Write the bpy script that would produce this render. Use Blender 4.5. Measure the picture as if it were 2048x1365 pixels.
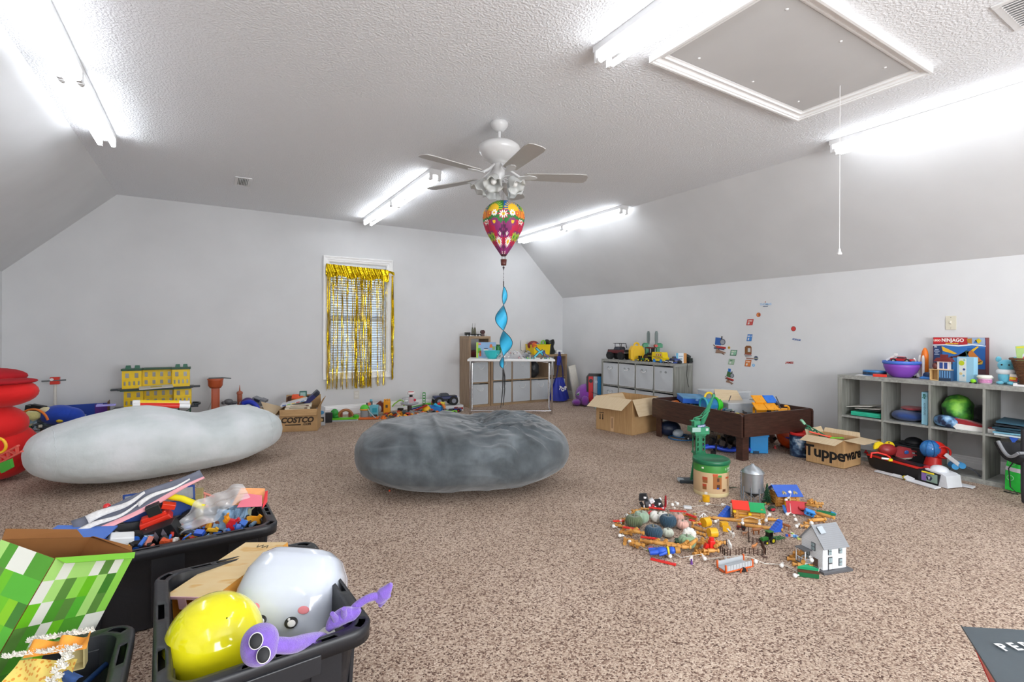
import bpy, math, random
from mathutils import Matrix, Vector, Euler
PI = math.pi
for o in list(bpy.data.objects): bpy.data.objects.remove(o)
S = bpy.context.scene; COL = S.collection
VR = -0.54437            # yaw of the camera (z rotation of things seen square on)

# ---------------- camera, world, exposure ----------------
cd = bpy.data.cameras.new('camera'); cam = bpy.data.objects.new('camera', cd); COL.objects.link(cam)
cd.sensor_width = 36; cd.lens = 36 * 997.2 / 2048; cd.shift_y = -17 / 2048; cd.clip_start = 0.02
cam.location = (0, 0, 1.15)
cam.matrix_world = Matrix.Translation((0, 0, 1.15)) @ Matrix.Rotation(VR, 4, 'Z') @ Matrix.Rotation(PI / 2, 4, 'X') @ Matrix.Rotation(0.00312, 4, 'Z')
S.camera = cam
W = bpy.data.worlds.new('world'); S.world = W; W.use_nodes = True
bg = W.node_tree.nodes['Background']; bg.inputs[0].default_value = (0.72, 0.86, 1.0, 1); bg.inputs[1].default_value = 1.7
S.view_settings.view_transform = 'Standard'; S.view_settings.look = 'None'
S.view_settings.gamma = 1; S.view_settings.use_curve_mapping = False
S.view_settings.exposure = 0.38
TUBE = 9.2   # emission strength of the fluorescent tubes

ad = bpy.data.lights.new('added_fill', 'AREA'); ad.shape = 'RECTANGLE'; ad.size = 3.2; ad.size_y = 1.3; ad.energy = 140; ad.color = (.96, .98, 1)   # fill lamp added behind the camera to even out the room light
al = bpy.data.objects.new('added_fill', ad); COL.objects.link(al); al.location = (1.76, -2.25, 1.35); al.rotation_euler = (PI / 2 + .12, 0, 0)

# ---------------- materials ----------------
def lin(c):
 if isinstance(c, str): c = [int(c[i:i + 2], 16) / 255 for i in (0, 2, 4)]
 return tuple(x / 12.92 if x <= .04045 else ((x + .055) / 1.055) ** 2.4 for x in c) + (1,)
MC = {}
def mt(col, rough=.45, metal=0, var=.06, sc=30, bump=0, bsc=200, alpha=1, trans=0, emit=0, coat=0, sheen=0, name=None):
 key = (col, rough, metal, var, sc, bump, bsc, alpha, trans, emit, coat, sheen)
 if key in MC: return MC[key]
 m = bpy.data.materials.new(name or 'paint_' + str(col)); m.use_nodes = True; nt = m.node_tree; N = nt.nodes; L = nt.links
 b = N['Principled BSDF']; b.inputs['Roughness'].default_value = rough; b.inputs['Metallic'].default_value = metal
 c = lin(col)
 tc = N.new('ShaderNodeTexCoord'); nz = N.new('ShaderNodeTexNoise'); nz.inputs['Scale'].default_value = sc; nz.inputs['Detail'].default_value = 4
 L.new(tc.outputs['Object'], nz.inputs['Vector'])
 mx = N.new('ShaderNodeMix'); mx.data_type = 'RGBA'
 mx.inputs[6].default_value = tuple(max(0, v * (1 - var * 1.6)) for v in c[:3]) + (1,)
 mx.inputs[7].default_value = tuple(min(1, v * (1 + var * 1.6)) for v in c[:3]) + (1,)
 L.new(nz.outputs[0], mx.inputs[0]); L.new(mx.outputs[2], b.inputs['Base Color'])
 if bump:
  n2 = N.new('ShaderNodeTexNoise'); n2.inputs['Scale'].default_value = bsc; n2.inputs['Detail'].default_value = 3
  bp = N.new('ShaderNodeBump'); bp.inputs['Strength'].default_value = bump; bp.inputs['Distance'].default_value = .01
  L.new(tc.outputs['Object'], n2.inputs['Vector']); L.new(n2.outputs[0], bp.inputs['Height']); L.new(bp.outputs[0], b.inputs['Normal'])
 if alpha < 1: b.inputs['Alpha'].default_value = alpha
 if trans: b.inputs['Transmission Weight'].default_value = trans
 if emit: b.inputs['Emission Strength'].default_value = emit; b.inputs['Emission Color'].default_value = c
 if coat: b.inputs['Coat Weight'].default_value = coat
 if sheen: b.inputs['Sheen Weight'].default_value = sheen
 MC[key] = m; return m
def P(c): return mt(c, .38, var=.03)             # moulded plastic
def FB(c): return mt(c, .9, var=.10, sc=60, bump=.3, bsc=400, sheen=.3)   # fabric
def PR(c): return mt(c, .55, var=.02)            # print
def tex(name, fn):
 if name in MC: return MC[name]
 m = bpy.data.materials.new(name); m.use_nodes = True; fn(m.node_tree, m.node_tree.nodes['Principled BSDF']); MC[name] = m; return m
def ramp(nt, stops, inp):
 r = nt.nodes.new('ShaderNodeValToRGB'); e = r.color_ramp.elements
 while len(e) < len(stops): e.new(.5)
 for k, (p, c) in enumerate(stops): e[k].position = p; e[k].color = lin(c)
 nt.links.new(inp, r.inputs[0]); return r
def coords(nt, sc=(1, 1, 1), rot=(0, 0, 0)):
 t = nt.nodes.new('ShaderNodeTexCoord'); mp = nt.nodes.new('ShaderNodeMapping'); mp.inputs['Scale'].default_value = sc; mp.inputs['Rotation'].default_value = rot
 nt.links.new(t.outputs['Object'], mp.inputs[0]); return mp.outputs[0]
def noise(nt, v, s, d=4):
 n = nt.nodes.new('ShaderNodeTexNoise'); n.inputs['Scale'].default_value = s; n.inputs['Detail'].default_value = d; nt.links.new(v, n.inputs['Vector']); return n.outputs[0]
def bump(nt, b, h, st, di=.01):
 bp = nt.nodes.new('ShaderNodeBump'); bp.inputs['Strength'].default_value = st; bp.inputs['Distance'].default_value = di
 nt.links.new(h, bp.inputs['Height']); nt.links.new(bp.outputs[0], b.inputs['Normal'])
def f_carpet(nt, b):
 v = coords(nt, (1, 1, 1), (0, 0, .5))
 vo = nt.nodes.new('ShaderNodeTexVoronoi'); vo.inputs['Scale'].default_value = 170; nt.links.new(v, vo.inputs['Vector'])
 sp = nt.nodes.new('ShaderNodeSeparateColor'); nt.links.new(vo.outputs['Color'], sp.inputs[0])
 r = ramp(nt, [(0, '5a443b'), (.2, '886d5f'), (.36, 'b19a89'), (.7, 'ccb7a4'), (1, 'decbba')], sp.outputs[0])
 big = ramp(nt, [(.3, 'e6e2de'), (.7, 'ffffff')], noise(nt, v, 1.3, 3))
 mx = nt.nodes.new('ShaderNodeMix'); mx.data_type = 'RGBA'; mx.blend_type = 'MULTIPLY'; mx.inputs[0].default_value = 1
 nt.links.new(r.outputs[0], mx.inputs[6]); nt.links.new(big.outputs[0], mx.inputs[7]); nt.links.new(mx.outputs[2], b.inputs['Base Color'])
 iv = nt.nodes.new('ShaderNodeMath'); iv.operation = 'SUBTRACT'; iv.inputs[0].default_value = 1; nt.links.new(vo.outputs['Distance'], iv.inputs[1])
 b.inputs['Roughness'].default_value = .95; bump(nt, b, iv.outputs[0], .4, .008)
def f_ceil(nt, b):
 v = coords(nt); b.inputs['Base Color'].default_value = lin('f3f5f8'); b.inputs['Roughness'].default_value = .85
 r = ramp(nt, [(.42, '000000'), (.62, 'ffffff')], noise(nt, v, 75, 5)); bump(nt, b, r.outputs[0], .55, .006)
def f_wall(nt, b):
 v = coords(nt); r = ramp(nt, [(.3, 'd9dadb'), (.7, 'e0e1e2')], noise(nt, v, 2, 3)); nt.links.new(r.outputs[0], b.inputs['Base Color'])
 b.inputs['Roughness'].default_value = .8; bump(nt, b, noise(nt, v, 160, 3), .12, .003)
def wood(cols, sc, rough=.5):
 def fn(nt, b):
  v = coords(nt, sc); n = noise(nt, v, 3, 8); r = ramp(nt, [(.25, cols[0]), (.5, cols[1]), (.75, cols[2])], n)
  nt.links.new(r.outputs[0], b.inputs['Base Color']); b.inputs['Roughness'].default_value = rough; bump(nt, b, n, .15, .003)
 return fn
CARPET = tex('carpet', f_carpet); CEIL = tex('ceiling_texture', f_ceil); WALL = tex('wall_paint', f_wall)
TRIM = mt('fafafa', .4, var=.01, name='white_trim_paint')
GREYX = tex('grey_oak', wood(('7f817c', '9a9b96', 'b1b2ac'), (14, 1.2, 14)))
GREYZ = tex('grey_oak_upright', wood(('74766f', '8d8e87', 'a5a69f'), (12, 12, 1.2)))
OAKX = tex('light_oak', wood(('8f7558', 'a58b6c', 'b89d7d'), (1.2, 14, 14)))
OAKZ = tex('light_oak_upright', wood(('87705a', '9f866c', 'b0967a'), (12, 12, 1.2)))
DARKW = tex('espresso_wood', wood(('2e1a15', '402821', '50342b'), (3, 3, 25), .35))
CARD = tex('cardboard', wood(('b08a5e', 'be9869', 'c8a475'), (2, 40, 2), .8))
CARDL = tex('cardboard_pale', wood(('cdb591', 'd6c09d', 'dcc8a8'), (2, 40, 2), .8))
CARDD = tex('cardboard_inside', wood(('7a552f', '8a6338', '946c40'), (2, 40, 2), .85))
BINF = mt('c3c8cc', .9, var=.05, sc=150, bump=.2, bsc=600, name='grey_bin_fabric')
WHITE = P('efefef'); BLACK = P('1a1b1d'); CHROME = mt('dcdcde', .22, 1, var=.02, name='chrome')
BLKP = mt('24262b', .42, var=.05, bump=.05, bsc=90, name='black_tote_plastic')
LOGM = tex('toy_log_wood', wood(('bc8038', 'cd9448', 'dda85c'), (8, 8, 8), .5))

# ---------------- mesh builder ----------------
def TR(x=0, y=0, z=0): return Matrix.Translation((x, y, z))
def RX(a): return Matrix.Rotation(a, 4, 'X')
def RY(a): return Matrix.Rotation(a, 4, 'Y')
def RZ(a): return Matrix.Rotation(a, 4, 'Z')
def SC(x, y=None, z=None): return Matrix.Diagonal((x, y if y is not None else x, z if z is not None else x, 1))
def frame(d):
 d = Vector(d).normalized(); u = Vector((0, 0, 1)) if abs(d.z) < .95 else Vector((1, 0, 0))
 a = u.cross(d).normalized(); return a, d.cross(a), d
class M:
 def __init__(s): s.v = []; s.f = []; s.mi = []; s.sm = []; s.X = Matrix.Identity(4)
 def add(s, vs, fs, mi=0, sm=False, m=None):
  X = s.X @ m if m is not None else s.X; n = len(s.v)
  s.v += [tuple(X @ Vector(p)) for p in vs]
  fl = X.determinant() < 0
  for k, f in enumerate(fs):
   s.f.append(tuple(n + i for i in (reversed(f) if fl else f))); s.mi.append(mi[k] if isinstance(mi, list) else mi); s.sm.append(sm)
  return s
 def box(s, c, d, r=(0, 0, 0), mi=0, tp=1, m=None):
  x, y, z = d[0] / 2, d[1] / 2, d[2] / 2
  vs = [(a * x * (tp if h > 0 else 1), b * y * (tp if h > 0 else 1), h * z) for h in (-1, 1) for a, b in ((-1, -1), (1, -1), (1, 1), (-1, 1))]
  T = TR(*c) @ Euler(r).to_matrix().to_4x4()
  return s.add(vs, [(3, 2, 1, 0), (4, 5, 6, 7), (0, 1, 5, 4), (1, 2, 6, 5), (2, 3, 7, 6), (3, 0, 4, 7)], mi, False, (m @ T) if m is not None else T)
 def cyl(s, a, b, r, r2=None, n=12, mi=0, cap=True, m=None):
  r2 = r if r2 is None else r2; a = Vector(a); b = Vector(b); u, w, _ = frame(b - a)
  vs = [tuple(p + (u * math.cos(t) + w * math.sin(t)) * q) for p, q in ((a, r), (b, r2)) for t in [2 * PI * k / n for k in range(n)]]
  s.add(vs, [(k, (k + 1) % n, n + (k + 1) % n, n + k) for k in range(n)], mi, True, m)
  if cap: s.add(vs, [tuple(range(n - 1, -1, -1)), tuple(range(n, 2 * n))], mi, False, m)
  return s
 def lathe(s, pr, n=20, c=(0, 0, 0), mi=0, m=None, fn=None):
  vs = []; fs = []; mm = []
  for r, z in pr:
   for k in range(n): vs.append((c[0] + r * math.cos(2 * PI * k / n), c[1] + r * math.sin(2 * PI * k / n), c[2] + z))
  for j in range(len(pr) - 1):
   for k in range(n):
    fs.append((j * n + k, j * n + (k + 1) % n, (j + 1) * n + (k + 1) % n, (j + 1) * n + k)); mm.append(fn(k / n, j) if fn else mi)
  return s.add(vs, fs, mm, True, m)
 def sph(s, c, r, n=12, mi=0, m=None, e=1, fn=None):
  r = (r, r, r) if not hasattr(r, '__len__') else r; h = n // 2 + 2
  pr = [(max(.002, math.sin(PI * j / h)) , -math.cos(PI * j / h)) for j in range(h + 1)]
  if e != 1: pr = [(abs(a) ** e, math.copysign(abs(b) ** e, b)) for a, b in pr]
  T = TR(*c) @ SC(*r); return s.lathe(pr, n, mi=mi, m=(m @ T) if m is not None else T, fn=fn)
 def prism(s, pts, h, mi=0, m=None, ms=None):
  n = len(pts); vs = [(x, y, 0) for x, y in pts] + [(x, y, h) for x, y in pts]
  s.add(vs, [tuple(range(n - 1, -1, -1)), tuple(range(n, 2 * n))], mi, False, m)
  return s.add(vs, [(k, (k + 1) % n, n + (k + 1) % n, n + k) for k in range(n)], mi if ms is None else ms, False, m)
 def tube(s, pts, r, n=6, mi=0, m=None, closed=False):
  P_ = [Vector(p) for p in pts]; N = len(P_); vs = []; u = None
  for k in range(N):
   d = (P_[(k + 1) % N] - P_[k - 1]) if closed else (P_[min(k + 1, N - 1)] - P_[max(k - 1, 0)])
   d = d.normalized() if d.length > 1e-9 else Vector((0, 0, 1))
   if u is None: u = frame(d)[0]
   u = (u - d * u.dot(d)).normalized(); w = d.cross(u); q = r[k] if hasattr(r, '__len__') else r
   vs += [tuple(P_[k] + (u * math.cos(2 * PI * i / n) + w * math.sin(2 * PI * i / n)) * q) for i in range(n)]
  fs = [(j * n + i, j * n + (i + 1) % n, ((j + 1) % N) * n + (i + 1) % n, ((j + 1) % N) * n + i) for j in range(N if closed else N - 1) for i in range(n)]
  s.add(vs, fs, mi, True, m)
  if not closed: s.add(vs, [tuple(range(n - 1, -1, -1)), tuple((N - 1) * n + i for i in range(n))], mi, False, m)
  return s
 def ring(s, c, R, r, ax='Z', n=20, k=6, mi=0, m=None, a0=0, a1=2 * PI):
  full = abs(a1 - a0 - 2 * PI) < 1e-6; q = n if full else n + 1; pts = []
  for i in range(q):
   t = a0 + (a1 - a0) * i / n; a, b = R * math.cos(t), R * math.sin(t)
   pts.append((c[0] + a, c[1] + b, c[2]) if ax == 'Z' else (c[0] + a, c[1], c[2] + b) if ax == 'Y' else (c[0], c[1] + a, c[2] + b))
  return s.tube(pts, r, k, mi, m, full)
 def grid(s, fn, nu, nv, mi=0, m=None, cf=None, th=0):
  vs = [fn(i / nu, j / nv) for j in range(nv + 1) for i in range(nu + 1)]; w = nu + 1
  fs = [(j * w + i, j * w + i + 1, (j + 1) * w + i + 1, (j + 1) * w + i) for j in range(nv) for i in range(nu)]
  mm = [cf((i + .5) / nu, (j + .5) / nv) for j in range(nv) for i in range(nu)] if cf else mi
  return s.add(vs, fs, mm, True, m)
 def quad(s, p, mi=0, m=None): return s.add(p, [tuple(range(len(p)))], mi, False, m)
 def sheet(s, p, t=.003, mi=0, m=None):      # a thin slab on a planar outline (any orientation)
  p = [Vector(q) for q in p]; nn = (p[1] - p[0]).cross(p[2] - p[1]).normalized() * t; n = len(p)
  vs = [tuple(q) for q in p] + [tuple(q + nn) for q in p]
  return s.add(vs, [tuple(range(n - 1, -1, -1)), tuple(range(n, 2 * n))] + [(k, (k + 1) % n, n + (k + 1) % n, n + k) for k in range(n)], mi, False, m)
 def text(s, t, size, m, mi=0, ext=.0006, off=0, sp=1, al='CENTER'):   # lettering lies in local xy of m, facing +z
  c = bpy.data.curves.new('t', 'FONT'); c.body = t; c.size = size; c.extrude = ext; c.offset = off; c.align_x = al; c.align_y = 'CENTER'; c.space_character = sp; c.resolution_u = 3
  o = bpy.data.objects.new('t', c); me = bpy.data.meshes.new_from_object(o)
  s.add([tuple(v.co) for v in me.vertices], [tuple(f.vertices) for f in me.polygons], mi, False, m)
  bpy.data.objects.remove(o); bpy.data.curves.remove(c); bpy.data.meshes.remove(me); return s
 def o(s, name, mats, par=None, bev=0, sub=0, **kw):
  me = bpy.data.meshes.new(name); me.from_pydata(s.v, [], s.f)
  for m_ in (mats if isinstance(mats, (list, tuple)) else [mats]): me.materials.append(m_)
  me.polygons.foreach_set('material_index', s.mi); me.polygons.foreach_set('use_smooth', s.sm); me.update()
  ob = bpy.data.objects.new(name, me); COL.objects.link(ob)
  if par is not None: ob.parent = par
  if bev:
   b = ob.modifiers.new('bevel', 'BEVEL'); b.width = bev; b.segments = 2; b.limit_method = 'ANGLE'; b.angle_limit = .7
  if sub: b = ob.modifiers.new('sub', 'SUBSURF'); b.levels = b.render_levels = sub
  for k, v in kw.items(): ob[k] = v
  return ob
def T(name, label, cat, loc=(0, 0, 0), rz=0, group=None, rot=None, sc=1):
 o = bpy.data.objects.new(name, None); COL.objects.link(o); o.empty_display_size = .02
 o.location = loc if len(loc) == 3 else (loc[0], loc[1], 0); o.rotation_euler = rot if rot else (0, 0, rz); o.scale = (sc, sc, sc)
 o['label'] = label; o['category'] = cat
 if group: o['group'] = group
 return o
def dup(src, loc, rz=None, label=None, rot=None, sc=None):
 def cp(o, par):
  c = o.copy(); COL.objects.link(c)
  if par: c.parent = par
  for ch in o.children: cp(ch, c)
  return c
 r = cp(src, None); r.location = loc if len(loc) == 3 else (loc[0], loc[1], src.location.z)
 if rot: r.rotation_euler = rot
 elif rz is not None: r.rotation_euler = (0, 0, rz)
 if sc: r.scale = (sc,) * 3
 if label: r['label'] = label
 return r
def one(name, label, cat, m, mats, loc=(0, 0, 0), rz=0, group=None, rot=None, **kw):   # a thing that is one mesh
 o = m.o(name, mats, **kw); o.location = loc if len(loc) == 3 else (loc[0], loc[1], 0); o.rotation_euler = rot if rot else (0, 0, rz)
 o['label'] = label; o['category'] = cat
 if group: o['group'] = group
 return o
def st(name, m, mats, par=None, **kw):
 o = m.o(name, mats, par, **kw)
 if par is None: o['kind'] = 'structure'
 return o

# ---------------- room ----------------
YB, XR, XL, ZC, ZK, CL, CR, YF = 7.17, 5.40, -1.85, 2.704, 1.768, -.91, 4.459, -2.4
WX0, WX1, WZ0, WZ1 = 1.39, 2.21, .57, 2.125       # window opening
def slab(q, t, d):   # quad extruded by vector d*t
 q = [Vector(p) for p in q]; d = Vector(d) * t; m = M(); vs = [tuple(p) for p in q] + [tuple(p + d) for p in q]; n = len(q)
 m.add(vs, [tuple(range(n - 1, -1, -1)), tuple(range(n, 2 * n))] + [(k, (k + 1) % n, n + (k + 1) % n, n + k) for k in range(n)]); return m
st('floor', M().box(((XL + XR) / 2, (YB + YF) / 2, -.05), (XR - XL + .4, YB - YF + .4, .1)), CARPET)
st('ceiling', M().box(((CL + CR) / 2, (YB + YF) / 2, ZC + .05), (CR - CL, YB - YF + .4, .1)), CEIL)
st('ceiling_slope_right', slab([(CR, YF - .2, ZC), (CR, YB + .2, ZC), (XR, YB + .2, ZK), (XR, YF - .2, ZK)], .1, (.7, 0, .7)), WALL)
st('ceiling_slope_left', slab([(CL, YF - .2, ZC), (CL, YB + .2, ZC), (XL, YB + .2, ZK), (XL, YF - .2, ZK)], .1, (-.7, 0, .7)), WALL)
st('wall_right', M().box((XR + .05, (YB + YF) / 2, ZK / 2), (.1, YB - YF + .4, ZK)), WALL)
st('wall_left', M().box((XL - .05, (YB + YF) / 2, ZK / 2), (.1, YB - YF + .4, ZK)), WALL)
def gable(y, hole):
 m = M(); d = .1 if y > 0 else -.1
 if hole:
  for q in ([(XL, 0), (WX0, 0), (WX0, ZC), (CL, ZC), (XL, ZK)], [(WX1, 0), (XR, 0), (XR, ZK), (CR, ZC), (WX1, ZC)], [(WX0, 0), (WX1, 0), (WX1, WZ0), (WX0, WZ0)], [(WX0, WZ1), (WX1, WZ1), (WX1, ZC), (WX0, ZC)]):
   m.prism([(x, z) for x, z in q], -d, m=TR(0, y, 0) @ RX(PI / 2))
 else: m.prism([(XL, 0), (XR, 0), (XR, ZK), (CR, ZC), (CL, ZC), (XL, ZK)], -d, m=TR(0, y, 0) @ RX(PI / 2))
 return m
st('wall_back', gable(YB, True), WALL)
st('wall_front', gable(YF, False), WALL)
def base_bd(a, b, nrm):
 m = M(); prof = [(0, 0), (.016, 0), (.016, .085), (.012, .09), (.012, .105), (.007, .112), (.007, .124), (0, .132)]
 vs = []
 for p in (a, b):
  for t, z in prof: vs.append((p[0] + nrm[0] * t, p[1] + nrm[1] * t, z))
 n = len(prof); return m.add(vs, [(k, (k + 1) % n, n + (k + 1) % n, n + k) for k in range(n)] + [tuple(range(n)), tuple(range(2 * n - 1, n - 1, -1))])
st('baseboard_back', base_bd((XL, YB), (XR, YB), (0, -1)), TRIM)
st('baseboard_right', base_bd((XR, YB), (XR, YF), (-1, 0)), TRIM)
st('baseboard_left', base_bd((XL, YF), (XL, YB), (1, 0)), TRIM)
wroot = bpy.data.objects.new('window_1', None); COL.objects.link(wroot); wroot['kind'] = 'structure'; wroot.location = ((WX0 + WX1) / 2, YB, (WZ0 + WZ1) / 2)
wx, wz = (WX1 - WX0) / 2, (WZ1 - WZ0) / 2
def picframe(x, z, w, layers, y0=0):     # layered casing around an opening of half size x,z
 m = M()
 for (i0, i1, t) in layers:
  for sx, sz, lx, lz in ((0, z + (i0 + i1) / 2, 2 * (x + i1), i1 - i0), (0, -z - (i0 + i1) / 2, 2 * (x + i1), i1 - i0)):
   m.box((sx, y0 - t / 2, sz), (lx, t, lz))
  for sx in (-1, 1): m.box((sx * (x + (i0 + i1) / 2), y0 - t / 2, 0), (i1 - i0, t, 2 * (z + i0)))
 return m
picframe(wx, wz, .07, [(0, .022, .012), (.022, .046, .02), (.046, .058, .026), (.058, .072, .034)]).o('window_casing', TRIM, wroot)
m = M()
for sx in (-1, 1): m.box((sx * (wx - .006), .06, 0), (.012, .12, 2 * wz))
for sz in (-1, 1): m.box((0, .06, sz * (wz - .006)), (2 * wx - .024, .12, .012))
m.o('window_jamb', TRIM, wroot)
m = M()
for z0, z1, y in ((-wz + .02, .01, .075), (-.01, wz - .02, .095)):
 for sx in (-1, 1): m.box((sx * (wx - .035), y, (z0 + z1) / 2), (.04, .02, z1 - z0))
 for z in (z0 + .02, z1 - .02): m.box((0, y, z), (2 * wx - .07, .02, .04))
m.o('window_sash', TRIM, wroot)
M().box((0, .085, 0), (2 * wx - .1, .004, 2 * wz - .1)).o('window_pane', mt('e8f2ff', .03, var=0, trans=1, name='window_glass'), wroot)
BL = mt('e9edf2', .5, var=.02, name='blind_slat')
M().box((0, .04, wz - .035), (2 * wx - .03, .05, .045)).o('blind_headrail', BL, wroot, bev=.003)
sl = None; n_sl = 42
for k in range(n_sl):
 z = wz - .085 - k * (2 * wz - .13) / (n_sl - 1)
 if sl is None:
  sl = M().box((0, 0, 0), (2 * wx - .04, .045, .0035), (math.radians(36), 0, 0)).o('blind_slat', BL, wroot); q = sl
 else: q = sl.copy(); COL.objects.link(q); q.parent = wroot
 q.location = (0, .042, z)
m = M()
for x in (-.28, 0, .28): m.cyl((x, .02, wz - .06), (x, .02, -wz + .04), .0012, n=5)
m.cyl((wx - .07, .012, wz - .06), (wx - .07, .012, -wz + .28), .0015, n=5)
m.o('blind_cord', BL, wroot)

# ---------------- fluorescent fixtures ----------------
TUBEM = mt('f6faff', .3, var=0, emit=TUBE, name='lit_fluorescent_tube'); ENAM = mt('e4e4e4', .35, var=.02, name='white_enamel')
def fixture(x, y0, y1, label):
 t = T('fluorescent_light', label, 'ceiling light', (x, (y0 + y1) / 2, ZC), 0, 'twin tube ceiling lights'); L2 = (y1 - y0) / 2
 m = M(); m.prism([(-.058, 0), (.058, 0), (.058, -.035), (.03, -.052), (-.03, -.052), (-.058, -.035)], 2 * L2, m=TR(0, L2, 0) @ RX(PI / 2)); m.o('housing', ENAM, t, bev=.002)
 for sx in (-1, 1):
  for k in (0, 1):
   ya, yb = -L2 + .015 + k * L2, -.015 + k * L2
   M().cyl((sx * .042, ya + .02, -.085), (sx * .042, yb - .02, -.085), .0165, n=12).o('tube', TUBEM, t)
   for yy, q in ((ya, 1), (yb, -1)):
    M().box((sx * .042, yy + q * .002, -.066), (.03, .016, .065)).cyl((sx * .042, yy + q * .008, -.085), (sx * .042, yy + q * .03, -.085), .0172, n=12).o('lamp_holder', ENAM, t, bev=.002)
fixture(1.835, 4.44, 6.86, 'twin fluorescent strip light right above the gold-curtained window')
fixture(1.83, -.33, 2.09, 'twin fluorescent strip light on the ceiling beside the attic hatch')
fixture(4.325, 4.49, 6.90, 'twin fluorescent strip light behind the balloon, over the right slope')
fixture(4.325, -.30, 2.12, 'twin fluorescent strip light above right wall, behind the pull cord')
fixture(-.70, 2.60, 5.04, 'twin fluorescent strip light on the left side of the ceiling')
fixture(-.70, -2.2, .20, 'twin fluorescent strip light on the left side behind the camera')

# ---------------- attic hatch, vents, outlet, switch ----------------
t = T('attic_hatch', 'white framed attic ladder hatch in the ceiling', 'hatch', (2.74, 1.59, ZC)); hx, hy = .665, .335
hx, hy = (3.595 - 2.105) / 2 - .075, (2.0 - 1.215) / 2 - .075; t.location = ((3.595 + 2.105) / 2, (2.0 + 1.215) / 2, ZC)
fm = M(); FX = RX(-PI / 2)
fr = picframe(hx, hy, .07, [(0, .016, .008), (.016, .024, .018), (.024, .05, .014), (.05, .062, .028), (.062, .075, .036)]); fr2 = M(); fr2.X = RX(PI / 2); fr2.v = [tuple(RX(PI / 2) @ Vector(p)) for p in fr.v]; fr2.f = fr.f; fr2.mi = fr.mi; fr2.sm = fr.sm
fr2.v = [(x, y, z) for x, y, z in fr2.v]; fr2.o('hatch_frame', TRIM, t)
M().box((0, 0, -.003), (2 * hx - .006, 2 * hy - .006, .006)).o('hatch_panel', mt('cfcfcf', .5, var=.05, sc=3, name='hatch_board'), t)
for x in (-.5, 0, .5):
 for y in (-.25, .25): M().sph((x, y, -.007), (.008, .008, .004), 8).o('screw_cap', TRIM, t)
t = T('pull_cord', 'long white pull cord with bell hanging from the attic hatch', 'cord', (3.36, 1.605, ZC - .006))
M().cyl((0, 0, 0), (0, 0, -1.02), .0022, n=6).o('string', WHITE, t)
M().lathe([(.001, .0), (.006, -.004), (.008, -.02), (.014, -.034), (.013, -.04), (.001, -.041)], 12, (0, 0, -1.015)).o('bell', WHITE, t)
def vent(x, y, lx, ly, n, label):
 t = T('ceiling_vent', label, 'vent', (x, y, ZC)); m = M()
 for a in (-1, 1): m.box((a * (lx / 2 - .015), 0, -.004), (.03, ly, .008)); m.box((0, a * (ly / 2 - .015), -.004), (lx - .06, .03, .008))
 m.o('vent_frame', ENAM, t, bev=.002); M().box((0, 0, -.0008), (lx - .05, ly - .05, .0015)).o('vent_backing', P('3c3d3f'), t)
 sl = None
 for k in range(n):
  if sl is None: sl = M().box((0, 0, 0), (.005, ly - .06, .014), (0, .6, 0)).o('slat', ENAM, t); q = sl
  else: q = sl.copy(); COL.objects.link(q); q.parent = t
  q.location = (-lx / 2 + .04 + (lx - .08) * k / (n - 1), 0, -.006)
vent(.285, 5.85, .15, .32, 6, 'small white supply vent on the ceiling near the back wall')
vent(3.34, .75, .36, .2, 12, 'white louvred vent at the ceiling corner beyond the hatch')
# ---------------- storage units ----------------
def cubby(t, nx, nz, w, d, h, mx, mz, tk=.036, inner=.016):     # local x = width, front face at y=0, back at y=d
 for sx in (0, 1): M().box((sx * w + (tk / 2 if sx == 0 else -tk / 2), d / 2, h / 2 - .0001), (tk, d, h - 2 * tk)).o('side_panel', mz, t, bev=.0015)
 M().box((w / 2, d / 2, h - tk / 2), (w, d, tk)).o('top_panel', mx, t, bev=.0015)
 M().box((w / 2, d / 2, tk / 2), (w, d, tk)).o('bottom_panel', mx, t, bev=.0015)
 cw = (w - 2 * tk - (nx - 1) * inner) / nx; ch = (h - 2 * tk - (nz - 1) * inner) / nz
 for k in range(1, nx): M().box((tk + k * cw + (k - .5) * inner, d / 2 + .001, h / 2), (inner, d - .002, h - 2 * tk)).o('divider', mz, t)
 for j in range(1, nz):
  for k in range(nx): M().box((tk + k * (cw + inner) + cw / 2, d / 2 + .001, tk + j * ch + (j - .5) * inner), (cw, d - .002, inner)).o('shelf_board', mx, t)
 return lambda i, j: (tk + i * (cw + inner) + cw / 2, tk + j * (ch + inner) if j else tk, cw, ch)
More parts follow.
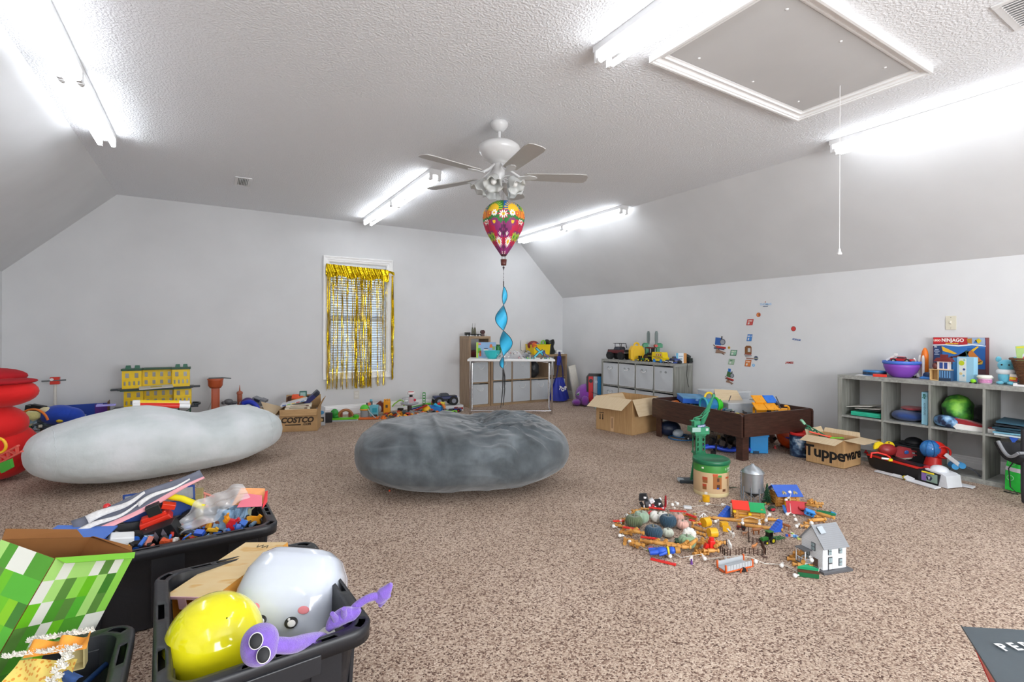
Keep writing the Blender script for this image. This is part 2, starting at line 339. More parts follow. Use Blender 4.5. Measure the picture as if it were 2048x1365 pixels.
def fbin(loc, rz, w, h, d, label, group, kind, ph=0.):
 loc = (loc[0], loc[1], loc[2] + .002); t = T('fabric_bin', label, 'storage bin', loc, rz, group)
 w -= .014; h -= .022
 def fr(u, v):
  x = (u - .5) * w; z = v * h; s = math.sin(PI * u) * math.sin(PI * v)
  return (x, -.006 * s * (1 + math.sin(7 * u + 5 * v + ph * 9)) , z)
 m = M(); m.grid(fr, 10, 10)
 m.box((-w / 2 + .002, d / 2, h / 2), (.004, d, h)); m.box((w / 2 - .002, d / 2, h / 2), (.004, d, h)); m.box((0, d - .002, h / 2), (w, .004, h)); m.box((0, d / 2, .002), (w, d, .004))
 m.o('bin_body', BINF, t)
 m = M()
 e = w / 2 - .003; m.tube([(-e, -.003, .006), (e, -.003, .006), (e, -.003, h - .003), (-e, -.003, h - .003)], .003, 5, closed=True)
 m.o('piping', WHITE, t)
 if kind == 'rope':
  a = -.055 + ph * .01; m = M(); m.tube([(a, -.006, h * .84), (a + .012, -.012, h * .76), (a + .035, -.016, h * .70 - .01), (.06 - .03, -.016, h * .68 - ph * .012), (.055 + ph * .01, -.012, h * .74), (.06 + ph * .01, -.006, h * .85)], .0042, 6)
  m.o('rope_handle', WHITE, t)
 else:
  m = M()
  for sx in (-1, 1): m.ring((sx * .04, -.006, h * .80), .012, .0035, 'Y', 12, 5)
  if kind == 'ring':
   m.o('eyelet', mt('9fa3a6', .3, 1, var=.02), t); m = M(); m.tube([(-.04, -.005, h * .79), (-.03, -.018, h * .74), (0, -.026, h * .71), (.03, -.018, h * .74), (.04, -.005, h * .80)], .0045, 6); m.o('rope_handle', WHITE, t)
  else: m.o('eyelet', mt('9fa3a6', .3, 1, var=.02), t)
 return t
tA = T('tall_cube_shelf', 'tall narrow light oak cube shelf beside the wide oak one', 'shelf', (3.37, 6.83, 0)); cA = cubby(tA, 1, 3, .375, .33, 1.09, OAKX, OAKZ)
tB = T('wide_cube_shelf', 'wide light oak cube shelf with grey bins against the back wall', 'shelf', (3.755, 6.83, 0)); cB = cubby(tB, 4, 2, 1.487, .33, .783, OAKX, OAKZ)
g = 'grey bins in the light oak shelves'
for j in (0, 1):
 x, z, w, h = cA(0, j); fbin((3.37 + x, 6.833, z), 0, w, h, .29, ('upper' if j else 'lower') + ' grey rope-handled bin in the tall narrow oak shelf', g, 'rope', j)
for i, j, l in ((0, 0, 'lower grey bin in first column of wide oak shelf, next to tall one'), (0, 1, 'upper grey bin in first column of wide oak shelf, behind twisted ribbon'), (1, 0, 'lower grey bin in second column of the wide oak shelf'), (1, 1, 'upper grey bin in second column of wide oak shelf, under table top'), (2, 0, 'grey bin in the wide oak shelf, right under the open cube'), (3, 0, 'grey bin in last column of wide oak shelf, behind table leg and blue bag')):
 x, z, w, h = cB(i, j); fbin((3.755 + x, 6.833, z), 0, w, h, .29, l, g, 'rope', (i + j) % 3 - .5)
tC = T('grey_cube_shelf', 'grey oak cube shelf with eight cubes, toy trucks on top, in the corner', 'shelf', (5.06, 5.745, 0), -PI / 2); cC = cubby(tC, 4, 2, 1.40, .33, .758, GREYX, GREYZ)
g = 'grey bins in the grey oak shelf'
for i in range(4):
 for j in (1, 0):
  x, z, w, h = cC(i, j); n = ['far left', 'second', 'third', 'near right'][i]
  fbin((5.062, 5.745 - x, z), -PI / 2, w, h, .3, ('upper' if j else 'lower') + ' ' + n + ' light grey bin in the grey oak shelf' + (' with bare eyelets' if i == 3 and j else ''), g, 'ring' if i < 3 else 'bare', i)
tD = T('open_grey_cube_shelf', 'open grey oak cube shelf on the right wall, holding clothes and folders', 'shelf', (5.05, 2.425, 0), -PI / 2); cD = cubby(tD, 4, 2, 1.40, .34, .765, GREYX, GREYZ)

# ---------------- folding table ----------------
t = T('folding_table', 'narrow white folding table with chrome legs before the oak shelves', 'table', (3.623, 6.005, 0), -.530)
tw, td, th = 1.17, .47, .775
M().box((0, .22, th - .015), (tw + .06, td + .06, .03)).o('table_top', WHITE, t, bev=.008)
for sx in (-1, 1):
 x = sx * (tw / 2 - .01); m = M(); m.tube([(x, .45, th - .03), (x, .45, .03), (x, .43, .013), (x, .0, .013), (x, -.02, .03), (x, -.02, th - .03)], .012, 10)
 m.o('leg_frame', CHROME, t)
 M().box((x - sx * .012, .22, th - .05), (.02, .40, .03)).o('hinge_bracket', P('7a7c80'), t, bev=.003)
M().cyl((-tw / 2 + .01, .0, .045), (tw / 2 - .01, .0, .045), .011, n=10).o('stretcher_bar', CHROME, t)
for sx in (-1, 1): M().cyl((sx * (tw / 2 - .02), .2, th - .06), (sx * (tw / 2 - .30), .2, th - .035), .006, n=8).o('brace', CHROME, t)

# ---------------- train table ----------------
t = T('play_table', 'low dark brown play table with raised rim, heaped with toys', 'table', (4.07, 2.737, 0), -.1396)
L1, W1, z0, z1 = 1.222, .905, .215, .425
def rp(pts, d, M_): return M_
m = M(); r = .025
prof = lambda L: [(0, z0), (L, z0), (L, z1 - r), (L - r * .3, z1 - r * .3), (L - r, z1), (r, z1), (r * .3, z1 - r * .3), (0, z1 - r)]
M().prism(prof(L1), -.018, m=RZ(PI / 2) @ RX(PI / 2)).o('side_rim', DARKW, t, bev=.002)
M().prism(prof(L1), .018, m=TR(W1, 0, 0) @ RZ(PI / 2) @ RX(PI / 2)).o('side_rim', DARKW, t, bev=.002)
M().prism(prof(W1 - .036), -.018, m=TR(.018, 0, 0) @ RX(PI / 2)).o('end_rim', DARKW, t, bev=.002)
M().prism(prof(W1 - .036), -.018, m=TR(.018, L1 - .018, 0) @ RX(PI / 2)).o('end_rim', DARKW, t, bev=.002)
M().box((W1 / 2, L1 / 2, .318), (W1 - .038, L1 - .038, .012)).o('play_board', mt('86a8b8', .5, var=.15, sc=6, name='printed_play_board'), t)
for x in (0, 1):
 for y in (0, 1):
  m = M(); sx = 1 if x == 0 else -1; sy = 1 if y == 0 else -1; X0, Y0 = x * W1 + sx * .022, y * L1 + sy * .022
  m.box((X0 + sx * .0375, Y0 + sy * .009, .155), (.075, .018, .31)); m.box((X0 + sx * .009, Y0 + sy * .0465, .155), (.018, .057, .31)); m.o('leg', DARKW, t, bev=.002)
PTZ = .325
def pt(x, y, z=PTZ):  # local of the play table to world
 a = -.1396; return (4.07 + x * math.cos(a) - y * math.sin(a), 2.737 + x * math.sin(a) + y * math.cos(a), z)

# ---------------- beanbags ----------------
from mathutils import noise as NZ
def blob(name, label, loc, rz, a, b, h, mat, fold, hump, seam_x, seamname, n=(150, 90)):
 t = T(name, label, 'beanbag', loc, rz)
 def fn(u, v):
  th = 2 * PI * u; ph = PI * (v - .5); e = .75
  cx = math.copysign(abs(math.cos(ph)) ** e, math.cos(ph)); x = a * cx * math.copysign(abs(math.cos(th)) ** .82, math.cos(th)); y = b * cx * math.copysign(abs(math.sin(th)) ** .85, math.sin(th))
  z = math.copysign(abs(math.sin(ph)) ** .8, math.sin(ph)); z = h * .5 * (1 + z)
  z *= hump(x / a, y / b) if z > h * .4 else 1 + (hump(x / a, y / b) - 1) * max(0, (z / h - .12) / .28)
  d = fold(x / a, y / b, z / h)
  r = Vector((math.cos(ph) * math.cos(th), math.cos(ph) * math.sin(th), math.sin(ph)))
  p = Vector((x, y, z)) + r * d
  if z < h * .25: k = (z / (h * .25)); p.x *= .90 + .10 * math.sqrt(k); p.y *= .86 + .14 * math.sqrt(k)
  return (p.x, p.y, max(0, p.z))
 M().grid(lambda u, v: fn(u, .002 + v * .996), n[0], n[1]).o('cover', mat, t)
 for sx in seam_x:
  pts = []
  for k in range(0, 41):
   v = k / 40
   uu = (.5 - .5 * sx[0]) if False else None
   best = None
   for q in range(121):
    u = .5 + q / 240 + (0 if True else 0); p = fn(u % 1, .02 + v * .96)
    if best is None or abs(p[0] / a - sx) < best[0]: best = (abs(p[0] / a - sx), p)
   if best[0] < .03: pts.append(Vector(best[1]) + Vector((0, -.001, .001)))
  if len(pts) > 3: M().tube(pts, .0022, 5).o(seamname, mat, t)
 return t
def f_grey(nt, b):
 v = coords(nt); n1 = noise(nt, v, 5, 6); r = ramp(nt, [(.3, '363c40'), (.5, '4f575c'), (.72, '727a7f')], n1)
 nt.links.new(r.outputs[0], b.inputs['Base Color']); b.inputs['Roughness'].default_value = .75; b.inputs['Sheen Weight'].default_value = .35; bump(nt, b, noise(nt, v, 14, 6), .25, .02)
def f_pale(nt, b):
 v = coords(nt); n1 = noise(nt, v, 4, 5); r = ramp(nt, [(.3, 'c3cccc'), (.5, 'd3dadb'), (.7, 'dfe3e6')], n1)
 nt.links.new(r.outputs[0], b.inputs['Base Color']); b.inputs['Roughness'].default_value = .85; b.inputs['Sheen Weight'].default_value = .3; bump(nt, b, noise(nt, v, 18, 5), .18, .02)
VEL = tex('grey_velour', f_grey); PALE = tex('pale_velour', f_pale)
def fold_grey(x, y, z):
 V = Vector; n = NZ.noise(V((x * 2.2, y * 2, z * 2))); q = lambda t, w: (max(0, math.sin(t)) ** w)
 d = .010 * n; top = max(0, min(1, (z - .42) / .3))
 left = math.exp(-((x + .66) / .26) ** 2); d += .020 * left * max(0, z - .3) * 1.6 * (q(34 * z + 5 * n + 4 * x, 2) - .4)
 mid = math.exp(-((x + .12) / .36) ** 2) * top; d += .020 * mid * (q(24 * (x + .30 * z * z - .12 * y) + 5 * n, 3) - .35)
 rt = math.exp(-((x - .42) / .33) ** 2) * top; w = NZ.noise(V((x * 3.5, y * 3.5, z * 2))); d += .030 * rt * (q(26 * (y + .5 * x) + 11 * w, 2.5) - .4) + .026 * rt * NZ.noise(V((x * 10, y * 10, z * 6)))
 side = max(0, .75 - z) * (1 if y < 0 else .4); d += .007 * side * (q(26 * z + 2.5 * x + 8 * n, 3) - .3) * (1 + NZ.noise(V((x * 4, 1, z * 5))))
 return d - .03 * math.exp(-((x - .22) / .09) ** 2 - ((y - .15) / .25) ** 2) * top
def hump_grey(x, y): return 1 - .13 * math.exp(-((x - .12) / .28) ** 2 - ((y + .1) / .7) ** 2) - .05 * max(0, -y)
blob('grey_beanbag', 'large charcoal grey velour beanbag in the middle of the carpet', (1.65, 3.43, 0), VR + .13, .80, .52, .535, VEL, fold_grey, hump_grey, (), 'seam', (260, 150))
def fold_pale(x, y, z):
 n = NZ.noise(Vector((x * 2, y * 2, z * 2))); d = .012 * n + .005 * NZ.noise(Vector((x * 9, y * 9, z * 9)))
 d += .008 * math.exp(-((x - .78) / .1) ** 2) * math.sin(60 * z) * max(0, z - .3)
 return d
def hump_pale(x, y): return 1 + .04 * math.exp(-((x + .25) / .3) ** 2) - .15 * math.exp(-((x - .28) / .25) ** 2) - .03 * math.exp(-((x - .8) / .25) ** 2)
blob('pale_beanbag', 'long pale grey beanbag like a pebble in front of back wall clutter', (-.28, 4.97, 0), .255, .87, .46, .53, PALE, fold_pale, hump_pale, (-.82, .80), 'seam')

# ---------------- ceiling fan ----------------
t = T('ceiling_fan', 'white five-blade ceiling fan with tulip glass shades over the room', 'fan', (1.825, 3.205, ZC)); FN = mt('dcdcdc', .3, var=.02, coat=.3, name='fan_white')
M().lathe([(.001, 0), (.062, 0), (.066, -.01), (.062, -.03), (.045, -.05), (.03, -.066), (.018, -.07), (.001, -.07)], 28).o('canopy', FN, t)
M().cyl((0, 0, -.06), (0, 0, -.15), .0115, n=14).o('downrod', FN, t)
M().lathe([(.001, -.142), (.05, -.145), (.12, -.158), (.15, -.18), (.155, -.20), (.145, -.225), (.115, -.265), (.075, -.29), (.055, -.30), (.055, -.31), (.001, -.31)], 36).o('motor_housing', FN, t)
m = M()
for k in range(10):
 a = k * PI / 5 + .2
 for j in (0, 1): m.box((.128 - j * .012, 0, -.238 - j * .016), (.004, .045, .006), (0, -.7, 0), m=RZ(a))
m.o('vent_slots', P('2a2a2a'), t)
M().lathe([(.001, -.305), (.04, -.305), (.042, -.315), (.042, -.38), (.036, -.40), (.02, -.43), (.024, -.46), (.016, -.49), (.001, -.495)], 24).o('light_kit_hub', FN, t)
BLADE = mt('b9b7b4', .4, var=.03, name='fan_blade_face')
for k, a in enumerate([VR + math.radians(d) for d in (5, 77, 149, 221, 293)]):
 b = M(); rot = RZ(a) @ TR(0, 0, -.40) @ RX(-.15)
 n = [(.20, -.052), (.60, -.068), (.645, -.060), (.66, -.03), (.66, .03), (.645, .060), (.60, .068), (.20, .052), (.185, .03), (.185, -.03)]
 br = b.prism(n, .006, m=rot).o('blade', BLADE, t, bev=.0015)
 m = M(); m.tube([(.045, 0, -.318), (.09, 0, -.36), (.15, 0, -.398)], .009, 8, m=RZ(a)); m.prism([(.14, -.012), (.22, -.035), (.27, -.02), (.285, 0), (.27, .02), (.22, .035), (.14, .012)], .005, m=RZ(a) @ TR(0, 0, -.406) @ RX(-.15))
 m.o('blade_iron', FN, t, bev=.001)
GL = mt('eef0ee', .25, var=.02, trans=.35, name='frosted_tulip_glass')
for k in range(5):
 a = VR + math.radians(-105 + 72 * k)
 M().tube([(.015, 0, -.43), (.05, 0, -.405), (.085, 0, -.41), (.10, 0, -.43)], .0065, 8, m=RZ(a)).o('lamp_arm', FN, t)
 m = M(); X = RZ(a) @ TR(.10, 0, -.427) @ RY(-.62); N_ = 36; vs = []; prf = [(.018, 0), (.026, -.01), (.034, -.03), (.042, -.055), (.047, -.075), (.056, -.092), (.068, -.102)]
 for j, (r, z) in enumerate(prf):
  for i in range(N_):
   w = (j / 6) ** 3; rr = r * (1 + .10 * w * math.cos(6 * 2 * PI * i / N_)); vs.append((rr * math.cos(2 * PI * i / N_), rr * math.sin(2 * PI * i / N_), z - .010 * w * math.cos(12 * PI * i / N_ + PI)))
 m.add(vs, [(j * N_ + i, j * N_ + (i + 1) % N_, (j + 1) * N_ + (i + 1) % N_, (j + 1) * N_ + i) for j in range(6) for i in range(N_)], 0, True, X)
 m.cyl((0, 0, .008), (0, 0, -.012), .019, n=16, m=X); sh = m.o('tulip_shade', GL, t); md = sh.modifiers.new('s', 'SOLIDIFY'); md.thickness = .003
 M().sph((0, 0, -.055), (.024, .024, .032), 12, m=X).o('bulb', mt('f4f4f2', .2, var=.01, name='unlit_bulb'), t)
m = M()
for x, y, z in ((.02, -.02, -.60), (-.015, .02, -.57)): m.cyl((x * .5, y * .5, -.49), (x, y, z), .0009, n=4)
m.o('pull_chain', P('8a8a8a'), t)

# ---------------- balloon spinner ----------------
BX, BY = 1.845, 3.17
cols = ['1f6fb5', '2f7d3a', 'f2c22a', 'e0572b', 'c3214b', '8f2a6e', '5b1f4f', 'f4f1ea', 'a9cf3a', '9a9a94', 'e98a2e', '4a1d2a']
def fcol(u, v):   # six gores, mirrored in pairs; x runs outward from the shared seam, v from throat 0 to crown 1
 gn = int(u * 6) % 6; x = (u * 6) % 1; xx = x if gn % 2 == 0 else 1 - x
 if v < .03: return 11
 def fl(cx, cy, r, n, pc, cc):
  dx, dy = (xx - cx) * .36, (v - cy); d = math.hypot(dx, dy); a = math.atan2(dy, dx); rr = r * (.80 + .20 * math.cos(n * a))
  return cc if d < r * .36 else pc if d < rr else None
 for q in ((.28, .05, .035, 5, 7, 10), (.38, .23, .095, 12, 7, 2), (.80, .32, .085, 10, 8, 1), (.92, .32, .05, 9, 7, 8), (.42, .71, .06, 10, 7, 2), (.0, .69, .075, 10, 7, 2), (.0, .69, .105, 8, 4, 7), (.68, .71, .055, 8, 3, 2), (.45, .56, .085, 11, 5, 2), (.92, .58, .05, 6, 7, 3), (.12, .58, .05, 4, 1, 1), (.8, .49, .07, 4, 4, 4), (.0, .43, .09, 5, 6, 5), (.22, .36, .03, 4, 7, 11), (.55, .36, .08, 5, 4, 4), (.9, .72, .09, 6, 10, 10), (.1, .14, .07, 5, 5, 6), (.7, .16, .06, 5, 5, 4)):
  r = fl(*q)
  if r is not None: return r
 if v > .74:
  dx, dy = (xx - .5) * .36, v - .79; d = math.hypot(dx, dy); a = math.atan2(dy, dx)
  if d < .10: return 2
  if d < .17 and math.sin(a * 20) > .2 and dy > -.02: return 8 if gn % 2 else 2
  return gn % 2
 return 10 if v > .66 and xx > .6 else 1 if v > .60 else 4 if v > .42 and xx > .45 else 5 if v > .30 else 4 if v > .18 else 5
t = T('balloon_spinner', 'floral hot-air-balloon wind spinner with blue twist tail hanging under the fan', 'wind spinner', (BX, BY, 1.712))
m = M(); prof = [(r_, z_ * .908) for r_, z_ in [(.018, 0), (.03, .02), (.055, .06), (.085, .11), (.112, .16), (.135, .21), (.150, .26), (.155, .31), (.150, .35), (.135, .385), (.110, .412), (.078, .43), (.04, .442), (.004, .446)]]
def br(u, v):
 k = v * (len(prof) - 1); j = min(int(k), len(prof) - 2); f = k - j; r = prof[j][0] * (1 - f) + prof[j + 1][0] * f; z = prof[j][1] * (1 - f) + prof[j + 1][1] * f
 g = (u * 6) % 1; r *= .93 + .07 * math.sin(PI * g); a = 2 * PI * u + VR - PI / 2; return (r * math.cos(a), r * math.sin(a), z)
def cf(u, v):
 k = v * (len(prof) - 1); j = min(int(k), len(prof) - 2); f = k - j; return fcol(u, (prof[j][1] * (1 - f) + prof[j + 1][1] * f) / .405)
m.grid(br, 240, 78, cf=cf); m.o('envelope', [mt(c, .6, var=.03, sc=5) for c in cols], t)
m = M()
for k in range(6): m.tube([br(k / 6 + .0001, j / 20) for j in range(21)], .0022, 4)
m.o('gore_seam', P('4b4440'), t)
m = M()
for a in range(4): m.cyl((.016 * math.cos(a * PI / 2), .016 * math.sin(a * PI / 2), .002), (.018 * math.cos(a * PI / 2), .018 * math.sin(a * PI / 2), -.025), .0012, n=4)
m.cyl((0, 0, .40), (0, 0, .50), .001, n=4); m.cyl((-.03, 0, .396), (0, 0, .50), .0008, n=4); m.o('suspension_line', P('6a6460'), t)
M().lathe([(.001, -.068), (.019, -.068), (.020, -.06), (.0235, -.025), (.0215, -.025), (.001, -.03)], 20).o('basket', P('5a2a22'), t)
m = M(); m.cyl((0, 0, -.068), (0, 0, -.215), .0012, n=5)
for z, r in ((-.085, .008), (-.10, .004), (-.13, .003), (-.155, .003), (-.175, .003)): m.sph((0, 0, z), (r, r, r * 1.2), 8)
m.cyl((0, 0, -.185), (0, 0, -.225), .004, n=6); m.o('bead_line', P('3b3537'), t)
N_ = 120; spine = []; edge = []; zt, zb = -.225, -.835
for k in range(N_ + 1):
 s = k / N_; a = VR - .6 + s * 2 * PI * 1.6; R_ = .066 * max(0, math.sin(PI * min(1, s * 1.02))) ** .5 * (.65 + .6 * s) + .003; a2 = a
 spine.append(Vector((.03 * math.cos(a + PI) * math.sin(PI * s), .03 * math.sin(a + PI) * math.sin(PI * s), zt + (zb - zt) * s))); edge.append(Vector((R_ * math.cos(a), R_ * math.sin(a), zt + (zb - zt) * s)))
m = M(); vs = []
for a, b in zip(spine, edge): vs += [tuple(a), tuple(a.lerp(b, .5)), tuple(b)]
m.add(vs, [(3 * k + j, 3 * k + j + 1, 3 * k + j + 4, 3 * k + j + 3) for k in range(N_) for j in (0, 1)], 0, True)
q = m.o('twist_ribbon', mt('35b3e0', .5, var=.04), t); md = q.modifiers.new('s', 'SOLIDIFY'); md.thickness = .0015
m = M(); m.tube(spine, .0022, 5); m.tube(edge, .0022, 5); m.o('ribbon_edging', P('16202c'), t)
m = M(); e = edge[-1]
for dx, l in ((0, .28), (.014, .265)): m.tube([(0, 0, zb), (e.x * .3 + dx, e.y * .3, zb - .05), (dx * 1.2 - .004, 0, zb - .15), (-.02 + dx * 1.4, 0, zb - l)], [.007, .006, .0045, .003], 4)
m.o('black_streamer', P('101114'), t)

# ---------------- window curtain of gold foil fringe ----------------
GOLD = mt('d8b414', .22, .85, var=.35, sc=9, bump=.6, bsc=26, name='gold_foil')
t = T('fringe_curtain', 'shiny gold foil fringe curtain hanging over the window', 'curtain', (1.80, YB - .06, 2.10)); random.seed(4)
def hdr(u, v):
 x = -.455 + .955 * u; z = -.02 - .16 * (1 - v) - .035 * u - .018 * math.sin(u * 23) * (1 - v); y = .012 * math.sin(u * 55 + v * 4) + .008 * math.sin(u * 131 + 9 * v)
 if u > .93: z -= .05 * (u - .93) / .07 * (1 - v)
 if u > .86: k = (u - .86) / .14; z = z * (1 - .0 * k) + .0; z = -.055 - .02 * k - (.06 * (1 - v)) * (1 - .5 * math.sin(PI * k)) if u > .9 else z
 return (x, y, z)
m = M(); m.grid(hdr, 120, 6); h = m.o('foil_header', GOLD, t)
m = M(); n = 0
def strand(x, y, w, l, ph):
 vs = []; K = 14
 for k in range(K + 1):
  s = k / K; z = -.13 - l * s; a = ph + s * random.uniform(2, 5) * (1 if n % 2 else -1); xx = x + .006 * math.sin(s * 6 + ph) ; c, d = math.cos(a) * w / 2, math.sin(a) * w / 2
  vs += [(xx - c, y - d, z), (xx + c, y + d, z)]
 m.add(vs, [(2 * k, 2 * k + 1, 2 * k + 3, 2 * k + 2) for k in range(K)], 0, False)
clus = [(-.42, .05, 16), (-.36, .02, 5), (-.31, .03, 9), (-.24, .035, 10), (-.17, .03, 8), (-.10, .02, 6), (-.045, .06, 20), (.02, .05, 16), (.07, .03, 8), (.125, .035, 16), (.155, .02, 14), (.25, .02, 5), (.29, .01, 3), (.33, .015, 5), (.36, .008, 2)]
for cx, sp, k in clus:
 for _ in range(k): n += 1; strand(cx + random.uniform(-sp / 2, sp / 2) , random.uniform(-.015, .015), random.choice((.004, .006, .009)), 1.60 + random.uniform(-.03, .02) - .02 * (cx > .2), random.uniform(0, 6))
for _ in range(16): n += 1; strand(.475 + random.uniform(-.02, .02), random.uniform(-.01, .01), .008, 1.50 + random.uniform(-.015, .015), random.uniform(0, 6))
for _ in range(60): n += 1; strand(random.uniform(-.42, .40), random.uniform(-.015, .015), .003, random.uniform(.25, 1.6), random.uniform(0, 6))
for _ in range(110): n += 1; strand(random.uniform(-.44, .42), random.uniform(-.02, .01), .006, random.uniform(.06, .38), random.uniform(0, 6))
m.o('foil_strands', GOLD, t, kind='stuff')

# ---------------- outlet and switch ----------------
t = T('wall_outlet', 'white wall outlet below the curtain, just above the baseboard', 'outlet', (1.773, 7.170, 0.263)); m = M(); m.box((0, -.003, 0), (.075, .006, .12)); m.o('cover_plate', mt('d9d6cf', .4, var=.02), t, bev=.002)
for z in (-.02, .02): M().box((0, -.0065, z), (.034, .003, .028)).box((-.007, -.0085, z + .003), (.003, .001, .01), mi=1).box((.007, -.0085, z + .003), (.003, .001, .01), mi=1).o('receptacle', [P('efece6'), P('3a3a3a')], t, bev=.001)
t = T('light_switch', 'cream light switch plate high on the right wall above the boxed set', 'light switch', (5.400, 1.697, 1.245), -PI / 2); M().box((0, -.003, 0), (.072, .006, .118)).o('cover_plate', mt('ddd8c4', .4, var=.02), t, bev=.002)
M().box((0, -.008, .002), (.01, .014, .024), (-.5, 0, 0)).o('toggle', P('efeadb'), t, bev=.001)
M().sph((0, -.006, .045), (.003, .002, .003), 8).sph((0, -.006, -.045), (.003, .002, .003), 8).o('plate_screw', P('8c887c'), t)
w2 = picframe(1.62, .66, .07, [(0, .022, .012), (.022, .046, .02), (.046, .072, .034)]); [w2.box((x, -.012, 0), (.05, .02, 1.32)) for x in (-.54, .54)]
q = st('added_window', w2, TRIM); q.location = (1.76, YF, 1.35); q.rotation_euler = (0, 0, PI)  # made-up window on the unseen front wall, added to go with the fill lamp
M().box((0, -.004, 0), (3.24, .004, 1.32)).o('window_pane', mt('dfe8f2', .05, var=0, coat=.5, name='added_window_glass'), q)  # pane of the made-up window behind the camera
# ======================= totes in front =======================
def rr(L, W, r, n=6):
 out = []
 for cx, cy, a0 in ((L / 2 - r, W / 2 - r, 0), (-L / 2 + r, W / 2 - r, PI / 2), (-L / 2 + r, -W / 2 + r, PI), (L / 2 - r, -W / 2 + r, 1.5 * PI)):
  for k in range(n + 1): a = a0 + PI / 2 * k / n; out.append((cx + r * math.cos(a), cy + r * math.sin(a)))
  nx = (-1, 0) if a0 == 0 else (0, -1) if a0 == PI / 2 else (1, 0) if a0 == PI else (0, 1); le = (L if nx[0] else W) - 2 * r; x, y = out[-1]
  for k in range(1, 24): out.append((x + nx[0] * le * k / 24, y + nx[1] * le * k / 24))
 return out
def tote(label, loc, rz, L, W, H):
 t = T('storage_tote', label, 'storage tote', loc, rz, 'black storage totes')
 lo = lambda d, r, z: [(x, y, z) for x, y in rr(L - d, W - d, r)]
 rings = [lo(.13, .04, .004), lo(.10, .045, H * .5), lo(.07, .05, H - .03), lo(.02, .05, H - .035), lo(.004, .058, H - .04), lo(0, .06, H - .004), lo(.006, .057, H)]
 inner = [lo(.075, .05, H), lo(.085, .045, H - .03), lo(.11, .045, H * .5), lo(.14, .035, .01)]
 n = len(rings[0]); m = M(); vs = [p for r in rings for p in r]
 m.add(vs, [(j * n + k, j * n + (k + 1) % n, (j + 1) * n + (k + 1) % n, (j + 1) * n + k) for j in range(len(rings) - 1) for k in range(n)], 0, True)
 vs = [p for r in inner for p in r]
 m.add(vs, [(j * n + k, j * n + (k + 1) % n, (j + 1) * n + (k + 1) % n, (j + 1) * n + k) for j in range(len(inner) - 1) for k in range(n)], 0, True)
 m.add(lo(.14, .035, .01), [tuple(range(n))]); m.add(lo(.13, .04, .004), [tuple(range(n - 1, -1, -1))])
 m.o('tote_body', BLKP, t)
 m = M(); rows = [lo(.006, .057, H), lo(.022, .055, H + .001), lo(.052, .052, H + .001), lo(.075, .05, H)]; vs = [p for r in rows for p in r]; fs = []
 seg = n // 4
 for k in range(n):
  for j in range(3):
   q = k % seg; c = k // seg
   hole = j == 1 and (q in (2, 3, 4) or q in (13, 14, 15, 16, 24, 25, 26, 27) or (q in (18, 19, 20, 21, 22) and c % 2))
   if not hole: fs.append((j * n + k, j * n + (k + 1) % n, (j + 1) * n + (k + 1) % n, (j + 1) * n + k))
 m.add(vs, fs, 0, True); q = m.o('rim', BLKP, t); md = q.modifiers.new('s', 'SOLIDIFY'); md.thickness = .003
 m = M()
 for sx in (-1, 1):
  for y in (-.32, 0, .32): m.box((sx * (L / 2 - .048), y * W * .8, H * .5), (.012, W * .16, H * .82), (0, sx * .055, 0))
 for sy in (-1, 1):
  for x in (-.33, 0, .33): m.box((x * L, sy * (W / 2 - .048), H * .5), (L * .14, .012, H * .82), (-sy * .055, 0, 0))
 m.o('moulded_ribs', BLKP, t, bev=.003, kind='stuff')
 m = M()
 for sx in (-1, 1): m.box((sx * (L / 2 - .006), 0, H - .05), (.014, W * .42, .05))
 m.o('grip_lips', BLKP, t, bev=.003, kind='stuff')
 return t
tote('black tote holding yellow balloon, upturned white tub and a wooden-print box', (.118, 1.69, 0), PI / 2 + .07, .70, .50, .345)
tote('long black tote heaped with assorted toys and papers', (-.145, 2.505, 0), .05, .78, .40, .33)
tote('black tote at the lower left edge, under the green checkered carton', (-.40, 1.385, 0), PI / 2 + .02, .70, .47, .34)
# ---- contents of the balloon tote
t = T('balloon', 'yellow inflated balloon resting in the front tote', 'balloon', (.01, 1.60, .295), VR)
m = M(); pr = [(.002, -.148), (.012, -.14), (.03, -.13), (.07, -.10), (.108, -.05), (.124, 0), (.120, .045), (.098, .085), (.062, .112), (.025, .125), (.002, .127)]
YB_ = mt('f1e81c', .12, var=.02, coat=.6, name='yellow_latex')
m.lathe(pr, 40, m=RX(.5) @ RY(.55)).o('latex_skin', YB_, t, sub=1)
M().ring((0, 0, 0), .008, .004, n=10, m=RX(.5) @ RY(.55) @ TR(0, 0, -.150)).o('knot', YB_, t)
t = T('white_tub', 'upturned glossy white translucent tub with printed face in tote', 'tub', (0.2440, 1.7928, 0.2746), VR, rot=(-.55, .12, VR + .1))
TUBM = mt('d3dae6', .18, var=.02, coat=.6, trans=0, name='milky_plastic'); m = M()
def tubf(u, v):
 a = 2 * PI * u; e = 3.2; c, s = math.cos(a), math.sin(a); k = (abs(c) ** e + abs(s) ** e) ** (-1 / e)
 prf = [(.002, .128), (.06, .128), (.075, .126), (.083, .131), (.095, .128), (.125, .108), (.152, .06), (.163, .0), (.160, -.05), (.148, -.10), (.135, -.125)]
 q = v * (len(prf) - 1); j = min(int(q), len(prf) - 2); f = q - j; r = prf[j][0] * (1 - f) + prf[j + 1][0] * f; z = prf[j][1] * (1 - f) + prf[j + 1][1] * f
 return (r * k * c, r * k * s, z)
m.grid(tubf, 64, 40); q = m.o('tub_shell', TUBM, t); md = q.modifiers.new('s', 'SOLIDIFY'); md.thickness = .003
def onface(u0, z, r): # decal frame on the tub side facing local -y
 return TR(u0, -.1615 - .0012, z) @ RX(PI / 2)
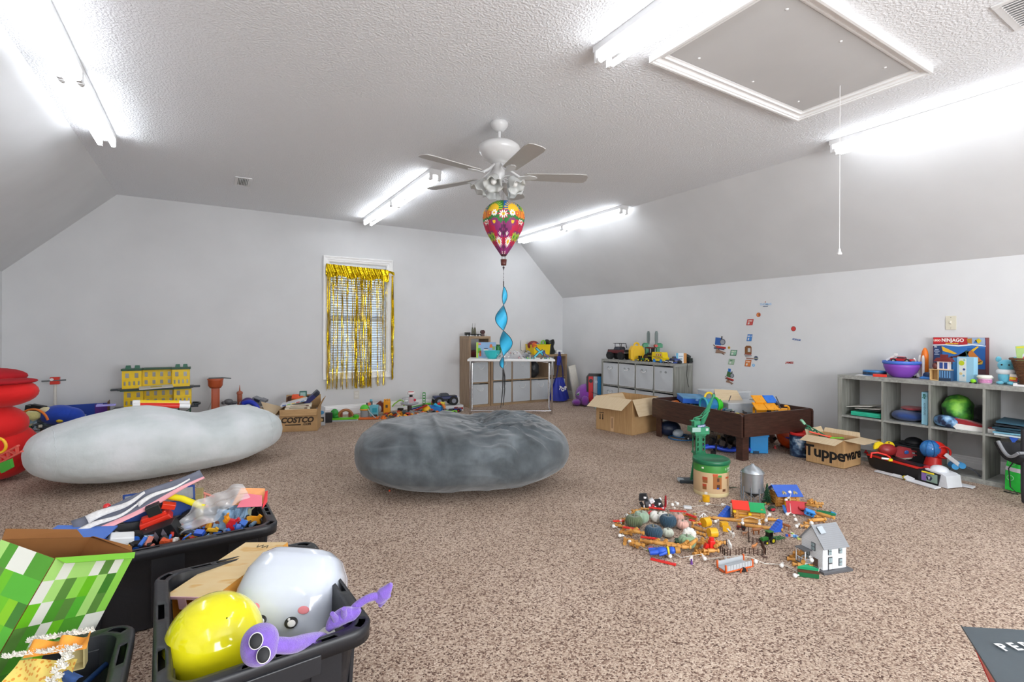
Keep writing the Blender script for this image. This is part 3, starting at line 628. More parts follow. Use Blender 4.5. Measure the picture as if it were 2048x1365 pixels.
for x in (-.045, .045):
 X = TR(x, -.160, -.082) @ RX(PI / 2 - .18)
 M().sph((0, 0, 0), (.019, .016, .003), 20, m=X).o('printed_eye', BLACK, t); M().sph((.002, -.003, .002), (.012, .010, .003), 16, m=X).sph((-.008, .007, .003), (.004, .004, .002), 10, m=X).o('eye_highlight', WHITE, t)
 M().sph((0, 0, 0), (.017, .011, .002), 16, m=TR(x * 1.6, -.161, -.048) @ RX(PI / 2)).o('printed_cheek', PR('e88a92'), t)
M().tube([(-.012, -.1555, -.105), (-.006, -.155, -.110), (0, -.1555, -.106), (.006, -.155, -.110), (.012, -.1555, -.105)], .0015, 5).o('printed_mouth', BLACK, t)
import mathutils
def basis(p0, px, py):      # local frame at p0: x to px, y toward py
 p0, px, py = Vector(p0), Vector(px), Vector(py); x = (px - p0).normalized(); z = x.cross(py - p0).normalized(); y = z.cross(x)
 return Matrix(((x.x, y.x, z.x, p0.x), (x.y, y.y, z.y, p0.y), (x.z, y.z, z.z, p0.z), (0, 0, 0, 1)))
BW = tex('tan_swirl_print', lambda nt, b: (nt.links.new(ramp(nt, [(.35, 'f0cf94'), (.55, 'f3d7a2'), (.62, 'e9b96c'), (.7, 'f1cf95')], noise(nt, coords(nt, (6, 2, 2)), 3, 2)).outputs[0], b.inputs['Base Color'])))
t = T('tan_print_box', 'open box with pale orange wood-look print slanting out of the front tote', 'box', (0, 0, 0)); B_ = basis((0.0096, 1.7710, 0.3385), (0.2308, 1.9995, 0.3647), (-0.0901, 2.0418, 0.3205))
t.matrix_world = B_; w, h, d = .345, .185, .115
M().box((w / 2, h / 2, -.001), (w, h, .003)).o('top_print', BW, t)
M().box((w / 2, .0015, -d / 2), (w, .003, d)).box((w / 2, h - .0015, -d / 2), (w, .003, d)).box((w / 2, h / 2, -d), (w, h, .003)).box((w - .0015, h / 2, -d / 2), (.003, h - .006, d - .004)).o('box_sides', [mt('f0a848', .6, var=.05)], t)
M().box((.002 - .03, h / 2, -d + .012), (.07, h - .01, .003), (0, -.5, 0)).box((-.02, h - .01, -d / 2), (.06, .003, d * .8), (0, 0, .35)).o('carton_flaps', CARDD, t, kind='stuff')
M().box((-.0015, h / 2, -.003), (.004, h, .008)).box((-.003, h * .62, -.02), (.003, .03, .035)).o('pink_edge', PR('e9b8c4'), t)
M().tube([(.300, .055, .001), (.318, .062, .001), (.303, .078, .001), (.322, .086, .001), (.306, .102, .001), (.324, .110, .001)], .0014, 4).o('zigzag_mark', BLACK, t)
PUR = mt('8464c8', .95, var=.12, sc=90, bump=.4, bsc=300, sheen=.6, name='purple_plush')
t = T('purple_plush', 'purple long-armed soft toy with big round black eyes lying in the front tote', 'soft toy', (0.1046, 1.3394, 0.3966))
def rel(p): return tuple(Vector(p) - t.location)
M().sph((0, 0, 0), (.043, .043, .045), 24, e=.85).o('head', PUR, t, sub=1)
for p in ((0.0930, 1.2974, 0.4311), (0.1077, 1.2850, 0.4006)):
 q = Vector(rel(p)); dr = frame(Vector((0, 0, 1.15)) - Vector(p)); X = Matrix(((dr[0].x, dr[1].x, dr[2].x, q.x), (dr[0].y, dr[1].y, dr[2].y, q.y), (dr[0].z, dr[1].z, dr[2].z, q.z), (0, 0, 0, 1)))
 e_ = M().sph((0, 0, 0), (.0155, .018, .004), 24, m=X).o('eye_rim', WHITE, t); M().sph((0, 0, .0025), (.0135, .016, .004), 24, m=X).o('pupil', mt('15161a', .6, var=.02), e_)
def bend(ps, r, name, k=8):
 P_ = [Vector(rel(p)) for p in ps]; out = []; rad = []
 for i in range(len(P_) - 1):
  a, b, c, d = P_[max(i - 1, 0)], P_[i], P_[i + 1], P_[min(i + 2, len(P_) - 1)]
  for j in range(k):
   s = j / k; out.append(.5 * ((2 * b) + (c - a) * s + (2 * a - 5 * b + 4 * c - d) * s * s + (3 * b - a - 3 * c + d) * s ** 3)); rad.append(r[i] * (1 - s) + r[i + 1] * s)
 out.append(P_[-1]); rad.append(r[-1]); M().tube(out, rad, 14).o(name, PUR, t)
bend([(0.1315, 1.3349, 0.3904), (0.1719, 1.3454, 0.3692), (0.2143, 1.3783, 0.3482), (0.2547, 1.4122, 0.3227), (0.2861, 1.4400, 0.2842)], [.018, .019, .019, .018, .016], 'neck')
bend([(0.3307, 1.4597, 0.3162), (0.3489, 1.4487, 0.3561), (0.3771, 1.4434, 0.3779), (0.4068, 1.4370, 0.3856), (0.4296, 1.4350, 0.3774)], [.012, .012, .011, .011, .012], 'arm')
bend([(0.4196, 1.4410, 0.3716), (0.4345, 1.4320, 0.3891), (0.4444, 1.4260, 0.4037), (0.4531, 1.4207, 0.4182)], [.016, .020, .013, .005], 'hand')
bend([(0.2780, 1.4332, 0.3289), (0.2954, 1.4344, 0.3465), (0.3213, 1.4304, 0.3589), (0.3452, 1.4276, 0.3589), (0.3620, 1.4174, 0.3702)], [.007, .020, .022, .018, .006], 'hand')
for a, b in (((0.3190, 1.4201, 0.3591), (0.3143, 1.3995, 0.3951)), ((0.2979, 1.4211, 0.3592), (0.2843, 1.4060, 0.3870)), ((0.4445, 1.4259, 0.3862), (0.4276, 1.4478, 0.3487))): bend([a, b], [.010, .006], 'finger', 3)
one('white_card', 'white card edge lying under the purple soft toy in tote', 'card', M().box((0, 0, 0), (.16, .09, .004)), WHITE, (0.3212, 1.5590, 0.2330), VR + .35, rot=(.25, -.15, VR + .3))
# ---- green checkered carton
t = T('green_carton', 'open cardboard carton printed in green and white squares, tipped at left', 'box', (0, 0, 0))
B_ = basis((-0.3233, 1.6219, 0.5929), (-0.1979, 1.8382, 0.4957), (-0.5272, 1.5115, 0.2435)); t.matrix_world = B_
g_ = ['4f9a2c', '6bbf1f', '8fd451', 'e4e6dc', '3f7f2a', '86c81e', '55b233', 'a9db78', 'e4e6dc', '5a8a3c']
GM = [PR(c) for c in g_]; w, hh, dd = .285, .42, .15; random.seed(11); cell = w / 8
def sq(sx, sy, org, nx, ny, cx, cy, W_=1):
 m = M(); vs = []
 for j in range(ny + 1):
  for i in range(nx + 1): vs.append((org[0] + sx[0] * cx * i + sy[0] * cy * j, org[1] + sx[1] * cx * i + sy[1] * cy * j, org[2] + sx[2] * cx * i + sy[2] * cy * j))
 q = nx + 1; seq = [random.randrange(10) for _ in range(nx * ny)]
 m.add(vs, [(j * q + i, j * q + i + 1, (j + 1) * q + i + 1, (j + 1) * q + i) for j in range(ny) for i in range(nx)], seq); return m
zs = -1 if (B_.to_3x3() @ Vector((0, 0, 1))).dot(Vector((0, 0, 1.15)) - B_.translation) < 0 else 1
for nm, a in (('right_face', ((1, 0, 0), (0, 1, 0), (0, 0, .0015 * zs), 8, 8, w / 8, hh / 8)), ('left_face', ((0, 0, -zs), (0, 1, 0), (-.0015, 0, 0), 6, 8, dd / 6, hh / 8))):
 sq(*a).o(nm, GM, t)
CI = mt('8a5a2c', .85, var=.08, sc=12, name='carton_inside')
M().box((w / 2, hh / 2, -zs * .001), (w, hh, .002)).box((0, hh / 2, -zs * dd / 2), (.002, hh, dd)).box((w, hh / 2, -zs * dd / 2), (.002, hh, dd)).box((w / 2, hh / 2, -zs * dd), (w, hh, .002)).box((w / 2, hh, -zs * dd / 2), (w, .002, dd)).o('carton_board', CI, t)
m = M(); m.sheet([(0, -.002, .0), (w, -.002, 0), (w - .02, .008, zs * .018), (.02, .006, zs * .018)], .0015); m.o('front_flap', PR('7cc832'), t)
m = M(); m.sheet([(w, 0, -zs * .01), (w, 0, -zs * dd), (w - .02, -.008, -zs * (dd - .02)), (w + .0, -.012, -zs * .02)], .0015); m.o('side_flap', CI, t)
m = M(); m.sheet([(0, 0, -zs * dd), (w * .9, 0, -zs * dd), (w * .8, -.02, -zs * (dd + .01)), (w * .05, -.02, -zs * (dd + .02))], .0015); m.o('back_flap', CI, t)
t = T('patchwork_rag', 'frilly patchwork of yellow dotted and orange cloth at lower left corner', 'cloth', (-0.3207, 1.4566, 0.4033)); random.seed(3)
YD = tex('yellow_dots', lambda nt, b: (nt.links.new(ramp(nt, [(0, 'e29b3c'), (.32, 'e29b3c'), (.40, 'f2d873'), (1, 'f2d873')], (lambda v: (nt.links.new(coords(nt), v.inputs['Vector']), v.inputs['Scale'].__setattr__('default_value', 110), v.outputs['Distance'])[2])(nt.nodes.new('ShaderNodeTexVoronoi'))).outputs[0], b.inputs['Base Color'])))
X = RZ(VR) @ RX(.75) @ SC(.8, .62, .8)
M().grid(lambda u, v: ((u - .45) * .17, (v - .6) * .12, .008 * math.sin(9 * u + 5 * v)), 16, 10, m=X).o('dotted_patch', YD, t)
M().grid(lambda u, v: ((u - .3) * .16, .045 + v * .05 + .03 * u, .02 * math.sin(14 * u) * v + .02), 24, 6, m=X).o('orange_patch', mt('ee9a3a', .9, var=.2, sc=40), t)
M().grid(lambda u, v: (.075 + u * .05, -.06 + v * .08 - .02 * u, .012 * math.sin(10 * v)), 8, 8, m=X).o('blue_patch', mt('2f4f86', .9, var=.3, sc=60), t)
m = M()
for path in ([(-.10 + .19 * k / 40, .052 + .03 * k / 40) for k in range(41)], [(.07 + .012 * math.sin(k), -.09 + .17 * k / 40) for k in range(41)], [(-.06 + .16 * k / 40, .10 + .035 * k / 40) for k in range(41)]):
 for x, y in path:
  for _ in range(7): a = random.uniform(0, 6.28); r = random.uniform(.005, .011); m.sheet([(x, y, .012), (x + r * math.cos(a), y + r * math.sin(a), .02 + r), (x + r * math.cos(a + 1), y + r * math.sin(a + 1), .014 + r * .5)], .001, m=X)
m.o('frayed_fringe', mt('f2efe6', .95, var=.06, name='frayed_cotton'), t, kind='stuff')
one('blue_stick', 'dark blue plastic stick leaning in the lower left tote', 'stick', M().cyl((-0.2649, 1.5865, 0.2824), (-0.2002, 1.7811, 0.2545), .007, n=10), P('25457e'))
t = T('khaki_tray', 'khaki open plastic tray standing in the lower left tote', 'tray', (-0.2807, 1.5961, 0.3276), VR + .5); M().box((0, 0, 0), (.04, .03, .003)).box((0, .015, .03), (.04, .003, .06)).box((.02, 0, .03), (.003, .03, .06)).box((-.02, 0, .03), (.003, .03, .06)).o('tray_body', P('b9ab7a'), t)
one('pink_card', 'pink card wedged inside the right wall of the lower left tote', 'card', M().sheet([(-0.2011, 1.5479, 0.2875), (-0.1963, 1.6034, 0.2598), (-0.2055, 1.6441, 0.2909), (-0.2100, 1.6468, 0.2961)], .002), PR('eeb4c0'))

# ---- contents of the toy tote
g = None
t = T('framed_sheet', 'blue-bordered grey printed sheet standing in the toy tote', 'sheet', (0, 0, 0)); t.matrix_world = basis((-0.3180, 2.6941, 0.3797), (-0.0603, 2.6667, 0.3908), (-0.3328, 2.7031, 0.4527)) @ SC(.66)
M().grid(lambda u, v: (u * .40, v * .26 - .16, .006 * math.sin(6 * u)), 20, 3).o('backing', PR('2a4f9e'), t).modifiers.new('s', 'SOLIDIFY').thickness = .002
M().grid(lambda u, v: (.012 + u * .376, .012 + v * .076, .0025 + .006 * math.sin(6 * (.03 + u * .94))), 20, 3).o('sheet_face', mt('b9c0c6', .4, var=.12, sc=60), t)
m = M()
for j in range(6): m.box((.18, .02 + j * .011, .0085), (.20 - (j % 3) * .02, .0025, .0005), (0, -.02, 0))
m.o('printed_lines', PR('7d858e'), t, kind='stuff')
M().ring((.035, .062, .006), .008, .003, n=14).o('round_mark', PR('3f5fa8'), t)
one('red_ball', 'small shiny red ball on the far left of the toy tote', 'ball', M().sph((0, 0, 0), .014, 16).cyl((0, 0, -.01), (.02, -.02, -.12), .003, n=6), mt('d8262a', .2, var=.02, coat=.5), (-0.3627, 2.6276, 0.4249))
t = T('paper_poster', 'crumpled dark and pink paper poster spilling over the toy tote', 'poster', (0, 0, 0)); t.matrix_world = basis((-0.4249, 2.5367, 0.3186), (-0.1370, 2.5962, 0.4415), (-0.4214, 2.6164, 0.4265)) @ SC(.9, .62, .9); random.seed(2)
L_ = .50; M().grid(lambda u, v: (u * L_, v * .17 * (1 - .55 * u) , .012 * math.sin(9 * u + 3 * v) + .01 * v), 26, 8, cf=lambda u, v: 1 if v < .22 else 0).o('paper', [mt('6d7180', .7, var=.1, sc=20), PR('f0aab2')], t).modifiers.new('s', 'SOLIDIFY').thickness = .0015
for k, (a, b, w_) in enumerate(((.10, .55, .06), (.02, .30, .04), (.45, .22, .035))): M().grid(lambda u, v: (a * L_ + u * .22, (b - .05) * .17 + v * w_ * (1 - u * .7) + .01 * math.sin(7 * u), .016 + .012 * math.sin(9 * (a + u * .44) + 2) + .008), 16, 3).o('white_lettered_strip', mt('efeceb', .7, var=.25, sc=90), t).modifiers.new('s', 'SOLIDIFY').thickness = .001
one('blue_folder', 'blue folder edge at left end of the toy tote', 'folder', M().box((0, 0, 0), (.20, .12, .006)), PR('4a78d0'), (-0.4289, 2.5158, 0.3697), 0, rot=(.05, .12, VR + .3))
t = T('yellow_arc', 'long yellow curved foam tube arching over the toy tote', 'tube', (-0.2808, 2.6996, 0.4016)); ps = [(-0.2808, 2.6996, 0.4016), (-0.2307, 2.6693, 0.4279), (-0.1658, 2.6300, 0.4368), (-0.1007, 2.5906, 0.4240), (-0.0208, 2.5423, 0.3852)]
M().tube([tuple(Vector(p) - t.location) for p in ps], .0135, 10).o('foam_tube', P('f2e21a'), t)
for (a, b, l) in (((330, 985), (395, 1012), 'lower'), ((350, 970), (398, 992), 'upper')): pass
t = T('truss_toy', 'salmon pink plastic truss piece at the back of the toy tote', 'toy part', (0, 0, 0)); t.matrix_world = basis((-0.1619, 2.7154, 0.4278), (-0.0415, 2.6857, 0.3638), (-0.1315, 2.7402, 0.4548)); m = M()
for y in (0, .05): m.box((.08, y, 0), (.20, .009, .009))
for k in range(5): m.box((.01 + k * .035, .025, 0), (.006, .05, .006), (0, 0, .4 * (-1) ** k))
m.o('truss', P('e08a78'), t, bev=.001)
one('tan_rack', 'small tan notched plastic piece at the back edge of toy tote', 'toy part', M().box((0, 0, -.04), (.028, .012, .14)).box((0, -.008, .02), (.02, .006, .008)).box((0, -.008, 0), (.02, .006, .008)).box((0, -.008, -.02), (.02, .006, .008)), P('9c8f62'), (-0.0380, 2.5713, 0.4363), VR, kind='stuff')
t = T('red_carrier', 'red plastic vehicle carrier with black cage in the toy tote', 'toy vehicle', (-0.1955, 2.6047, 0.3465), VR + .5, rot=(.2, -.3, VR + .5)); M().box((0, 0, 0), (.12, .06, .03), tp=.9).box((.0, 0, .02), (.09, .03, .02)).o('chassis', P('dd3320'), t, bev=.004)
M().box((.01, 0, .052), (.05, .05, .045)).o('cage', P('2b2c2b'), t, bev=.003); M().box((.06, 0, .04), (.05, .03, .022), (0, .6, 0)).o('arm', P('e23a22'), t, bev=.002)
t = T('black_stepped_block', 'black plastic block with grey zigzag stripes in the toy tote', 'toy part', (-0.1803, 2.5406, 0.3059), 0, rot=(.35, -.35, VR + .1)); M().box((0, 0, 0), (.16, .05, .07)).o('block', P('1d1f22'), t, bev=.002)
for k in range(4): M().prism([(0, 0), (.018, .02), (.018, .05), (0, .03)], .002, m=TR(-.07 + k * .032, -.027, -.02) @ RX(PI / 2)).o('grey_stripe', P('77727c'), t)
t = T('white_blue_truck', 'white and blue toy truck with knobbly black wheels in toy tote', 'toy truck', (-0.2990, 2.4956, 0.3261), 0, rot=(.3, .2, VR + .7)); M().box((0, 0, 0), (.09, .05, .035), tp=.85).o('body', P('e3e5e6'), t, bev=.004); M().box((.0, 0, -.02), (.12, .03, .012)).o('chassis', P('2c66c8'), t)
for x, y in ((.05, -.035), (-.04, -.035), (.05, .035), (-.04, .035)):
 w_ = M().cyl((x, y - .012, -.022), (x, y + .012, -.022), .027, n=18).o('tyre', mt('1c1c1e', .8, var=.1), t, bev=.003); M().cyl((x, y - .0135, -.022), (x, y + .0135, -.022), .014, n=14).o('hub', P('2f72dd'), w_)
t = T('black_cannon', 'black ribbed plastic toy piece leaning in the toy tote', 'toy part', (-0.1088, 2.6610, 0.3117), 0, rot=(.1, -.5, VR + .2)); M().cyl((-.07, 0, 0), (.07, 0, 0), .018, n=14).cyl((.02, 0, 0), (.045, 0, 0), .024, n=14).o('barrel', P('222326'), t); M().box((.0, 0, -.02), (.08, .02, .02)).o('mount', P('2b2c30'), t)
CLR = mt('eef0f4', .15, var=.02, alpha=.38, coat=.5, name='clear_plastic_film')
t = T('clear_bag', 'crumpled clear plastic bag on the toy tote heap', 'plastic bag', (0, 0, 0)); t.matrix_world = basis((-0.1028, 2.5171, 0.3022), (0.1108, 2.5046, 0.4127), (-0.1295, 2.6268, 0.4141)) @ SC(.78)
M().grid(lambda u, v: (u * .36, (v - .3) * .13 * (.35 + .8 * math.sin(PI * min(1, u * .8 + .1))), .02 + .022 * math.sin(11 * u + 7 * v) * math.cos(9 * v) + .012 * math.sin(23 * u)), 30, 14).o('bag_film', CLR, t)
t = T('gold_wheel_bike', 'toy motorbike with gold spoked wheel and blue gold frame in tote', 'toy motorbike', (-0.0740, 2.4996, 0.3023), 0, rot=(.5, .1, VR)); GO = mt('c79a2a', .3, .8, var=.1)
m = M(); m.ring((-.045, 0, 0), .028, .006, 'Y', 20, 6); m.o('tyre', P('2a2622'), t); m = M(); m.ring((-.045, 0, 0), .021, .004, 'Y', 20, 6)
for k in range(5): m.box((-.045, 0, 0), (.04, .004, .004), (0, k * PI / 5, 0))
m.o('spoked_rim', GO, t); M().box((.02, 0, 0), (.10, .018, .012), (0, .15, 0)).o('frame', P('3b414c'), t); M().box((.05, -.004, .012), (.035, .022, .016)).o('blue_cowl', P('2c5fd0'), t); M().box((.015, -.006, -.012), (.05, .02, .018)).o('gold_cowl', P('d59a22'), t)
for px, py, d, l, r in ((455, 1036, 2.16, 'left', .3), (480, 1026, 2.26, 'right', -.2)): pass
RK = mt('86a6c2', .55, var=.2, sc=40, bump=.6, bsc=60, name='blue_rock_plastic'); random.seed(8)
def rockchunk(label, loc, rot, s):
 t = T('rock_piece', label, 'toy part', loc, 0, 'blue rock pieces in the toy tote', rot=rot); m = M()
 m.grid(lambda u, v: ((u - .5) * s, (v - .5) * s * 1.3, .012 * NZ.noise(Vector((u * 5, v * 5, s * 50))) + .02), 12, 12); m.box((0, 0, 0), (s, s * 1.3, .026)); m.o('rock_slab', RK, t)
 M().box((-s * .3, -s * .4, .024), (s * .3, s * .2, .01)).box((s * .2, s * .3, .026), (s * .25, s * .25, .01)).o('rock_ledge', RK, t, kind='stuff')
rockchunk('blue rock-like plastic piece on the left, standing in toy tote', (0.0545, 2.5388, 0.3198), (1.2, .15, VR + .2), .065)
rockchunk('blue rock-like plastic piece on the right, topping the toy tote', (0.1140, 2.5728, 0.3246), (1.0, -.2, VR - .2), .09)
one('orange_folder', 'orange paper folder sticking up at right end of toy tote', 'folder', M().sheet([(0.0841, 2.5664, 0.3681), (0.2180, 2.5497, 0.3586), (0.2213, 2.5909, 0.4159), (0.1243, 2.6274, 0.4239)], .003), PR('f4a86c'))
one('pink_folder', 'pink paper folder in front of the orange one in toy tote', 'folder', M().sheet([(0.1034, 2.5103, 0.3726), (0.2013, 2.4955, 0.3640), (0.2044, 2.5368, 0.4012), (0.1369, 2.5555, 0.4163)], .003), PR('e5788a'))
one('red_card', 'red card edge at the right end of toy tote', 'card', M().sheet([(0.2013, 2.4955, 0.3505), (0.2240, 2.5249, 0.3716), (0.2294, 2.5638, 0.4127), (0.2178, 2.5498, 0.4138)], .003), PR('d8383f'))
for (X_, Y_, Z_, nm, l, c, sz, r) in [(0.081, 2.453, 0.321, 'red_claw', 'red plastic claw between the blue rock pieces', 'c9242e', (0.035, 0.02, 0.05), 0.3), (0.066, 2.473, 0.339, 'orange_bracket', 'small orange bracket beside the red claw', 'ee9a1c', (0.02, 0.018, 0.04), -0.2), (0.171, 2.515, 0.305, 'yellow_truss', 'yellow plastic truss piece at the right rim of toy tote', 'eb9c1e', (0.06, 0.01, 0.035), 0.1), (0.153, 2.549, 0.32, 'grey_tab', 'pale grey plastic tab at the right of toy tote', 'a7ab90', (0.02, 0.012, 0.06), 0.2), (-0.002, 2.55, 0.314, 'brown_tray', 'brown ribbed tray under the clear bag in toy tote', '8b5230', (0.1, 0.05, 0.02), 0.2), (-0.149, 2.428, 0.306, 'orange_figure', 'small orange jointed piece at front rim of toy tote', 'd3572f', (0.04, 0.02, 0.02), 0.4), (0.009, 2.473, 0.307, 'yellow_hook', 'yellow plastic hook near the front rim of toy tote', 'e8b32a', (0.05, 0.012, 0.014), 0.1)]:
 t = T(nm, l, 'toy part', (X_, Y_, Z_), 0, rot=(.2, r, VR + r))
 M().box((0, 0, 0), sz, tp=.7).o('main_piece', P(c), t, bev=.002); M().box((sz[0] * .4, 0, sz[2] * .5), (sz[0] * .3, sz[1] * .6, sz[2] * .5), (0, .6, 0)).cyl((-sz[0] * .3, -sz[1] * .6, 0), (-sz[0] * .3, sz[1] * .6, 0), min(sz) * .45, n=10).o('side_piece', P(c), t, bev=.001, kind='stuff')
t = T('mixed_toy_parts', 'jumble of small mixed plastic parts filling the toy tote', 'toy parts', (-.145, 2.505, 0), .05); t['kind'] = 'stuff'; random.seed(21); cs = ['c33a2a', '23262b', '2f66c0', 'e0a02a', '6b4a35', 'd9d6d0', '7aa0bf', 'd07a68']
mm = [P(c) for c in cs]; m = M()
for k in range(420):
 x, y = random.uniform(-.31, .31), random.uniform(-.13, .13); z = random.uniform(.20, .315); s = random.uniform(.012, .04)
 if k % 3: m.box((x, y, z), (s, s * random.uniform(.3, 1), s * random.uniform(.2, .8)), (random.uniform(0, 3), random.uniform(0, 3), random.uniform(0, 3)), mi=k % 8)
 else: m.cyl((x, y, z), (x + random.uniform(-.03, .03), y + random.uniform(-.03, .03), z + random.uniform(-.015, .02)), s * .25, n=8, mi=k % 8)
bpy.data.objects.remove(t); one('mixed_toy_parts', 'jumble of small mixed plastic parts filling the toy tote', 'toy parts', m, mm, (-.145, 2.505, 0), .05, kind='stuff')
# ---- banner at the bottom right corner
t = T('fabric_banner', 'dark grey nylon panel with white letters and red edge, bottom right', 'banner', (0, 0, 0)); NY = mt('465056', .45, var=.12, sc=7, bump=.3, bsc=9, name='grey_nylon')
z_ = .34; a, b, c, d = Vector((1.978, 0.594, 0.250)), Vector((2.150, 0.467, 0.250)), Vector((1.698, 0.368, 0.250)), Vector((1.710, 0.435, 0.250))
M().sheet([a, d, c, b], -.004).o('nylon_panel', NY, t)
e = Vector((1.988, 0.575, 0.220)); M().sheet([e, Vector((1.877, 0.501, 0.170)), Vector((1.837, 0.460, 0.170)), d + Vector((0, 0, -.004))], .003).o('red_side', P('d92a24'), t)
lx = (Vector((2.007, 0.474, 0.250)) - Vector((1.951, 0.502, 0.250))).normalized(); dn = (Vector((1.938, 0.486, 0.250)) - Vector((1.966, 0.506, 0.250))).normalized(); up = -(dn - lx * dn.dot(lx)).normalized()
X = Matrix(((lx.x, up.x, 0, 0), (lx.y, up.y, 0, 0), (0, 0, 1, 0), (0, 0, 0, 1))); p = Vector((1.928, 0.495, 0.256))
M().text('PERFORMANCE', .046, TR(p.x, p.y, .2552) @ X, ext=.0005, off=.0008, sp=1.6, al='LEFT').o('lettering', WHITE, t)
m = M(); m.tube([a + Vector((0, 0, .002)), d + Vector((0, 0, .002))], .002, 5).o('binding', P('3f474c'), t)
for pp in (a, d, e): M().cyl((pp.x + .02, pp.y - .01, 0), (pp.x + .01, pp.y - .005, pp.z), .003, n=6).o('frame_rod', P('2a2c2e'), t) if False else None
q = (a + b + c) / 3; M().box((q.x, q.y, .12), (.03, .03, .24)).o('support_post', P('2a2c2e'), t)
# ======================= the toy village on the carpet =======================
def logmesh(L, r=.010):
 m = M(); e = .009
 for a, b, q in ((0, e, 1), (e, e + .014, .58), (e + .014, L - e - .014, 1), (L - e - .014, L - e, .58), (L - e, L, 1)):
  if b > a: m.cyl((a - L / 2, 0, 0), (b - L / 2, 0, 0), r * q, n=10)
 return m
LG = {}
def log_to(L, par, loc, rot, name='log'):
 if L not in LG:
  o = logmesh(L).o(name, LOGM); LG[L] = o.data; bpy.data.objects.remove(o)
 o = bpy.data.objects.new(name, LG[L]); COL.objects.link(o); o.location = loc; o.rotation_euler = rot
 if par is not None: o.parent = par
 return o
def loose(px_list, labelf, grp):
 for k, (x, y, z, a, L, tilt) in enumerate(px_list):
  o = log_to(L, None, (x, y, z), (0, tilt, a), 'toy_log'); o['label'] = labelf; o['category'] = 'toy log'; o['group'] = grp
R_ = .010
def cabin(name, label, loc, rz, w, d, h, rows, sc=1):
 t = T(name, label, 'toy cabin', loc, rz)
 for k in range(rows):
  z = R_ + k * R_ * 1.9
  for sy in (-1, 1):
   if k % 2 == 0 or True: log_to(w, t, (0, sy * (d / 2 - .012), z + (R_ if 0 else 0)), (0, 0, 0))
  for sx in (-1, 1): log_to(d, t, (sx * (w / 2 - .016), 0, z + R_ * .95), (0, 0, PI / 2))
 return t
def roofp(t, w, d, z, rise, c1, c2, split=None, ridge=.0, name='roof_panel'):
 for sy, c in ((-1, c1), (1, c2)):
  m = M(); m.sheet([(-w / 2, sy * d / 2, z), (w / 2, sy * d / 2, z), (w / 2, 0, z + rise), (-w / 2, 0, z + rise)] if sy < 0 else [(-w / 2, 0, z + rise), (w / 2, 0, z + rise), (w / 2, d / 2, z), (-w / 2, d / 2, z)], .004)
  for k in range(1, 6):
   s = k / 6; yy = sy * d / 2 * (1 - s); m.box((0, yy - sy * -.0, z + rise * s + .0045), (w, .0015, .0015))
  m.o(name, P(c), t)
t = cabin('toy_cabin', 'toy log cabin with blue roof, dormers and yellow door, by the silo', (3.297, 1.915), VR + .03, .155, .10, 0, 4)
roofp(t, .172, .15, .075, .055, '2456b8', '2456b8')
for x in (-.032, .042): M().prism([(-.012, 0), (.012, 0), (.012, .016), (0, .026), (-.012, .016)], .02, m=TR(x, -.062, .082) @ RX(PI / 2) @ SC(1, 1, -1)).box((x, -.0635, .094), (.006, .002, .01), mi=1).o('dormer', [P('b9a878'), P('4a6a90')], t)
m = M()
for x in (-.028, .004): m.box((x, -.058, .035), (.006, .01, .066))
m.box((-.012, -.058, .066), (.038, .01, .006)); m.o('door_frame', P('f0b818'), t)
t = cabin('toy_cabin', 'toy log cabin with red and green roof halves between two blue ramps', (2.840, 1.874), VR - .28, .17, .095, 0, 4)
m = M(); m.sheet([(-.095, -.06, .075), (.0, -.06, .075), (.0, 0, .11), (-.095, 0, .11)], .004); m.sheet([(-.095, 0, .11), (.0, 0, .11), (.0, .06, .075), (-.095, .06, .075)], .004); m.o('red_roof', P('e63a2a'), t)
m = M(); m.sheet([(.002, -.062, .068), (.088, -.062, .068), (.088, 0, .105), (.002, 0, .105)], .004); m.sheet([(.002, 0, .105), (.10, 0, .105), (.10, .06, .07), (.002, .06, .07)], .004); m.o('green_roof', P('1fa05c'), t)
m = M(); m.box((-.085, -.052, .062), (.016, .012, .014)); m.o('gable_block', P('f2c81c'), t); M().box((.0, -.058, .055), (.016, .012, .014)).o('gable_block', P('f2c81c'), t)
M().box((-.03, -.04, .035), (.05, .006, .01)).o('window_sill', P('e8b32a'), t)
for px, py, rz, l in ((1446, 1032, VR + 1.0, 'blue toy ramp standing left of the red-roofed cabin'), (1554, 1060, VR + 1.0, 'blue toy ramp standing right of the green roof')):
 Fp = None
def ramp_b(loc, rz, l):
 t = T('toy_ramp', l, 'toy ramp', loc, rz); M().prism([(-.045, 0), (.028, 0), (.028, .065)], .03, m=TR(0, .015, 0) @ RX(PI / 2)).o('ramp_body', P('2a5fd0'), t, bev=.001)
 for k in range(5): M().box((-.030 + k * .0125, 0, .011 + k * .0115), (.010, .034, .005), (0, -.73, 0)).o('tread', P('3a70e0'), t)
ramp_b((2.762, 1.979), VR + .25, 'blue toy ramp standing left of the red-roofed cabin'); ramp_b((2.818, 1.681), VR + .25, 'blue toy ramp standing right of the green roof')
t = T('tipped_toy_house', 'fallen dark red toy roof with a hole, tipped between log cabins', 'toy house', (3.216, 1.790), VR, rot=(.25, 0, VR - .35)); RD = P('b9202c')
m = M(); m.sheet([(-.06, -.05, .02), (.045, -.05, .02), (.045, .01, .07), (-.06, .01, .07)], .005)
for k in range(7): m.box((-.0075, -.046 + k * .009, .028 + k * .0075), (.10, .002, .002))
m.o('roof_panel', RD, t); m = M(); m.sheet([(-.03, .012, .07), (.06, .012, .07), (.06, .06, .025), (-.03, .06, .025)], .005); m.o('roof_panel', RD, t)
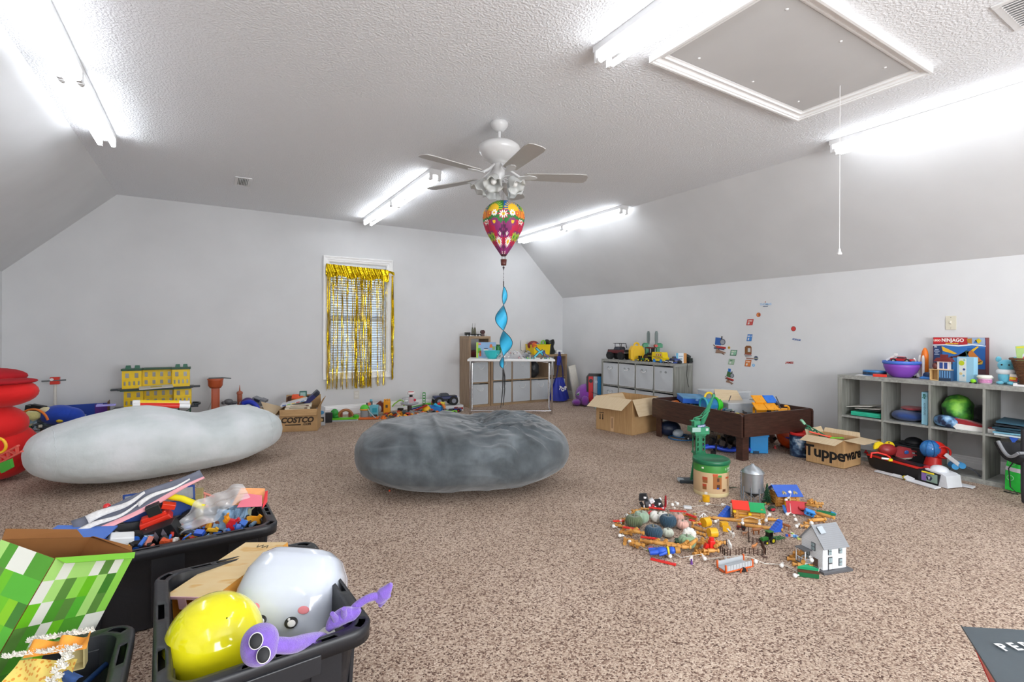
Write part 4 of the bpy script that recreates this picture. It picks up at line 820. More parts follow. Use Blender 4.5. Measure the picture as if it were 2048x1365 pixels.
m = M(); m.ring((.03, -.02, .052), .020, .005, n=16, m=RX(0)); m.o('hole_rim', RD, t); M().cyl((.03, -.02, .036), (.03, -.02, .049), .018, n=16).o('dark_hole', mt('3a241a', .8), t)
M().box((-.065, -.02, .022), (.016, .06, .04), (0, -.4, 0)).o('blue_end', P('3a78c8'), t, bev=.002)
t = T('blue_toy_wagon', 'light blue windowed toy block lying on logs behind the white farmhouse', 'toy part', (3.197, 1.701), 0, rot=(.35, .3, VR - .35)); t.location.z = .02
M().box((0, 0, .015), (.055, .03, .03)).box((.0, -.016, .03), (.058, .006, .008)).o('block', P('3a8fe0'), t, bev=.002); M().box((-.012, -.0155, .016), (.012, .002, .012)).o('window_cut', P('17406f'), t); M().box((.008, -.0155, .016), (.012, .002, .012)).o('window_cut', P('17406f'), t)
t = T('green_toy_rail', 'dark green plastic toy tray with blue piece at the far right of village', 'toy part', (3.345, 1.672), VR - .45); M().box((0, 0, .006), (.10, .022, .004)).box((0, .011, .012), (.10, .003, .014)).box((0, -.011, .012), (.10, .003, .014)).o('tray', P('1f7a4c'), t); M().box((.04, -.002, .018), (.03, .014, .008), (0, .4, 0)).o('blue_piece', P('2a8fc8'), t)
t = T('toy_tree', 'miniature dark green fir tree with wooden base beside the silo', 'toy tree', (3.208, 1.979), VR); m = M(); random.seed(5)
for k in range(240):
 z = random.random() ** 1.2 * .118 + .018; r = (.14 - z) * .25 + .004; a = random.uniform(0, 6.28); m.cyl((0, 0, z + .005), (r * math.cos(a), r * math.sin(a), z - .008), .0028, .0008, n=4)
m.o('needles', mt('1f4a2e', .8, var=.3, sc=80), t, kind='stuff'); M().cyl((0, 0, .0), (0, 0, .12), .003, n=6).o('trunk', P('5a4030'), t)
M().cyl((-.018, 0, .008), (.018, 0, .008), .008, n=10).o('log_base', LOGM, t); M().cyl((0, -.016, .008), (0, .016, .008), .008, n=10).o('log_base', LOGM, t)
one('fir_sprig', 'small green fir sprig lying on the carpet behind the log canister', 'toy tree', (lambda m: [m.cyl((k * .006 - .03, 0, .008), (k * .006 - .022 + .004 * (k % 2), .014 * (-1) ** k, .012), .002, .0006, n=4) for k in range(12)] and m)(M().cyl((-.03, 0, .006), (.04, 0, .008), .0025, n=5)), mt('24492f', .8), (3.303, 2.309), VR + .2)
GALV = mt('aeb4b9', .35, .75, var=.06, name='galvanised_toy_steel'); GP = P('777d84')
t = T('toy_silo', 'grey corrugated toy grain silo with cone roof on latticed legs', 'toy silo', (3.170, 2.059), VR)
pr = [(.066, .078)]
for k in range(22): z = .08 + k * .0056; pr += [(.0675, z), (.0655, z + .0028)]
M().lathe(pr + [(.066, .205)], 32).o('corrugated_wall', GALV, t)
m = M(); m.lathe([(.073, .20), (.074, .205), (.045, .232), (.012, .252), (.010, .258), (.001, .260)], 24); m.o('cone_roof', GALV, t)
M().lathe([(.001, .03), (.012, .032), (.064, .076), (.066, .08), (.001, .08)], 24).o('hopper', mt('2c2e31', .5), t)
m0 = []
for k in range(8):
 a = k * PI / 4 + .2; x, y = .070 * math.cos(a), .070 * math.sin(a); M().box((x, y, .055), (.004, .004, .11)).o('leg', GP, t)
m = M()
for k in range(8):
 a, b = k * PI / 4 + .2, (k + 1) * PI / 4 + .2; p = lambda q, z: (.070 * math.cos(q), .070 * math.sin(q), z)
 m.cyl(p(a, .005), p(b, .07), .0015, n=4); m.cyl(p(b, .005), p(a, .07), .0015, n=4); m.cyl(p(a, .075), p(b, .075), .002, n=4)
m.o('cross_bracing', GP, t, kind='stuff')
m = M()
for x in (-.006, .006): m.box((-.078, x, .12), (.002, .002, .19))
for k in range(17): m.box((-.080, 0, .03 + k * .011), (.008, .022, .0018))
m.o('ladder', GP, t)
def f_wrap(nt, b): pass
t = T('log_canister', 'large round toy-log canister with green lid and picture wrap', 'canister', (3.090, 2.329), VR); rc, hc = .119, .252; FC = lambda a, z: None
M().lathe([(.001, 0), (rc - .004, 0), (rc, .004), (rc, .028)], 48).o('cream_base', mt('e2d3a4', .5, var=.03), t)
M().lathe([(rc, .028), (rc + .0005, .03), (rc + .0005, .17)], 48).o('picture_band', mt('d0b28a', .5, var=.05, sc=8), t)
M().lathe([(rc + .001, .17), (rc + .001, .175), (rc + .001, .228), (rc, .23)], 48).o('green_band', mt('3f8f3a', .5, var=.15, sc=6), t)
M().lathe([(rc + .006, .222), (rc + .009, .226), (rc + .009, .246), (rc + .005, .252), (rc - .008, .252), (rc - .012, .247), (.001, .246)], 48).o('lid', P('126844'), t)
def wrapm(pts, a0, z0, sc_, r=rc + .0015):   # a flat print patch bent round the can: a0 = angle from the camera side
 out = []
 for x, z in pts: a = -PI / 2 + a0 + x * sc_ / r; out.append((r * math.cos(a), r * math.sin(a), z0 + z * sc_))
 return out
def patch(name, col, rect, a0, z0, r=rc + .0015, n=6):
 x0, x1, za, zb = rect; vs = []
 for i in range(n + 1):
  x = x0 + (x1 - x0) * i / n; a = -PI / 2 + a0 + x / r
  for z in (za, zb): vs.append((r * math.cos(a), r * math.sin(a), z0 + z))
 M().add(vs, [(2 * i, 2 * i + 2, 2 * i + 3, 2 * i + 1) for i in range(n)]).o(name, PR(col), t)
for q in (('printed_log_tower', 'a0622c', (-.030, .030, 0, .09), -.02, .062), ('printed_window', '5a3418', (-.008, .008, .05, .075), .02, .062, rc + .002), ('printed_door', '4a2a14', (-.010, .012, .0, .03), .02, .062, rc + .002), ('printed_roof', 'c8522a', (-.032, .002, .088, .104), -.02, .062, rc + .0018), ('printed_roof', '3f9040', (.004, .030, .082, .096), -.02, .062, rc + .002), ('printed_roof', 'b5482a', (-.018, .018, 0, .024), -.72, .115), ('printed_house', '8f5a30', (-.016, .018, -.02, .004), -.72, .118), ('printed_roof', 'b5482a', (-.014, .014, 0, .02), -.74, .07), ('printed_house', '8f5a30', (-.014, .014, -.02, .002), -.74, .072), ('printed_roof', 'c8522a', (-.012, .026, 0, .012), .62, .13), ('printed_post', '8f5a30', (-.0, .006, 0, .06), .70, .075), ('printed_horse', '6b3f22', (-.012, .014, 0, .018), .40, .042), ('printed_star', '2f4fae', (-.007, .007, 0, .012), .0, .060, rc + .0025), ('barcode_label', 'eeeeea', (-.014, .006, 0, .022), -.62, .014), ('round_emblem', 'e9f0da', (-.008, .008, 0, .012), -.85, .195)): patch(*q)
for i, ch in enumerate('LINCOLN'): a = -PI / 2 + .52 + i * .13; M().text(ch, .022, RZ(a) @ TR(rc + .002, 0, .198) @ RZ(PI / 2) @ RX(PI / 2), ext=.0003).o('letter', PR('f2f0e4'), t)
for i, ch in enumerate('LOGS'): a = -PI / 2 + .70 + i * .11; M().text(ch, .018, RZ(a) @ TR(rc + .002, 0, .180) @ RZ(PI / 2) @ RX(PI / 2), ext=.0003).o('letter', PR('f2f0e4'), t)
CG = P('2f8f64'); CG2 = P('1f7a52')
t = T('toy_crane', 'tall green toy crane with CRANKY name sign behind the log canister', 'toy crane', (3.203, 2.539), VR + .1)
M().box((-.05, .02, .012), (.16, .09, .024), (0, 0, -.2)).o('base_foot', P('38434c'), t, bev=.004); M().box((-.115, .03, .016), (.05, .045, .02), (0, .1, -.2)).o('grey_ramp', P('a9b2b8'), t, bev=.002)
m = M(); m.box((-.035, 0, .12), (.010, .012, .22), (0, .16, 0)); m.box((-.02, 0, .12), (.008, .03, .2), (0, .1, 0))
for k in range(5): m.box((-.03 + .004 * k, -.005, .05 + k * .035), (.02, .006, .005), (0, .7 * (-1) ** k, 0))
m.o('lower_lattice', CG2, t, bev=.0008)
M().cyl((.02, .0, .20), (.02, 0, .225), .05, n=24).o('tower_collar', CG2, t)
m = M()
for x in (-.02, .045):
 for y in (-.03, .03): m.box((x, y, .30), (.007, .007, .15))
m.box((.0125, 0, .30), (.03, .06, .15))
for x0, x1 in ((-.02, .0), (.02, .045)):
 for k in range(4):
  for s in (-1, 1): m.box(((x0 + x1) / 2, -.032, .245 + k * .037), (.034, .004, .005), (0, .8 * s, 0))
m.o('lattice_tower', CG2, t, bev=.0006)
for zz in (.232, .372): M().box((.0125, 0, zz), (.085, .075, .012)).o('tower_band', CG2, t, bev=.001)
M().box((.022, 0, .405), (.115, .08, .055)).box((-.03, -.01, .415), (.07, .085, .04)).o('cab', CG, t, bev=.003)
M().box((-.032, -.054, .417), (.066, .003, .034)).o('pale_cab_panel', P('9fc0b6'), t); M().box((.058, -.0415, .415), (.02, .003, .018)).o('cab_window', P('b9cfc9'), t)
sg = M().box((.012, -.045, .443), (.062, .004, .020), (0, -.1, 0)).o('name_sign', P('3d4f8c'), t, bev=.001); M().text('CRANKY', .0145, TR(.012, -.0478, .443) @ RY(-.1) @ RX(PI / 2), ext=.0004, off=.0003).o('sign_letters', PR('e8ecf0'), sg)
M().box((-.01, 0, .455), (.05, .05, .045)).box((-.02, 0, .478), (.07, .03, .008)).box((-.005, 0, .492), (.04, .035, .012)).o('machinery_deck', CG, t, bev=.002)
m = M(); j0, j1 = Vector((.035, 0, .445)), Vector((.128, 0, .66)); m.tube([j0, j0.lerp(j1, .35), j1], [.017, .021, .009], 4); m.box((.131, 0, .668), (.02, .016, .02)); m.o('jib', CG, t, bev=.001)
m = M(); m.tube([(-.02, -.02, .495), (.03, -.02, .50), (.09, -.02, .555)], .005, 5); m.tube([(-.02, .02, .49), (.03, .02, .505), (.085, .02, .565)], .005, 5); m.tube([(-.045, 0, .47), (-.02, 0, .50), (.04, 0, .515)], .004, 5); m.o('jib_struts', CG, t, kind='stuff')
t = T('toy_farmhouse', 'white clapboard toy farmhouse with grey shingle roof and porches', 'toy house', (2.596, 1.290), VR + .26, sc=1.18); WH = P('e6e9ec'); DG = P('4a4c50'); w, d, h = .118, .105, .108
M().box((0, .02, .005), (w + .03, d + .04, .010)).o('base_plate', P('5b5c60'), t, bev=.001)
m = M(); m.prism([(-d / 2, .008), (d / 2, .008), (d / 2, h), (0, h + .062), (-d / 2, h)], w, m=TR(-w / 2, .02, 0) @ RZ(PI / 2) @ RX(PI / 2)); m.o('house_walls', WH, t)
m = M()
for k in range(15):
 z = .014 + k * .0065; m.box((0, .02 - d / 2 - .0006, z), (w, .002, .0012)); m.box((-w / 2 - .0006, .02, z), (.002, d, .0012))
for k in range(8):
 z = h + k * .0072; m.box((-w / 2 - .0006, .02, z), (.002, d * (1 - k / 8.6), .0012))
m.o('clapboard_laps', WH, t, kind='stuff')
for sy in (-1, 1):
 m = M(); a = math.atan2(.062, d / 2); X = TR(0, .02, h + .062) @ SC(1, -sy, 1) @ RX(-a) if False else None
 y0, y1 = .02 + sy * (d / 2 + .01), .02; z0_, z1_ = h - .012, h + .064
 q = [(-w / 2 - .006, y0, z0_), (w / 2 + .006, y0, z0_), (w / 2 + .006, y1, z1_), (-w / 2 - .006, y1, z1_)]; m.sheet(q if sy < 0 else q[::-1], .003)
 for k in range(13):
  s = k / 13; m.box((0, y0 + (y1 - y0) * (s + .03), z0_ + (z1_ - z0_) * (s + .03) + .004), (w + .012, .0075, .0018), (sy * -a + (-.12 * -sy), 0, 0))
 m.o('shingle_roof', P('8f9296'), t)
M().box((-.032, .0, h + .052), (.03, .03, .002), (.86, 0, .1)).o('paper_tag', P('aeb8c0'), t)
def win(x, y, z, ww, hh, side, name='toy_window', door=False):
 f = M().box((0, 0, 0), (ww, .002, hh)).o(name, DG, t); X = (x, y, z); f.location = X; f.rotation_euler = (0, 0, 0 if side == 'f' else -PI / 2)
 for dx in (-1, 1):
  for dz in (-1, 1):
   if door and dz < 0: continue
   M().box((dx * ww * .22, -.0016, dz * hh * .24), (ww * .34, .001, hh * .38)).o('pane', PR('9fb3b8'), f)
 if door: M().box((0, -.0016, -hh * .25), (ww * .8, .001, hh * .4)).o('door_panel', WH, f)
yf = .02 - d / 2 - .0025; xf = -w / 2 - .0025
win(-.026, yf, .085, .017, .030, 'f'); win(.028, yf, .085, .017, .028, 'f'); win(.028, yf, .036, .017, .030, 'f'); win(-.024, yf, .036, .020, .052, 'f', 'toy_door', True)
win(xf, .012, .090, .020, .032, 's'); win(xf, .040, .045, .020, .032, 's'); M().box((xf, .0, .030), (.002, .022, .032)).o('doorway', P('5a4a42'), t)
for sx, l in ((1, 'r'), (-1, 'l')):
 x = sx * (w / 2 + .018); y = .045; m = M(); m.box((x, y, .012), (.034, .05, .004)); m.o('porch_deck', P('6a6c70'), t)
 m = M(); m.box((x, y, .070), (.040, .055, .003)); m.o('porch_roof', P('5e5f63'), t)
 m = M(); xo = sx * (w / 2 + .033)
 for yy in (y - .023, y + .023): m.box((xo, yy, .041), (.003, .003, .056))
 m.box((xo, y, .034), (.002, .046, .002)); m.box((x, y - .023, .034), (.032, .002, .002)); m.box((x, y - .023, .016), (.032, .002, .002))
 for k in range(6): m.box((x - .014 + k * .0056, y - .023, .025), (.0012, .0012, .02)); m.box((xo, y - .02 + k * .008, .025), (.0012, .0012, .02))
 m.o('porch_rail', WH, t, kind='stuff')
t = T('toy_trailer', 'grey toy stock trailer with orange frame tipped on the carpet', 'toy trailer', (2.186, 1.510), VR + .32, rot=(0, -.05, VR + .32)); OR = P('d9622a'); GY = P('b9bec2')
M().box((0, 0, .018), (.155, .055, .004)).o('deck', GY, t); M().box((0, 0, .012), (.165, .03, .010)).box((0, -.028, .014), (.165, .005, .008)).box((0, .028, .014), (.165, .005, .008)).o('chassis', OR, t, bev=.001)
for sy in (-1, 1):
 m = M(); m.box((0, sy * .029, .031), (.15, .003, .024))
 for k in range(9): m.box((-.068 + k * .017, sy * .031, .031), (.003, .003, .024))
 m.o('side_gate', GY, t)
for sx in (-1, 1):
 for sy in (-1, 1): M().box((sx * .079, sy * .029, .032), (.007, .008, .034)).o('corner_post', OR, t, bev=.001)
M().ring((.02, -.035, .0), .019, .0035, 'Y', 12, 6, a0=0, a1=PI).o('mudguard', OR, t); M().cyl((.02, -.03, .012), (.02, -.04, .012), .011, n=14).o('wheel', BLACK, t)
def tractor(name, label, loc, rz, s, body, hubc, roof=True, impl=True):
 t = T(name, label, 'toy tractor', loc, rz, sc=s); m = M(); m.box((-.02, 0, .026), (.045, .02, .018)).box((-.042, 0, .024), (.008, .022, .016)); m.o('bonnet', P(body), t, bev=.002)
 M().box((.014, 0, .03), (.03, .028, .018)).box((-.001, 0, .046), (.003, .026, .03)).box((.028, 0, .046), (.003, .026, .03)).o('cab', BLACK, t, bev=.001)
 if roof: M().box((.014, 0, .063), (.038, .032, .005)).o('cab_roof', P(body), t, bev=.001)
 for x, r in ((-.030, .011), (.018, .017)):
  for sy in (-1, 1):
   q = M().cyl((x, sy * .014, r), (x, sy * .026, r), r, n=18).o('tyre', mt('1c1d1e', .7), t, bev=.001); M().cyl((x, sy * .0262, r), (x, sy * .0272, r), r * .58, n=14).o('hub', P(hubc), q)
 return t
t = tractor('toy_tractor', 'green toy tractor with yellow hubs pulling a green cultivator', (2.621, 1.614), VR + .35, .95, '2f7d32', 'e8dc1c')
m = M()
for k in range(6): m.box((.06 + k * .012, 0, .016), (.003, .05 - .003 * k, .003)); m.box((.06 + k * .012, .02, .008), (.002, .002, .014))
m.box((.075, .015, .018), (.08, .003, .003)); m.box((.075, -.015, .018), (.08, .003, .003)); m.o('cultivator', P('2c7a3c'), t, kind='stuff')
tractor('toy_tractor', 'tiny dark red toy tractor among the farm animals', (2.663, 1.798), VR - .5, .6, '7c2620', '5a1c18', False)
tractor('toy_tractor', 'small green toy tractor tucked beside the mint pumpkin', (2.156, 1.831), VR + 1.7, .6, '24553a', 'e8dc1c')
t = T('toy_baler', 'small green and red toy farm machine behind the green-roofed cabin', 'toy vehicle', (3.115, 1.892), VR + .5); M().box((0, 0, .018), (.05, .03, .018), tp=.7).o('hopper', P('23402e'), t, bev=.002); M().box((-.01, -.018, .014), (.03, .012, .012)).o('red_side', P('b8263a'), t, bev=.001); M().cyl((.0, -.02, .008), (0, .02, .008), .008, n=12).o('wheel', BLACK, t)
def animal(name, label, cat, loc, rz, s, c, spots=None):
 t = T(name, label, cat, loc, rz, sc=s); m = M(); m.tube([(-.020, 0, .026), (-.016, 0, .0275), (0, 0, .0265), (.014, 0, .028), (.020, 0, .030), (.026, 0, .035), (.031, 0, .036), (.038, 0, .032)], [.004, .0075, .0078, .0078, .006, .0045, .0048, .0025], 10)
 m.sph((.031, .005, .039), (.0015, .003, .002), 6).sph((.031, -.005, .039), (.0015, .003, .002), 6)
 for x in (-.014, .014):
  for y in (-.0045, .0045): m.cyl((x, y, .024), (x + (.002 if x < 0 else -.001), y, .0), .0026, .0015, n=6)
 m.cyl((-.021, 0, .028), (-.025, 0, .014), .0012, n=5); m.o('body', P(c), t)
 if spots:
  M().sph((.004, -.0062, .030), (.007, .003, .005), 8).sph((-.010, .0, .0335), (.005, .005, .0025), 8).sph((.012, .006, .028), (.005, .003, .004), 8).o('spots', P(spots), t, kind='stuff')
 return t
animal('toy_cow', 'brown toy cow standing below the long log', 'toy animal', (2.668, 1.711), VR, 1.1, 'a8683a'); animal('toy_cow', 'brown toy cow standing right of the blue ramp', 'toy animal', (2.890, 1.663), VR + 2.4, .95, '9a5a30')
animal('toy_cow', 'black and white toy cow beside the yellow blocks', 'toy animal', (2.516, 1.761), VR + 1.9, .95, 'e9e7e2', '26262a'); animal('toy_goat', 'white toy animal inside the brown fence', 'toy animal', (2.375, 1.671), VR + 1.4, .9, 'e9e9e6')
animal('toy_foal', 'tiny dark brown toy animal in front of the fence', 'toy animal', (2.408, 1.495), VR + 2.8, .55, '4a3028'); animal('toy_foal', 'tiny dark brown toy animal left of the farmhouse porch', 'toy animal', (2.510, 1.441), VR + .6, .5, '4e342a'); animal('toy_foal', 'small tan toy animal lying beside the red tractor', 'toy animal', (2.599, 1.736), VR, .6, 'b98460')
animal('toy_horse', 'orange toy horse at the back corner of the brown fence', 'toy animal', (2.474, 1.598), VR + .5, .8, 'c8824a')
def fence(label, pts):
 t = T('toy_fence', label, 'toy fence', (pts[0][0], pts[0][1], 0)); X0 = pts[0]
 for a, b in zip(pts, pts[1:]):
  d = math.hypot(b[0] - a[0], b[1] - a[1]); n = max(2, int(d / .016)); m = M()
  for k in range(n + 1): s = k / n; m.box((a[0] + (b[0] - a[0]) * s - X0[0], a[1] + (b[1] - a[1]) * s - X0[1], .017), (.003, .003, .034))
  for z in (.008, .016, .024, .031): m.cyl((a[0] - X0[0], a[1] - X0[1], z), (b[0] - X0[0], b[1] - X0[1], z), .0011, n=4)
  m.o('fence_panel', P('4a3026'), t)
fence('dark brown toy fence curving around the tiny animals', [(2.658, 1.751), (2.533, 1.666), (2.548, 1.605), (2.470, 1.531), (2.438, 1.530), (2.389, 1.593), (2.328, 1.603)])
fence('dark brown toy fence left of the white toy animal', [(2.316, 1.707), (2.393, 1.705)]); fence('dark brown toy fence beside the red silo block', [(2.305, 1.699), (2.281, 1.637), (2.298, 1.614)])
YP = mt('e8ae12', .4, var=.04)
for px, py, l, rot, r, L in (((2.904, 2.228), 0, 'yellow drum block standing before the canister', (0, 0, 0), .024, .038), ((2.522, 1.935), 0, 'yellow drum block lying on its side beside the pumpkins', (0, PI / 2, VR + .4), .027, .042), ((2.424, 1.816), 0, 'yellow drum block nearest the log arc, on its side', (0, PI / 2, VR + .15), .026, .044)):
 m = M().cyl((0, 0, -L / 2), (0, 0, L / 2), r, n=28)
 o = one('yellow_drum', l, 'toy block', m, YP, (px[0], px[1], L / 2 if rot[1] == 0 else r), rot=rot, bev=.0015)
for (p, l, rz) in (((2.614, 1.880), 'yellow rectangular toy block, rear one of the pair', VR + .1), ((2.568, 1.830), 'yellow rectangular toy block, front one of the pair', VR - .3)): one('yellow_brick_block', l, 'toy block', M().box((0, 0, .014), (.042, .028, .028)), YP, p, rz, bev=.001)
t = T('white_plastic_sleeve', 'clear white battery pack of the bulb string near the pumpkins', 'battery pack', (2.676, 2.195), VR - .2); M().box((0, 0, .009), (.05, .032, .016)).o('case', mt('e6e8ea', .3, alpha=.8), t, bev=.004); M().box((0, 0, .0178), (.03, .018, .001)).o('switch_plate', P('c6c9cb'), t)
def figure(label, loc, rot, s, c, head, collar=None):
 t = T('toy_figure', label, 'toy figure', loc, 0, rot=rot, sc=s); m = M(); m.sph((0, 0, .034), (.012, .010, .017), 14);
 m.tube([(.006, 0, .024), (.007, 0, .012), (.0075, 0, .003)], [.0068, .0062, .0058], 10); m.tube([(-.006, 0, .024), (-.007, 0, .012), (-.0075, 0, .003)], [.0068, .0062, .0058], 10)
 for sx in (-1, 1): m.tube([(sx * .010, 0, .044), (sx * .014, -.002, .034), (sx * .0145, -.004, .025)], [.0045, .004, .0035], 8)
 m.o('body', P(c), t); M().sph((0, 0, .060), (.0095, .009, .010), 14).o('head', P(head), t)
 if collar: M().ring((0, 0, .050), .008, .003, n=12).o('collar', P(collar), t)
 return t
t = figure('large blue toy figure with yellow collar lying face down by the log ring', (1.928, 1.828), (PI / 2 - .1, 0, VR + PI / 2 - .1), 2.0, '2558c8', '2558c8', 'f0d020'); t.location.z = .026
M().cyl((0, 0, .068), (0, 0, .080), .008, n=12).o('crown_cup', P('b8843a'), t)
random.seed(9)
t = T('toy_robot', 'black, white and red jointed toy robot heap behind the log ring', 'toy robot', (2.459, 2.302), VR, sc=1.2); mm = [P('1b1c20'), P('e4e4e6'), P('a8202c'), P('5a5c60')]
for nm, x, z, mi, s in (('wing', -.045, .07, 0, (.05, .03, .035)), ('leg', -.05, .022, 0, (.02, .02, .045)), ('torso', -.02, .028, 3, (.035, .03, .045)), ('visor', .0, .05, 1, (.028, .025, .02)), ('arm', .01, .02, 2, (.035, .02, .02)), ('shoulder', .035, .035, 0, (.045, .03, .045)), ('foot', .05, .014, 2, (.05, .03, .022)), ('antenna', .075, .045, 2, (.010, .010, .07)), ('backpack', .045, .058, 1, (.014, .014, .014))): M().box((x, 0, z), s, (random.uniform(-.4, .4), random.uniform(-.5, .5), random.uniform(-.5, .5)), tp=.75).box((x + .005, -.014, z), (s[0] * .3, .01, s[2] * .3), mi=1).o(nm, [mm[mi], mm[1]], t, bev=.002)
t = T('pixel_toy', 'small blocky toy cross of white, blue and lime bricks near the farmhouse', 'toy bricks', (2.820, 1.580), VR - .3)
for x, y, c in ((-.036, 0, '2a5ac0'), (-.024, .004, 'd0582a'), (-.012, .002, 'c8ccd0'), (0, 0, '5aa8e8'), (.012, .002, '3a78d8'), (.003, .014, 'e0e4e6'), (.0, .028, 'b8d83a'), (-.004, .040, 'e8e8d8'), (.014, -.012, '9cc8ec'), (.018, -.024, 'd8e070')): M().box((x, y, .006), (.0125, .0125, .012)).o('brick', P(c), t, bev=.001)
def pumpkin(label, loc, r, c, tilt=(0, 0), fabric=True, stemc='6a6a5a', squash=.78, lobes=12):
 t = T('decor_pumpkin', label, 'pumpkin', (loc[0], loc[1], 0), 0, rot=(tilt[0], 0, tilt[1]) if tilt[0] else (0, 0, tilt[1])); zc = r * squash
 if tilt[0]: t.location.z = r * .15
 def f(u, v):
  a = 2 * PI * u; p = PI * v; k = 1 - .10 * abs(math.cos(lobes * a / 2)) ** 4 * 1.0; k = 1 - .12 * (1 - abs(math.sin(lobes * a / 2)) ** .5)
  rr = r * math.sin(p) ** .8 * k; z = -math.cos(p) * r * squash * (1 if v < .7 else 1 - .35 * ((v - .7) / .3) ** 2); return (rr * math.cos(a), rr * math.sin(a), zc + z)
 M().grid(lambda u, v: f(u, .01 + v * .98), lobes * 6, 18).o('pumpkin_body', mt(c, .85, var=.14, sc=40, sheen=.4), t)
 M().tube([(0, 0, zc * 1.55), (.001, 0, zc * 1.8), (.003, .002, zc * 1.98), (.006, .003, zc * 2.03)], [.006, .0045, .004, .0035], 6).o('stem', P(stemc), t)
 return t
for px in (((2.143, 2.142), .047, '5c6a4a', 'olive green velvet pumpkin at the left of the ring', (0, 1), 26), ((2.238, 2.176), .043, '8fa890', 'pale sage pumpkin behind the olive velvet one', (0, .3), 10), ((2.313, 2.150), .036, 'e4e2da', 'off-white ribbed pumpkin leaning left of the teal ones', (.5, .6), 10), ((2.388, 2.143), .030, 'dedcd4', 'white pumpkin half hidden behind the upper teal pumpkin', (0, 0), 10), ((2.322, 2.045), .046, '1f4358', 'dark teal velvet pumpkin, the one further back', (0, .2), 26), ((2.122, 1.972), .046, '1f4258', 'dark teal velvet pumpkin, the one nearer the camera', (0, 1), 26), ((2.208, 1.945), .030, 'c5cbbb', 'little cream-green pumpkin beside the nearer teal one', (0, 0), 10), ((2.444, 2.072), .031, 'c89a8c', 'dusty pink pumpkin, the one further back', (0, .5), 12), ((2.371, 1.980), .033, 'd0a294', 'dusty pink pumpkin behind the upturned white one', (0, 0), 12), ((2.339, 1.907), .036, 'eeebe2', 'upturned white scalloped pumpkin leaning on the pink one', (1.35, VR - .3), 9), ((2.183, 1.793), .043, '84a27c', 'mint green pumpkin at the front right of the ring', (0, .4), 12)):
 pumpkin(px[3], px[0], px[1] * 1.08, px[2], px[4], lobes=px[5])
random.seed(12); RG = []
RES = {}
def rest(x, y, L, a):     # lift a log clear of those laid before it
 z = R_;
 for (qx, qy, qa, qL, qz) in RES.setdefault('l', []):
  dx, dy = x - qx, y - qy; al = dx * math.cos(qa) + dy * math.sin(qa); ac = abs(-dx * math.sin(qa) + dy * math.cos(qa)); c = abs(math.sin(a - qa)) * L / 2 + .016; e = abs(math.cos(a - qa)) * L / 2
  if abs(al) < qL / 2 + e * .6 and ac < c * .75: z = max(z, qz + R_ * 1.9)
 z = min(z, R_ * 5); RES['l'].append((x, y, a, L, z)); return z
for x, y, L, a in [(2.109, 2.225, 0.05, 0.2), (2.164, 2.248, 0.06, 0.5), (2.279, 2.305, 0.05, 0.6), (2.339, 2.321, 0.06, 0.3), (2.415, 2.317, 0.05, -0.1), (2.072, 2.185, 0.06, -0.5), (2.045, 2.132, 0.05, 1.2), (2.029, 2.091, 0.07, -0.5), (2.034, 2.056, 0.05, -0.3), (2.033, 2.025, 0.05, 0.9), (2.023, 2.0, 0.08, -0.6), (1.98, 2.002, 0.08, -0.5), (1.938, 2.005, 0.05, 1.3), (1.948, 1.947, 0.05, -0.9), (1.944, 1.914, 0.07, -0.6), (2.013, 1.931, 0.05, 0.5), (2.015, 1.907, 0.09, -0.45), (2.022, 1.861, 0.05, 0.7), (2.012, 1.832, 0.09, -0.45), (2.048, 1.824, 0.05, 1.0), (2.052, 1.794, 0.09, -0.3), (2.061, 1.762, 0.09, -0.2), (2.101, 1.751, 0.05, 0.7), (2.087, 1.733, 0.07, -0.1), (2.134, 1.759, 0.05, 0.9), (2.161, 1.743, 0.12, 0.85), (2.254, 1.773, 0.1, 0.9), (2.195, 1.723, 0.05, 0.2), (2.159, 1.71, 0.05, 0.5), (2.243, 1.757, 0.05, -0.3), (2.316, 1.802, 0.05, 1.1), (2.386, 1.863, 0.05, -0.8), (2.436, 1.916, 0.09, -0.9), (2.458, 1.955, 0.05, 0.2), (2.557, 2.101, 0.05, -0.2), (2.548, 2.048, 0.05, -0.9), (2.244, 1.721, 0.06, 0.8), (2.185, 1.688, 0.05, 0.2), (2.211, 1.665, 0.08, 0.0), (2.268, 1.665, 0.07, 0.8), (2.3, 1.674, 0.05, -0.3)]:
 a += VR; L = round(L, 2); o = log_to(L, None, (x, y, rest(x, y, L, a)), (0, 0, a), 'toy_log'); RG.append((x, y, L, o.location.z, o)); o['category'] = 'toy log'; o['group'] = 'logs ringing the pumpkins'
ORD = ['leftmost', 'second from left', 'third from left', 'fourth from left', 'fifth from left', 'sixth from left', 'seventh from left', 'eighth from left', 'ninth from left', 'tenth from left']
def rightness(x, y): return (x * math.cos(VR) + y * math.sin(VR)) / (y * math.cos(VR) - x * math.sin(VR))
cells = {}
for x, y, L, z, o in RG:
 q = rightness(x, y); dd_ = -x * math.sin(VR) + y * math.cos(VR); c = ('left' if q < .28 else 'right' if q > .35 else 'middle') + ' ' + ('back' if dd_ > 2.87 else 'front' if dd_ < 2.62 else 'part'); s_ = 'short' if L < .065 else 'long' if L > .1 else 'medium'
 cells.setdefault((s_, c, 'raised on others' if z > .02 else 'lying on the carpet'), []).append((q, o))
for (s_, c, zz), ls in cells.items():
 for k, (q, o) in enumerate(sorted(ls, key=lambda e: e[0])): o['label'] = s_ + ' notched log ' + zz + ', ' + c + ' of pumpkin ring' + (', ' + ORD[min(k, 9)] if len(ls) > 1 else '')
